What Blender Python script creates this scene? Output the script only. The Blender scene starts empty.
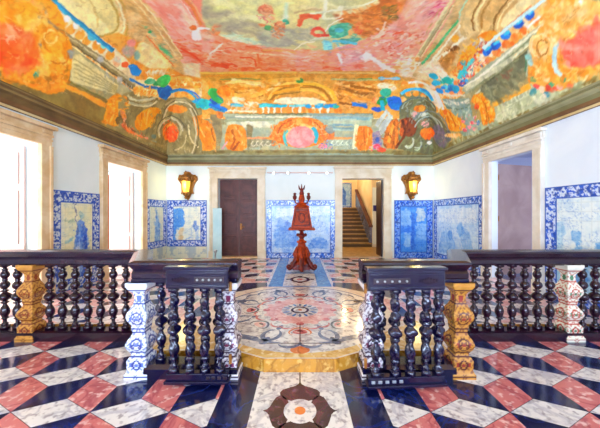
import bpy, bmesh, math, random
import numpy as np
from mathutils import Vector, Matrix
random.seed(4)
PI = math.pi
sc = bpy.context.scene
COL = sc.collection
# ------------------------------------------------------------------ sizes (metres)
XW, YB, YF = 4.16, 8.25, -3.5          # half width, back wall, wall behind the viewer
UP = 0.13                              # the raised floor beyond the balustrade
ZW = 3.02                              # foot of the painted cove
CK, CH = 1.26, 2.2                     # cove inset and rise
WT = 1.15                              # thickness of the window wall
# ------------------------------------------------------------------ helpers
def srgb(h):
    c = [int(h[i:i+2], 16)/255 for i in (0, 2, 4)]
    return tuple(x/12.92 if x <= .04045 else ((x+.055)/1.055)**2.4 for x in c)
def lin(a): return np.where(a <= .04045, a/12.92, ((a+.055)/1.055)**2.4)
def hexa(h): return np.array([int(h[i:i+2], 16)/255 for i in (0, 2, 4)])

def mat(name, col, rough=.5, metal=0, col2=None, scale=8, bump=0, detail=4, spec=.5, emit=None, estr=0, contrast=(.35, .65), coat=0):
    m = bpy.data.materials.new(name); m.use_nodes = True
    nt = m.node_tree; b = nt.nodes['Principled BSDF']
    b.inputs['Roughness'].default_value = rough; b.inputs['Metallic'].default_value = metal
    b.inputs['Specular IOR Level'].default_value = spec
    b.inputs['Coat Weight'].default_value = coat; b.inputs['Coat Roughness'].default_value = .08
    c1 = srgb(col)+(1,)
    b.inputs['Base Color'].default_value = c1
    tc = nt.nodes.new('ShaderNodeTexCoord')
    if col2:
        n = nt.nodes.new('ShaderNodeTexNoise'); n.inputs['Scale'].default_value = scale; n.inputs['Detail'].default_value = detail
        n.inputs['Distortion'].default_value = .6
        r = nt.nodes.new('ShaderNodeValToRGB')
        r.color_ramp.elements[0].position = contrast[0]; r.color_ramp.elements[1].position = contrast[1]
        r.color_ramp.elements[0].color = c1; r.color_ramp.elements[1].color = srgb(col2)+(1,)
        nt.links.new(tc.outputs['Object'], n.inputs['Vector']); nt.links.new(n.outputs['Fac'], r.inputs['Fac'])
        nt.links.new(r.outputs['Color'], b.inputs['Base Color'])
    if bump:
        n2 = nt.nodes.new('ShaderNodeTexNoise'); n2.inputs['Scale'].default_value = scale*4; n2.inputs['Detail'].default_value = 3
        bm_ = nt.nodes.new('ShaderNodeBump'); bm_.inputs['Strength'].default_value = bump; bm_.inputs['Distance'].default_value = .01
        nt.links.new(tc.outputs['Object'], n2.inputs['Vector']); nt.links.new(n2.outputs['Fac'], bm_.inputs['Height'])
        nt.links.new(bm_.outputs['Normal'], b.inputs['Normal'])
    if emit:
        b.inputs['Emission Color'].default_value = srgb(emit)+(1,); b.inputs['Emission Strength'].default_value = estr
    return m

def marble(name, base, vein, spot, rough=.16, vs=3.0, ss=14, spotamt=.62):
    """polished stone: a clouded ground, thin veins and small spots"""
    m = bpy.data.materials.new(name); m.use_nodes = True; nt = m.node_tree; b = nt.nodes['Principled BSDF']
    N = nt.nodes.new; lk = nt.links.new
    tc = N('ShaderNodeTexCoord')
    n1 = N('ShaderNodeTexNoise'); n1.inputs['Scale'].default_value = vs; n1.inputs['Detail'].default_value = 6; n1.inputs['Distortion'].default_value = 1.4
    r1 = N('ShaderNodeValToRGB'); e = r1.color_ramp.elements
    e[0].position = .44; e[0].color = srgb(base)+(1,); e[1].position = .56; e[1].color = srgb(base)+(1,)
    k = e.new(.5); k.color = srgb(vein)+(1,)
    n2 = N('ShaderNodeTexNoise'); n2.inputs['Scale'].default_value = ss; n2.inputs['Detail'].default_value = 5
    r2 = N('ShaderNodeValToRGB'); r2.color_ramp.elements[0].position = spotamt-.06; r2.color_ramp.elements[1].position = spotamt+.06
    mx = N('ShaderNodeMix'); mx.data_type = 'RGBA'
    mx.inputs['B'].default_value = srgb(spot)+(1,)
    lk(tc.outputs['Object'], n1.inputs['Vector']); lk(tc.outputs['Object'], n2.inputs['Vector'])
    lk(n1.outputs['Fac'], r1.inputs['Fac']); lk(n2.outputs['Fac'], r2.inputs['Fac'])
    lk(r2.outputs['Color'], mx.inputs['Factor']); lk(r1.outputs['Color'], mx.inputs['A'])
    lk(mx.outputs['Result'], b.inputs['Base Color'])
    b.inputs['Roughness'].default_value = rough; b.inputs['Specular IOR Level'].default_value = .6; b.inputs['IOR'].default_value = 1.75
    return m

def paintmat(name, rough=.6, bump=.15, tile=0, spec=.4):
    m = bpy.data.materials.new(name); m.use_nodes = True; nt = m.node_tree; b = nt.nodes['Principled BSDF']
    a = nt.nodes.new('ShaderNodeAttribute'); a.attribute_name = 'paint'
    b.inputs['Roughness'].default_value = rough; b.inputs['Specular IOR Level'].default_value = spec
    nt.links.new(a.outputs['Color'], b.inputs['Base Color'])
    tc = nt.nodes.new('ShaderNodeTexCoord')
    n = nt.nodes.new('ShaderNodeTexNoise'); n.inputs['Scale'].default_value = 30
    bm_ = nt.nodes.new('ShaderNodeBump'); bm_.inputs['Strength'].default_value = bump; bm_.inputs['Distance'].default_value = .004
    nt.links.new(tc.outputs['Object'], n.inputs['Vector']); nt.links.new(n.outputs['Fac'], bm_.inputs['Height']); nt.links.new(bm_.outputs['Normal'], b.inputs['Normal'])
    return m

M = {}
M['plaster'] = mat('white_plaster', 'E6F0EE', .8, col2='DEEAE8', scale=1.5, bump=.05)
M['plaster_right'] = mat('bluish_plaster', 'E2EEFA', .8, col2='D8E6F6', scale=1.5)  # blue tint of the light on the right wall, put into the plaster
M['plaster_blue'] = mat('cool_plaster', 'C8D0E8', .8)
M['warm_plaster'] = mat('warm_plaster', 'EAD8B4', .8, col2='E0C898', scale=1.5)
M['stone'] = mat('beige_limestone', 'E6DDC8', .55, col2='D6C6A6', scale=3, bump=.15)
M['stone_gold'] = mat('golden_limestone', 'E4CCA4', .55, col2='D0AC7C', scale=4, bump=.15)
M['stone_white'] = mat('pale_limestone', 'E6E2D8', .5, col2='D6CFC2', scale=4, bump=.1)
M['rosewood'] = mat('dark_rosewood', '07082E', .2, col2='100628', scale=12, spec=.55, coat=.25)  # blue of the reflected sky put into the wood's base colour
M['rosewood_red'] = mat('reddish_rosewood', '170318', .22, col2='26081E', scale=10, spec=.45, coat=.15)
M['rail_grey'] = mat('worn_rosewood', '140E2C', .25, col2='30182A', scale=10, spec=.5, coat=.1)  # dark indigo mottled with plum, for the left rail
M['lectern'] = mat('carved_red_wood', 'B03C06', .4, col2='74200A', scale=14, spec=.2, bump=.2, coat=.1)
M['lectern_dark'] = mat('dark_red_wood', '7A1C0C', .4, col2='480E0A', scale=14, spec=.25, coat=.1)
M['door_brown'] = mat('brown_door_wood', '60302A', .45, col2='46201C', scale=5, bump=.1)
M['door_dark'] = mat('dark_door_wood', '2A1020', .4, col2='1C0A16', scale=5)
M['door_mauve'] = mat('mauve_door_wood', 'B49C98', .5, col2='A08684', scale=2)
M['gilt'] = mat('gilded_wood', 'A8702A', .4, metal=.3, col2='8E5818', scale=20, bump=.2)
M['glow'] = mat('lantern_glass', 'E8D850', .3, emit='F0E24C', estr=1.0)
M['bulb'] = mat('spot_bulb', 'FFFFFF', .3, emit='FFF8E0', estr=9)
M['metal'] = mat('brushed_steel', 'B8BCC0', .3, metal=.8)
M['board'] = mat('pale_blue_board', 'BFDCDD', .5, col2='A8CDD2', scale=3)
M['signblue'] = mat('blue_sign_paint', '20207A', .4)
M['step'] = mat('golden_stair_wood', 'B08A48', .5, col2='8C6A30', scale=6)
M['riser'] = mat('dark_riser_wood', '5A4020', .6)
M['redwood'] = mat('red_painted_wood', 'E07A5A', .5)
M['whitewood'] = mat('white_painted_wood', 'D4B8B0', .5)
M['cornice'] = mat('painted_cornice_brown', '7E5A34', .6, col2='664424', scale=2.5, bump=.1)
M['cornice_green'] = mat('painted_cornice_green', '7E805C', .6, col2='6C6A44', scale=2.5)
M['cornice_pale'] = mat('painted_cornice_pale', '9C9C78', .6, col2='86845E', scale=2.5)
M['cornice_cream'] = mat('painted_cornice_cream', 'D8C490', .6, col2='C0A468', scale=2.5)
M['cornice_left'] = mat('painted_cornice_umber', '745A32', .6, col2='5C4424', scale=2.5, bump=.1)  # brown cast of the light on the left run, put into the paint
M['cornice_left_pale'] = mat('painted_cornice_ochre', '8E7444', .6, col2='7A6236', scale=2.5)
M['m_white'] = marble('white_marble', 'E6E2E4', 'C0BCC8', 'A49CA4', spotamt=.58, ss=20)
M['m_pink'] = marble('rose_marble', 'CE7474', 'A84E58', 'EBC0BC', ss=16, spotamt=.6)
M['m_navy'] = marble('blue_black_marble', '0C1240', '1A2A6C', '2A2E68', spotamt=.7, rough=.12)
M['m_gold'] = marble('golden_marble', 'C08428', '966018', 'D8AC5C', spotamt=.6)
M['m_cream'] = marble('cream_marble', 'E8D8CC', 'D0B8B0', 'C0A8A0', spotamt=.66)
M['m_lightpink'] = marble('pale_rose_marble', 'E6B4B0', 'D08C8C', 'F0DCD8')
M['m_blue'] = marble('blue_marble', '4A80C8', '2C5CA8', '78A8DC', spotamt=.62)
M['m_wine'] = marble('wine_marble', '2E1224', '5A2838', '6A4858', spotamt=.66)
M['m_palegold'] = marble('pale_gold_marble', 'E2BC74', 'CC9C48', 'F0DCB0', spotamt=.6)
M['m_orange'] = marble('orange_marble', 'DC7A38', 'B85C20', 'F0A868')
M['m_grey'] = marble('grey_marble', '5A6288', '7A84A8', '8890A8')
M['fresco'] = paintmat('ceiling_fresco', .62, .12)
M['azulejo'] = paintmat('glazed_azulejo', .22, .05, spec=.5)
M['inlay'] = paintmat('inlaid_marble', .2, .03, spec=.6)

def obj(name, me, m=None, parent=None, loc=None):
    o = bpy.data.objects.new(name, me); COL.objects.link(o)
    if m is not None:
        for x in (m if isinstance(m, (list, tuple)) else [m]): me.materials.append(x)
    if parent: o.parent = parent
    if loc: o.location = loc
    return o
def ob(name, bm, m, parent=None, smooth=False, loc=None):
    bmesh.ops.recalc_face_normals(bm, faces=bm.faces)
    me = bpy.data.meshes.new(name); bm.to_mesh(me); bm.free()
    if smooth:
        for p in me.polygons: p.use_smooth = True
    return obj(name, me, m, parent, loc)
def struct(name, bm, m, parent=None, smooth=False):
    o = ob(name, bm, m, parent, smooth)
    if parent is None: o['kind'] = 'structure'
    return o
def thing(name, label, cat, loc=(0, 0, 0), rz=0, group=None):
    o = bpy.data.objects.new(name, None); COL.objects.link(o)
    o.empty_display_size = .1
    o.location = loc; o.rotation_euler = (0, 0, rz); o['label'] = label; o['category'] = cat
    if group: o['group'] = group
    return o
def tag(o, label, cat, group=None):
    o['label'] = label; o['category'] = cat
    if group: o['group'] = group
    return o
def box(bm, x0, x1, y0, y1, z0, z1, mi=0, bev=0):
    vs = [bm.verts.new((x, y, z)) for z in (z0, z1) for y in (y0, y1) for x in (x0, x1)]
    fs = [bm.faces.new([vs[i] for i in f]) for f in ((0, 2, 3, 1), (4, 5, 7, 6), (0, 1, 5, 4), (2, 6, 7, 3), (0, 4, 6, 2), (1, 3, 7, 5))]
    for f in fs: f.material_index = mi
    if bev:
        es = list({e for f in fs for e in f.edges})
        bmesh.ops.bevel(bm, geom=es, offset=bev, segments=2, affect='EDGES', profile=.6)
def newbox(*a, **k):
    bm = bmesh.new(); box(bm, *a, **k); return bm
def prism(bm, pts, z0, z1, mi=0):
    b = [bm.verts.new((x, y, z0)) for x, y in pts]; t = [bm.verts.new((x, y, z1)) for x, y in pts]
    n = len(pts); fs = [bm.faces.new(b[::-1]), bm.faces.new(t)]
    for i in range(n): fs.append(bm.faces.new((b[i], b[(i+1) % n], t[(i+1) % n], t[i])))
    for f in fs: f.material_index = mi
def sweep(bm, path, prof, mi=0, closed=False):
    """profile (offset to the right of travel, z) carried along a plan path with mitred corners"""
    n = len(path); rings = []
    for i, (x, y) in enumerate(path):
        def d(a, b):
            v = Vector((b[0]-a[0], b[1]-a[1])); return v.normalized()
        if closed: d0, d1 = d(path[i-1], path[i]), d(path[i], path[(i+1) % n])
        else:
            d0 = d(path[i-1], path[i]) if i else d(path[0], path[1]); d1 = d(path[i], path[i+1]) if i < n-1 else d0
        n0 = Vector((d0.y, -d0.x)); n1 = Vector((d1.y, -d1.x)); m = (n0+n1).normalized(); s = 1/max(.3, m.dot(n0))
        rings.append([bm.verts.new((x+m.x*s*o, y+m.y*s*o, z)) for o, z in prof])
    k = len(prof)
    for i in range(n if closed else n-1):
        a, b = rings[i], rings[(i+1) % n]
        for j in range(k):
            f = bm.faces.new((a[j], a[(j+1) % k], b[(j+1) % k], b[j])); f.material_index = mi
    if not closed:
        for r in (rings[0], rings[-1][::-1]):
            f = bm.faces.new(r); f.material_index = mi
def lathe(bm, prof, seg=24, c=(0, 0), twist=None, mi=0):
    rings = []
    for (r, z) in prof:
        ring = []
        for i in range(seg):
            a = 2*PI*i/seg; rr = r
            if twist: rr = twist(r, z, a)
            ring.append(bm.verts.new((c[0]+rr*math.cos(a), c[1]+rr*math.sin(a), z)))
        rings.append(ring)
    for a, b in zip(rings, rings[1:]):
        for i in range(seg):
            f = bm.faces.new((a[i], a[(i+1) % seg], b[(i+1) % seg], b[i])); f.material_index = mi
    bm.faces.new(rings[0][::-1]).material_index = mi; bm.faces.new(rings[-1]).material_index = mi
def tube(bm, pts, rad, seg=8, mi=0):
    """tube along 3-D points; rad is a number or a list"""
    n = len(pts); P = [Vector(p) for p in pts]; rings = []
    for i, p in enumerate(P):
        t = (P[min(n-1, i+1)]-P[max(0, i-1)]).normalized()
        up = Vector((0, 1, 0)) if abs(t.y) < .9 else Vector((1, 0, 0))
        a = t.cross(up).normalized(); b = t.cross(a)
        r = rad[i] if isinstance(rad, (list, tuple)) else rad
        rings.append([bm.verts.new(p+a*r*math.cos(2*PI*j/seg)+b*r*math.sin(2*PI*j/seg)) for j in range(seg)])
    for a, b in zip(rings, rings[1:]):
        for j in range(seg):
            f = bm.faces.new((a[j], a[(j+1) % seg], b[(j+1) % seg], b[j])); f.material_index = mi
    bm.faces.new(rings[0][::-1]); bm.faces.new(rings[-1])

# ------------------------------------------------------------------ painting on fine meshes
def h2(ix, iy, s):
    h = (ix*374761393+iy*668265263+s*2147483647) & 0xffffffff
    h = ((h ^ (h >> 13))*1274126177) & 0xffffffff
    return ((h ^ (h >> 16)) & 0xffff)/65535.0
def vn(x, y, s=0):
    xi = np.floor(x).astype(np.int64); yi = np.floor(y).astype(np.int64)
    fx = x-xi; fy = y-yi; fx = fx*fx*(3-2*fx); fy = fy*fy*(3-2*fy)
    a = h2(xi, yi, s); b = h2(xi+1, yi, s); c = h2(xi, yi+1, s); d = h2(xi+1, yi+1, s)
    return (a*(1-fx)+b*fx)*(1-fy)+(c*(1-fx)+d*fx)*fy
def fbm(x, y, s=0, o=3):
    r = 0; a = .5; t = 0
    for i in range(o): r = r+a*vn(x*2**i+i*17.3, y*2**i+i*9.1, s+i); t += a; a *= .55
    return r/t
def sstep(a, b, x):
    t = np.clip((x-a)/(b-a), 0, 1); return t*t*(3-2*t)
def fill(C, U, V, pts, c, c2, op=1, soft=.012, ns=10, seed=0):
    """paint one outline (surface metres) with two broken colours"""
    P = np.array(pts, float); m = soft*2+.01
    idx = np.nonzero((U > P[:, 0].min()-m) & (U < P[:, 0].max()+m) & (V > P[:, 1].min()-m) & (V < P[:, 1].max()+m))[0]
    if not len(idx): return
    x = U[idx]; y = V[idx]; ins = np.zeros(len(idx), bool); d2 = np.full(len(idx), 1e9)
    n = len(P)
    for i in range(n):
        x0, y0 = P[i]; x1, y1 = P[(i+1) % n]
        ex, ey = x1-x0, y1-y0; L = ex*ex+ey*ey
        if L < 1e-12: continue
        t = np.clip(((x-x0)*ex+(y-y0)*ey)/L, 0, 1)
        d2 = np.minimum(d2, (x-x0-t*ex)**2+(y-y0-t*ey)**2)
        if y0 != y1:
            cr = ((y0 > y) != (y1 > y)); ins ^= cr & (x < (x1-x0)*(y-y0)/(y1-y0)+x0)
    d = np.sqrt(d2); d = np.where(ins, d, -d)
    a = sstep(-soft, soft, d)*op
    f = sstep(.32, .68, fbm(x*ns*.8+seed*3.7, y*ns*.8+seed*1.9, seed))
    col = hexa(c)[None]*(1-f[:, None])+hexa(c2)[None]*f[:, None]
    C[idx] = C[idx]*(1-a[:, None])+col*a[:, None]
def setpaint(me, C):
    at = me.color_attributes.new('paint', 'FLOAT_COLOR', 'POINT')
    L = lin(np.clip(C, 0, 1)); out = np.ones((len(C), 4), np.float32); out[:, :3] = L
    at.data.foreach_set('color', out.ravel())
def gridfaces(nr, nc, off=0, flip=False):
    i = np.arange(nr-1)[:, None]*nc+np.arange(nc-1)[None]+off
    q = np.stack([i, i+1, i+nc+1, i+nc], -1).reshape(-1, 4)
    return q[:, ::-1] if flip else q
def npmesh(name, V, F):
    me = bpy.data.meshes.new(name)
    me.vertices.add(len(V)); me.vertices.foreach_set('co', np.asarray(V, np.float32).ravel())
    me.loops.add(F.size); me.polygons.add(len(F))
    me.polygons.foreach_set('loop_start', np.arange(0, F.size, 4)); me.polygons.foreach_set('loop_total', np.full(len(F), 4))
    me.loops.foreach_set('vertex_index', F.ravel()); me.update(calc_edges=True); me.validate()
    return me

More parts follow.
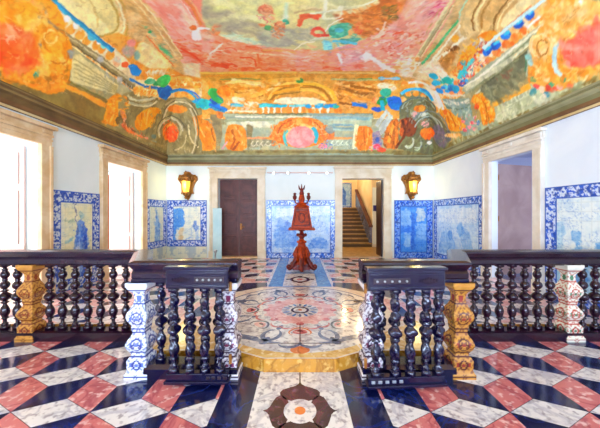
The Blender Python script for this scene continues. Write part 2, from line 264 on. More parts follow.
# ------------------------------------------------------------------ the painted ceiling
ARC_N = 400
th = np.linspace(0, PI/2, ARC_N+1)
kk = CK*(1-np.cos(th)); zz = CH*np.sin(th)
ss = np.concatenate([[0], np.cumsum(np.hypot(np.diff(kk), np.diff(zz)))]); AL = ss[-1]
XI, YI, YFI = XW-CK, YB-CK, YF+CK
def cove_rows(n):
    s = np.linspace(0, AL, n); k = np.interp(s, ss, kk); z = np.interp(s, ss, zz); return s, k, ZW+z
FR = '''D9D08A BFC08A 1 3 2.2 -210,451 9,8 11,9 10,9 -15,21 -17,24 13,6 13,6 14,7 14,6 13,7 13,7 14,7 13,7 15,7 15,3 15,4 16,3 16,4 16,3 16,4 18,-1 18,-1 18,-2 17,-1 18,-1 17,-1 9,-18 8,-17 8,-16 7,-15 7,-14 6,-16 5,-16 5,-14 4,-14 5,-13 -12,0 -12,0 -12,0 -12,0 -13,0 -12,0 -12,0 -12,0 -12,0 -12,0 -12,0 -12,0 -12,0 -12,0 -12,0 -12,0 -12,0 -12,0 -12,0 -12,0 -12,0 -12,0 -13,0 -12,0 -12,0 -12,0 -12,0 -12,0 -12,0 -12,0 -12,0
A89A80 8F8A78 0.8 5 6 -164,476 9,6 9,5 8,4 9,4 9,2 8,3 7,3 8,3 6,4 6,5 4,5 4,6 2,7 -1,6 -3,6 -6,4 -9,3 -9,1 -10,0 -10,-2 -10,-4 -9,-5 -8,-5 -7,-5 -6,-7 -6,-6 -4,-5 -5,-6 -4,-5 -2,-5 0,-6 1,-7 3,-7 4,-4 5,0
B9BE9A 98988A 0.9 4 8 -75,529 13,2 12,1 11,0 10,1 10,0 7,3 4,6 1,10 -2,14 -5,12 -7,8 -8,4 -11,1 -11,-1 -10,-2 -10,-5 -9,-6 -6,-7 -5,-8 -2,-10 0,-10 3,-7 6,-4
E4DC8C D2C880 0.85 5 5 -139,459 19,0 17,2 15,3 13,5 11,7 7,6 2,5 -3,5 -8,3 -9,2 -10,1 -12,-1 -12,-2 -11,-3 -10,-3 -9,-3 -8,-4 -7,-4 -4,-4 -4,-4 -2,-4 4,-3 8,-3
E6E6B8 E6E6B8 0.9 3 10 -152,551 15,4 14,4 22,9 15,12 -6,2 -26,-7 -23,-5 -20,-5 -8,-6 2,-8
E08A50 C86A40 0.8 2 14 -44,477 -4,7 -10,5 -11,0 -8,-5 -2,-7 4,-7 9,-5 11,0 8,5
D87A58 D87A58 0.7 2 10 -47,506 -4,2 -7,-1 -9,-3 -6,-5 -2,-3 4,-2 7,1 9,3 6,4
2F8F50 2F8F50 1 1 10 -22,518 -3,2 -3,-1 -3,-4 -1,-5 1,-4 3,-2 3,1 3,4 1,5
5CA070 2F7A48 1 1 10 -53,530 -3,4 -5,3 -5,0 -5,-3 -1,-4 2,-4 5,-3 6,0 4,3
E28A58 C05A3A 1 1 16 -28,527 -3,10 -7,6 -8,0 -6,-6 -1,-10 3,-10 7,-5 7,0 6,5
D88A60 D88A60 0.7 2 10 -35,553 -2,5 -7,3 -8,0 -6,-3 -1,-5 3,-5 6,-3 7,0 6,3
E8703A E8703A 0.8 1 10 -65,524 -2,2 -5,0 -5,-1 -4,-3 0,-3 2,-2 4,0 5,1 4,3
E8F0DC E8F0DC 0.8 3 10 -27,467 -1,5 -2,9 -2,11 -2,12 -1,7 5,0 1,-6 2,-12 2,-11 2,-9 1,-4
EF9A78 EA8A5C 1 2 9 -200,491 15,10 -4,32 12,11 12,12 16,8 17,7 16,8 15,3 15,3 15,4 16,3 15,4 22,4 22,5 1,38 0,44 -18,1 -19,1 -18,0 -19,1 -18,0 -19,1 -19,1 -18,0 -19,1 -19,0 -19,1 -18,1 -19,0 -19,1 -19,0 -19,1 16,-35 14,-31 13,-29 12,-26 11,-24 10,-22 10,-20
F4B8A8 E89A90 0.8 3 10 -207,538 15,9 15,9 -14,29 -15,33 -13,-8 -13,-7 13,-34
E4663A F08A50 1 2 10 -165,543 -8,2 -6,-3 0,-8 4,-9 7,-8 8,-2 5,3 1,8 -4,9
F2DCC8 F2DCC8 0.8 2 10 -173,579 -8,8 -16,16 -17,19 -17,22 -9,11 3,7 9,-12 17,-22 16,-19 16,-16 8,-8
E2481E EE6A38 1 2 10 -253,644 7,3 14,6 17,9 18,11 10,6 6,-14 -9,-6 -19,-10 -16,-9 -15,-6 -7,-3
E2481E D84418 1 2 10 -218,673 9,-3 18,-4 13,3 8,11 5,5 9,-18 -4,-5 -11,-11 -15,-4 -18,4 -10,2
E0521F EE7A3A 1 2 10 -163,689 14,0 28,-2 32,0 35,2 28,0 21,0 10,0 0,-16 -10,0 -20,0 -27,-1 -35,-1 -31,0 -28,1 -13,1
E0582A E0582A 1 2 10 -123,592 8,1 14,2 10,5 5,9 3,4 4,-5 -3,-5 -6,-9 -11,-6 -15,-2 -7,-1
EE5A2E E07840 1 2 10 -91,650 -4,13 -6,9 -6,0 -4,-9 0,-13 4,-13 6,-7 6,0 4,7
EAA070 E07848 0.6 3 20 -140,610 23,-3 23,-2 -13,54 -20,2 -20,2
E88A50 D86030 0.7 3 20 -88,626 23,0 23,0 -2,41 -25,0 -25,0
F0C8A0 F0C8A0 1 2 10 -148,607 13,2 26,5 26,5 28,4 25,3 23,3 12,1 0,-5 -12,-2 -23,-3 -25,-3 -27,-4 -26,-4 -26,-5 -13,-2
EEA850 EEA850 1 2 10 -85,605 12,1 25,1 22,4 20,7 10,3 1,-6 -10,-4 -20,-6 -23,-4 -24,-2 -12,-1
EDA08A E89080 1 2 9 -9,605 19,0 19,0 19,0 19,0 14,-10 14,-10 15,-6 14,-7 14,-6 7,-20 7,-18 7,-17 10,-9 9,-8 9,-8 9,19 10,20 10,21 12,24 12,25 14,28 14,31 17,33 -19,0 -18,0 -18,0 -19,0 -18,0 -19,0 -18,0 -19,0 -18,0 -19,0 -18,0 -18,0 -19,0 -18,0 -19,0 -18,0 0,-44
D87838 B05A28 1 3 10 70,485 25,-2 18,-7 11,-11 16,-8 23,-4 17,6 14,18 -1,16 -16,15 -11,19 -5,23 -12,9 -18,-6 -22,-13 -25,-20 -16,-16 -7,-12
E09850 C87030 0.8 3 16 73,491 17,-2 18,-3 17,25 -11,22 -16,-11 -15,-11
8A6838 A86030 1 3 18 178,486 1,10 -5,6 -10,0 -9,-6 -6,-10 0,-9 5,-6 9,0 9,6
C87030 7A5A30 1 3 18 187,501 1,6 -4,3 -6,0 -6,-3 -4,-6 0,-6 4,-4 5,0 6,4
E04828 F0784A 1 1.5 10 1,506 4,-1 6,-2 8,1 11,3 5,2 1,-11 -5,-2 -11,-3 -9,-1 -8,2 -4,1
F0683C F0683C 1 1 10 5,514 -1,6 -3,4 -2,0 -3,-4 -1,-6 1,-7 3,-3 2,0 3,3
E0442A E0442A 1 1.5 10 27,549 -1,-4 0,-3 2,-3 4,-3 5,0 4,1 4,3 2,3 0,3 -2,4 5,6 3,-7 -1,-8 -3,-7 -6,-5 -7,-2 -6,1 -6,4 -4,6 0,8 2,7
D83828 D83828 1 1 10 37,557 25,-3 -2,-7 -24,3
D8C890 E8DCA0 0.9 2 10 0,479 8,1 18,4 19,4 18,5 19,1 19,-2 17,-8 15,-11 7,-6 -5,-7 -7,6 -15,11 -15,6 -17,2 -18,-1 -18,-4 -18,-4 -18,-4 -9,-1
E8E4B0 E8E4B0 0.9 2 10 33,461 6,3 11,7 14,4 16,3 15,0 14,-3 12,-4 11,-7 5,-3 -2,-3 -5,3 -10,6 -12,5 -13,2 -15,0 -16,-2 -13,-5 -11,-6 -6,-3
F2F4DC F2F4DC 1 2 10 43,455 0,7 -1,15 0,13 -1,10 -1,5 6,2 0,-5 1,-10 1,-13 0,-16 0,-7
F2F0D0 F2F0D0 0.8 2 10 45,508 8,0 15,-2 9,-5 3,-10 1,-4 -4,-2 -1,4 -2,8 -8,4 -14,2 -7,0
3FA880 5CC8A0 1 1 14 63,524 16,-7 12,-2 9,3 3,8 -1,16 -5,11 -9,6 -9,2 -9,-3 -7,-9 -6,-15
2F9070 2F9070 0.8 1 10 59,533 15,-3 0,26 -13,-6
58B8A8 3E9888 1 1 14 88,563 24,-4 14,0 5,4 -6,7 -20,10 -15,0 -10,-10
68C8D8 88E0E0 1 2 10 51,566 11,2 8,11 4,20 -3,11 -11,-2 -8,-12 -4,-21
4EC0D8 4EC0D8 1 1 10 70,575 7,0 14,1 13,2 14,4 7,1 -1,-9 -7,-1 -13,-4 -14,-2 -14,-1 -7,0
D0582C E88048 1 2 10 127,530 1,11 -3,6 -6,0 -7,-6 -4,-11 0,-11 3,-6 6,0 6,6
D8D8A8 D8D8A8 0.8 2 10 1,581 6,-3 12,-7 13,-4 12,-1 6,-1 0,-5 -7,1 -12,1 -13,4 -12,7 -7,3
B8B890 C8C8A0 0.7 3 10 33,553 -3,11 -8,7 -10,0 -9,-7 -3,-11 3,-10 8,-7 10,0 8,7
F0E0C8 F0E0C8 0.8 3 10 152,568 6,-3 11,-7 5,-11 -2,-13 -1,-6 -7,-2 1,5 1,10 -3,7 -10,6 -6,3
E8B8B8 D898A0 0.8 3 16 83,589 16,-1 15,-1 16,-2 12,24 13,25 -19,12 -19,13 -23,-25
F0C8B8 E09898 0.8 3 14 170,522 14,-3 15,-3 13,34 -23,6
F8F4F0 F8F4F0 1 2 10 148,616 7,7 16,16 24,24 33,35 17,16 2,-11 -17,-18 -33,-33 -24,-24 -15,-15 -8,-8
F4F0EC F4F0EC 0.8 3 10 139,626 18,-19 21,27 -19,16
F0E8E8 F0E8E8 0.8 2 10 89,619 13,41 5,-3 -13,-40
E04C2A F06A38 1 2 10 57,679 7,2 15,3 13,3 11,3 6,1 -1,-15 -6,-1 -11,-3 -13,-3 -14,-3 -7,-1
E8604A E8604A 0.8 2 10 161,667 -1,7 -6,4 -8,0 -7,-4 -4,-7 1,-6 6,-4 8,0 7,4
E06A60 F09A90 0.7 3 10 228,606 -3,8 -10,1 -12,-7 -11,-11 -4,-11 2,-7 9,-1 12,6 11,10
E8A070 E8A070 1 2 10 0,613 17,-1 34,-3 33,-4 33,-4 28,-8 23,-13 11,-5 -2,-5 -11,5 -23,12 -28,8 -32,4 -33,4 -33,3 -17,1
D04838 E87868 0.8 2 10 213,555 -2,7 -5,2 -7,-3 -6,-8 -2,-8 1,-6 5,-2 6,3 6,7
F2A896 EC8068 1 2 6 -280,459 12,0 12,0 12,0 13,0 12,0 12,0 12,0 13,0 12,0 -6,16 -6,18 -7,18 -7,20 -8,21 -9,23 -9,26 -10,27 -12,31 -14,-9 -14,-8 -14,-8 0,-27 0,-25 -1,-23 0,-21 2,-18 1,-16 1,-16 1,-15
F2A894 E88878 0.8 4 12 -269,459 15,0 14,0 15,0 14,0 -4,17 -4,17 -5,19 -5,21 -11,-6 -12,-5 -12,-6 -1,-15 -1,-15 -1,-14
E4502C F07A50 1 3 10 -277,590 3,7 6,15 8,16 10,16 5,9 15,-22 -5,-8 -10,-15 -8,-14 -6,-13 -3,-7
EEC8B4 EEC8B4 0.7 3 14 -215,468 10,18 1,15 2,15 1,17 -7,17 -7,-17 -7,-17 3,-17 2,-16
E88A60 E88A60 1 1 10 -198,458 1,6 2,12 1,15 0,17 -1,9 4,-2 0,-9 0,-17 -1,-15 -2,-12 -1,-6
FFF8F4 FFF8F4 1 1.5 10 -203,546 -3,11 -5,9 -6,2 -3,-5 0,-9 3,-11 5,-7 5,-3 3,4
D8703A D8703A 1 1 10 -207,527 -3,4 -3,2 -4,0 -2,-2 1,-4 3,-4 3,-2 4,0 1,2
E8C890 E8C890 0.6 3 10 -210,506 -3,5 -5,3 -5,0 -2,-3 0,-5 4,-5 5,-3 5,0 2,3
E8A88C DE8A78 1 2 6 168,455 13,0 12,-1 13,0 12,-1 13,0 12,0 13,-1 12,0 12,-1 1,13 1,15 1,15 1,15 1,18 1,18 1,19 1,21 1,23 2,24 1,26 -15,6 -16,6 -16,6 -11,-31 -10,-29 -9,-26 -8,-24 -8,-22 -7,-20 -6,-19 -7,-18 -5,-16
E8A060 D87838 1 3 10 168,455 17,0 1,15 1,16 -4,10 -7,-21
EFC6AE E8B088 0.8 3 10 187,459 14,0 13,0 -1,13 -1,14 -1,15 -11,10 -4,-18 -5,-18
D0566A E898A0 1 3 12 257,468 8,11 1,12 -6,8 -10,0 -11,-8 -7,-12 -1,-11 6,-7 10,0
E8B0A8 D88888 0.7 4 10 249,486 5,10 0,12 -5,10 -10,5 -10,-3 -8,-9 -2,-12 4,-10 7,-7 10,-1
D87A68 F0B8A0 1 3 12 270,570 0,12 -9,7 -16,-1 -17,-7 -15,-13 -7,-13 1,-11 9,-6 14,1 16,6 15,12
C86048 C86048 0.7 2 10 228,550 -1,4 -6,1 -9,-2 -7,-4 -4,-5 2,-3 6,-1 8,1 7,5
E09A58 E09A58 0.8 2 10 266,569 1,7 -4,4 -7,0 -7,-4 -5,-7 -1,-7 3,-4 7,0 7,4
FBEFD8 F2D8B0 1 4 10 234,634 14,-8 13,-8 40,39 6,29 7,32 -23,-2 -22,-3 -18,-41
E89A48 E89A48 0.7 1 10 278,634 1,3 -2,3 -5,0 -4,-3 -3,-3 0,-4 2,-2 4,0 5,2
E09850 E09850 0.7 1 10 293,676 1,4 -3,3 -5,0 -5,-2 -4,-5 0,-4 3,-3 5,0 5,3
D9B47C C49A60 1 1 8 -305,453 14,2 16,0 4,13 3,13 4,15 -2,16 -2,17 -2,18 -3,19 -2,21 -3,22 -3,25 -23,22 -6,-19 -5,-19 -6,-18 0,-19 0,-19 0,-17 -1,-16 4,-17 3,-16 4,-15 3,-14
F2E0A8 F2E0A8 1 1 10 -287,456 1,15 1,34 0,20 0,22 0,25 -1,28 -1,32 5,-4 1,-31 1,-28 0,-26 0,-21 0,-20 -2,-33 -1,-15
C8924A C8924A 1 1 10 -280,456 1,14 2,32 0,21 0,21 -1,28 -1,30 -2,33 4,-3 1,-33 1,-30 1,-27 0,-21 0,-21 -3,-31 -1,-15
E8CC90 D8B070 1 1.5 10 -296,461 1,15 1,31 0,19 0,21 -1,25 0,27 -1,30 9,-7 0,-29 1,-27 0,-25 0,-20 0,-19 -2,-31 -1,-14
8AA068 B8B080 1 1.5 18 -312,520 1,12 2,28 1,28 0,30 1,16 7,-5 -1,-16 0,-29 -2,-28 -2,-27 -1,-12
3FA070 3FA070 1 1 10 -303,528 -3,4 -4,2 -2,-2 -1,-3 1,-4 3,-3 4,-2 3,1 1,3
3C9C6C 3C9C6C 1 1 10 -307,547 -3,0 -2,-2 0,-3 1,-4 3,-3 3,0 1,2 1,3 -2,4
5CB07A 5CB07A 1 1 10 -303,626 -3,-1 -2,-7 -1,-11 1,-9 2,-4 3,1 2,6 1,10 -1,10
5CB07A 5CB07A 1 1 10 -308,599 -3,-1 -2,-4 0,-7 1,-5 2,-4 2,1 2,4 1,6 -1,6
CFA468 D8A860 1 2 14 -322,477 7,11 9,10 -2,15 -1,16 -2,17 -13,14 -11,-15 -10,-16 3,-21 10,-15
DDC08C C8A870 1 1 8 273,455 12,0 12,0 11,-2 10,-4 9,-5 5,14 6,14 6,14 6,15 3,14 3,15 3,15 3,17 3,17 4,18 -8,19 -7,19 -8,20 -9,20 -9,20 -10,20 -17,-2 -3,-30 -2,-27 -2,-26 -2,-24 -2,-22 -2,-21 -2,-19 -3,-20 -3,-19 -2,-18 -3,-16
E9D9A8 E9D9A8 1 1 10 259,453 2,27 2,20 2,22 1,24 3,27 2,30 3,39 2,21 11,8 -2,-21 -4,-40 -3,-31 -2,-28 -3,-24 -2,-22 -2,-20 -3,-28
B8965A B8965A 1 1 10 251,455 2,17 1,18 1,20 2,22 2,23 2,26 4,2 -3,-26 -2,-23 -1,-22 -2,-20 -2,-19 -1,-17
BFA060 BFA060 1 1 10 270,454 2,25 2,28 2,32 3,26 2,30 5,45 3,26 4,3 -2,-26 -6,-46 -3,-29 -2,-27 -3,-32 -2,-28 -2,-25
3FA860 5CC080 1 1 10 300,505 0,16 0,35 0,36 -1,37 -1,21 7,5 1,-21 0,-38 0,-37 0,-35 0,-16
8CC088 8CC088 1 1 10 289,459 6,36 4,1 -7,-36
D8C8A0 D8C8A0 1 1.5 10 290,471 4,13 9,26 10,19 10,10 5,5 3,-6 -5,-4 -9,-8 -8,-16 -8,-25 -4,-12
C08848 A87038 1 3 12 326,635 0,-22 0,-20 0,-19 0,-18 18,11 7,21 8,21 -3,38
7A5228 7A5228 1 2 10 340,565 4,3 1,5 0,7 -3,4 -4,1 -3,-3 -2,-6 1,-6 3,-4
9A6A30 C08A48 1 2 10 348,599 3,7 -1,8 -5,6 -7,0 -6,-6 -3,-8 2,-8 4,-4 7,0
E8A850 E8A850 1 2 10 330,547 2,5 -1,4 -3,3 -4,-1 -4,-4 -2,-6 1,-4 3,-2 4,1
F4ECD0 F4ECD0 1 2 10 332,535 -2,18 -5,41 -5,34 -5,23 -3,13 9,7 3,-13 4,-25 5,-35 5,-42 2,-19
F6EAC8 E8D8A8 0.8 4 10 301,666 11,-22 11,-23 18,13 19,8 -11,42 -13,26 -16,23 -9,-34
DCA040 C88A30 1 1 10 -292,693 18,0 19,0 19,0 18,0 19,0 18,-1 19,0 19,0 18,0 19,0 18,0 19,0 18,0 19,-1 19,0 18,0 0,49 -19,0 -20,0 -20,0 -20,0 -20,0 -19,0 -20,0 -20,0 -20,0 -20,0 -19,0 -20,0 -20,0 -20,0 -20,0 -20,0
E8B850 E8B850 1 1 10 -266,704 25,0 25,0 24,0 25,-1 25,0 24,0 25,0 24,0 25,-1 25,0 24,0 0,-10 -24,0 -24,1 -25,0 -24,0 -24,0 -24,1 -25,0 -24,0 -25,1 -24,0 -24,0
8A8A40 A89A48 1 1 10 -220,727 16,-1 33,-2 28,0 23,2 12,1 1,-4 -12,-1 -23,-2 -28,0 -33,2 -16,1
D89030 D89030 1 1 10 -282,720 19,-2 39,-4 37,-1 36,2 18,1 2,-7 -18,-1 -36,-2 -37,1 -38,4 -20,2
DDA24A D08C38 1 1 10 -10,691 18,0 18,0 19,-1 18,0 18,0 18,0 18,-1 18,0 19,0 18,0 18,-1 18,0 18,0 18,-1 32,31 31,22 -21,0 -20,0 -20,0 -19,0 -20,0 -20,0 -20,0 -20,0 -19,0 -20,0 -20,0 -20,0 -20,0 -19,0 -20,0 -20,0
E8C070 E8C070 1 1 10 0,701 26,0 26,1 26,0 26,1 26,0 26,1 26,0 26,0 -2,-7 -26,-1 -25,0 -26,0 -26,-1 -26,0 -26,-1 -25,0 -26,-1
3F8048 6A9A58 1 1 10 102,728 32,-1 33,0 32,-1 -2,-6 -32,1 -32,0 -32,1
58B8C8 58B8C8 1 1 10 231,721 -1,4 -4,2 -6,0 -5,-2 -3,-4 0,-4 4,-3 6,0 6,3
68B8C8 68B8C8 1 1 10 275,721 -1,4 -6,2 -9,0 -8,-2 -4,-4 2,-4 6,-3 8,0 8,3
F0C060 F0C060 1 2 10 220,689 42,-9 -3,-7 -42,9
D8943A E0A850 1 1 8 -318,732 21,-1 20,0 20,-1 20,0 20,0 19,-1 20,0 20,-1 20,0 20,0 19,-1 20,0 20,-1 20,0 19,0 20,-1 20,1 19,1 20,1 20,0 20,1 20,1 20,1 20,1 20,0 20,1 20,1 20,1 20,1 20,0 21,1 21,1 15,25 16,24 18,23 18,24 -29,0 -30,0 -29,1 -24,0 -21,0 -21,0 -22,0 -21,0 -21,1 -21,0 -21,0 -22,0 -21,0 -21,0 -21,1 -22,0 -21,0 -21,0 -22,0 -21,0 -22,-1 -21,0 -21,0 -22,0 -21,0 -22,0 -21,-1 -21,0 -22,0 -21,0 -25,0 -30,0 -29,-1 -29,0 -30,0 24,-20 22,-20 20,-20 19,-21
C88028 D89A40 1 1 10 -84,750 19,-13 24,-8 27,-2 28,0 27,2 25,12 23,19 12,16 1,11 -25,3 -24,3 -26,0 -25,0 -25,0 -25,0 -24,-5 -25,-4 2,-19
EBBA58 EBBA58 1 1 10 -89,786 6,-9 10,-15 14,-11 18,-7 17,-5 16,-1 18,0 21,1 19,6 19,9 13,11 9,14 5,7 6,-4 -5,-7 -9,-15 -16,-12 -20,-11 -20,-6 -22,-2 -18,0 -17,2 -18,5 -19,8 -17,13 -11,17 -5,8
A06420 A06420 1 1 10 -81,785 6,-6 10,-13 13,-10 16,-6 15,-4 14,-1 17,0 21,2 18,6 16,8 11,10 8,11 3,6 4,-3 -3,-5 -8,-12 -13,-11 -16,-9 -19,-6 -21,-2 -18,0 -14,1 -16,4 -17,7 -14,11 -11,13 -5,6
E8B050 E8B050 1 1 10 -70,784 5,-5 10,-11 12,-7 16,-4 18,-2 18,0 19,2 18,5 15,8 10,10 6,6 5,-4 -6,-6 -12,-12 -16,-8 -19,-5 -19,-3 -20,0 -18,3 -17,4 -14,8 -11,11 -5,6
E0A048 C88830 1 1 10 -52,771 11,-6 14,-4 18,-2 20,-1 21,2 17,5 12,8 7,5 0,4 -32,2 -21,0 -21,0 -21,0 -31,-3 0,-4
F2E4B8 E8D8A8 1 1 10 -79,791 7,-7 16,-5 25,-2 24,0 24,0 23,2 22,5 13,5 6,6 -39,3 -21,-1 -21,0 -21,-1 -21,0
3F8A48 3F8A48 1 1 10 10,728 -2,6 -5,3 -7,0 -6,-3 -2,-6 2,-5 6,-4 6,0 6,4
E8B048 E8B048 1 1 10 7,744 -2,5 -4,2 -4,0 -4,-2 -1,-5 1,-5 4,-3 4,0 4,3
F0DCA0 F0DCA0 0.8 2 10 -124,786 8,-6 15,-11 18,-12 19,-12 10,-6 -3,-6 -10,6 -19,13 -18,12 -16,11 -8,6
DE8C30 EAB458 1 1 12 -162,736 28,0 20,5 13,10 4,14 -4,19 -20,11 -37,5 -25,-5 -13,-14 0,-16 14,-19
F0D898 F0D898 1 2 10 -189,730 12,3 25,5 22,5 20,6 10,3 3,-8 -10,-3 -20,-7 -22,-5 -24,-6 -12,-3
A8601C A8601C 1 1 10 -191,763 9,3 18,7 22,3 24,-1 12,0 0,-5 -12,1 -23,1 -21,-3 -18,-7 -9,-4
F0D098 F4E4C0 1 2 10 -158,784 -5,7 -11,5 -14,0 -10,-5 -3,-7 6,-8 11,-5 13,0 10,5
F2E0B8 F2E0B8 1 2 10 -118,795 -5,4 -12,3 -15,0 -11,-3 -4,-4 5,-4 12,-3 14,0 12,3
E07820 E89A38 1 2 10 -242,748 -6,8 -11,5 -13,0 -9,-5 -2,-8 7,-8 11,-6 13,0 9,6
F0E0B0 F0E0B0 1 1 10 -279,756 -4,7 -6,5 -6,0 -4,-5 1,-7 5,-8 6,-5 6,0 3,5
CC8230 E0A050 1 1 12 107,724 31,-3 28,3 25,8 19,14 14,19 -8,19 -32,18 -34,5 -35,-9 -19,-21 -3,-34
8A5420 A86828 1 1.5 10 107,753 13,4 28,8 26,6 25,2 12,1 -1,-9 -12,-1 -24,-2 -25,-6 -27,-8 -13,-5
F0C070 F0C070 1 1.5 10 97,739 13,3 27,6 26,3 26,0 13,0 -1,-6 -13,0 -26,0 -25,-3 -27,-6 -13,-3
B8B070 B8B070 1 1 10 86,726 15,1 31,3 33,0 37,-1 18,-1 -2,-6 -18,1 -36,2 -33,-1 -30,-3 -15,-1
A0BCC8 A0BCC8 1 1 10 218,723 46,0 -2,-5 -45,0
E8A868 E8A868 1 2 10 205,793 -5,5 -14,4 -18,0 -15,-4 -6,-5 4,-5 15,-4 18,0 15,4
F0D8B0 F6ECD0 1 3 10 273,753 -5,6 -14,1 -19,-3 -14,-6 -6,-8 4,-6 14,-2 18,3 15,7
EA9A3C F0BC60 1 1 12 -312,724 33,-2 18,5 6,13 -1,12 -8,12 -24,7 -44,2 -16,-10 14,-29
B4B48C 98A890 1 1 4 -224,823 21,0 21,0 21,0 21,0 21,0 21,0 22,0 21,0 21,0 21,0 21,0 21,0 21,0 21,0 22,0 21,0 21,0 21,0 21,0 21,0 21,0 2,15 -21,0 -22,0 -21,0 -21,0 -21,0 -22,0 -21,0 -21,0 -22,0 -21,0 -21,0 -21,0 -22,0 -21,0 -21,0 -22,0 -21,0 -21,0 -21,0 -22,0 -21,0
C8CCA8 A8B898 1 1 5 -221,838 22,0 22,0 22,0 21,0 22,0 22,0 22,0 22,0 22,0 21,0 22,0 22,0 22,0 22,0 22,0 22,0 21,0 22,0 22,0 22,0 2,17 -22,0 -22,0 -22,0 -22,0 -22,0 -22,0 -22,0 -22,0 -23,0 -22,0 -22,0 -22,0 -22,0 -22,0 -22,0 -22,0 -22,0 -22,0 -22,0 -22,0
9CAA92 B8B488 1 1 6 -243,855 22,0 22,0 22,0 22,0 22,0 22,0 22,0 22,0 22,0 22,0 22,0 22,0 22,0 22,0 22,0 22,0 22,0 22,0 22,0 22,0 22,0 22,0 22,0 3,24 2,24 1,25 -23,0 -22,0 -23,0 -22,0 -23,0 -22,0 -23,0 -22,0 -22,0 -23,0 -22,0 -23,0 -22,0 -23,0 -22,0 -23,0 -22,0 -23,0 -22,0 -23,0 -22,0 -23,0 -22,0 1,-25 2,-24
6A7048 6A7048 1 1 10 -225,826 28,0 28,0 28,0 27,0 28,0 28,0 28,0 28,0 27,0 28,0 28,0 28,0 27,0 28,0 28,0 28,0 -1,-4 -28,0 -27,0 -28,0 -28,0 -27,0 -28,0 -28,0 -27,0 -28,0 -28,0 -28,0 -27,0 -28,0 -28,0 -27,0 -28,0
E8E4C0 E8E4C0 1 1 10 -181,834 28,0 28,0 27,0 28,0 27,0 28,0 28,0 27,0 0,-4 -27,0 -28,0 -28,0 -27,0 -28,0 -27,0 -28,0 -27,0
7FAFB0 90B8B0 1 1 10 50,839 32,0 33,1 32,1 32,0 32,1 0,-8 -32,0 -33,-1 -32,-1 -32,0 -32,-1
7A9A98 7A9A98 1 1 10 91,867 41,2 41,1 0,-7 -41,-1 -41,-2
E2E0C0 D0D0A8 1 2 10 -181,844 27,0 26,0 27,0 15,19 -22,0 -22,0 -21,0 -22,0
F4F0D8 F4F0D8 1 1 10 -167,847 30,7 1,-6 -29,-6
D88A30 E8A048 1 1 10 -139,896 52,1 0,-6 -51,-1
E0985A E0985A 1 1 10 82,896 31,0 31,0 0,-6 -31,0 -31,0
DE7A20 E89A40 1 1 10 -114,812 -2,6 -3,4 -5,0 -3,-4 -1,-6 2,-7 4,-4 4,0 3,4
DE7A20 E89A40 1 1 10 -96,812 -2,6 -3,4 -5,0 -3,-4 -1,-6 2,-7 4,-4 4,0 3,4
DE7A20 E89A40 1 1 10 -78,812 -2,6 -4,4 -4,0 -3,-4 -1,-6 2,-7 3,-4 5,0 3,4
DE7A20 E89A40 1 1 10 -60,812 -2,6 -4,4 -4,0 -3,-4 -1,-6 1,-7 4,-4 4,0 4,4
DE7A20 E89A40 1 1 10 -25,812 -1,6 -4,4 -4,0 -3,-4 -2,-6 2,-7 3,-4 5,0 3,4
DE7A20 E89A40 1 1 10 -3,812 -1,6 -4,4 -4,0 -4,-4 -1,-6 2,-7 3,-4 4,0 4,4
DE7A20 E89A40 1 1 10 17,812 -1,6 -4,4 -4,0 -4,-4 -1,-6 1,-7 4,-4 4,0 3,4
DE7A20 E89A40 1 1 10 37,812 -2,6 -3,4 -4,0 -4,-4 -1,-6 1,-7 3,-4 5,0 3,4
DE7A20 E89A40 1 1 10 58,812 -1,6 -3,4 -4,0 -4,-4 -1,-6 1,-7 3,-4 4,0 4,4
DE7A20 E89A40 1 1 10 78,812 -1,6 -3,4 -4,0 -4,-4 -2,-6 1,-7 4,-4 4,0 4,4
DE7A20 E89A40 1 1 10 98,812 -1,6 -3,4 -5,0 -3,-4 -2,-6 1,-7 3,-4 5,0 3,4
DE7A20 E89A40 1 1 10 114,812 -1,6 -3,4 -5,0 -3,-4 -2,-6 1,-7 3,-4 4,0 4,4
F4E8C8 F4E8C8 1 1 10 -106,812 -1,5 -3,4 -3,0 -2,-4 -1,-5 2,-6 2,-3 3,0 3,3
F4E8C8 F4E8C8 1 1 10 -89,812 -1,5 -3,4 -3,0 -2,-4 -1,-5 1,-6 3,-3 3,0 2,3
F4E8C8 F4E8C8 1 1 10 -71,812 -1,5 -3,4 -3,0 -2,-4 -1,-5 1,-6 3,-3 3,0 2,3
F4E8C8 F4E8C8 1 1 10 -49,812 -2,5 -2,4 -3,0 -3,-4 0,-5 1,-6 2,-3 3,0 3,3
F4E8C8 F4E8C8 1 1 10 -15,812 -1,5 -2,4 -3,0 -3,-4 -1,-5 1,-6 3,-3 3,0 2,3
F4E8C8 F4E8C8 1 1 10 5,812 -1,5 -2,4 -4,0 -2,-4 -1,-5 1,-6 2,-3 4,0 2,3
F4E8C8 F4E8C8 1 1 10 45,812 -1,5 -3,4 -3,0 -2,-4 -1,-5 0,-6 3,-3 3,0 2,3
F4E8C8 F4E8C8 1 1 10 66,812 0,5 -3,4 -3,0 -2,-4 -2,-5 1,-6 2,-3 4,0 2,3
F4E8C8 F4E8C8 1 1 10 89,812 -1,5 -2,4 -3,0 -3,-4 -1,-5 1,-6 2,-3 3,0 3,3
2A8CB0 3FB0B8 1 1 10 -123,806 5,-1 10,-1 9,0 10,2 10,0 11,-1 5,0 -1,-11 -5,1 -10,1 -9,0 -9,-2 -11,0 -10,1 -5,0
38B0C0 60C8D0 1 1 10 -54,805 17,-1 0,-7 -17,1
58C0C8 88D8D8 1 1 10 -15,803 30,1 0,-7 -30,-1
2F90B8 3FB0C8 1 1 10 45,806 24,-3 -1,-9 -24,3
2A78C0 30A0C8 1 1 10 74,806 35,-1 -2,-11 -34,2
2F9AC0 58B8C8 1 1 10 -205,804 36,-1 1,-9 -36,1
2F78C8 4090D0 1 1 10 152,801 45,3 -1,-11 -45,-3
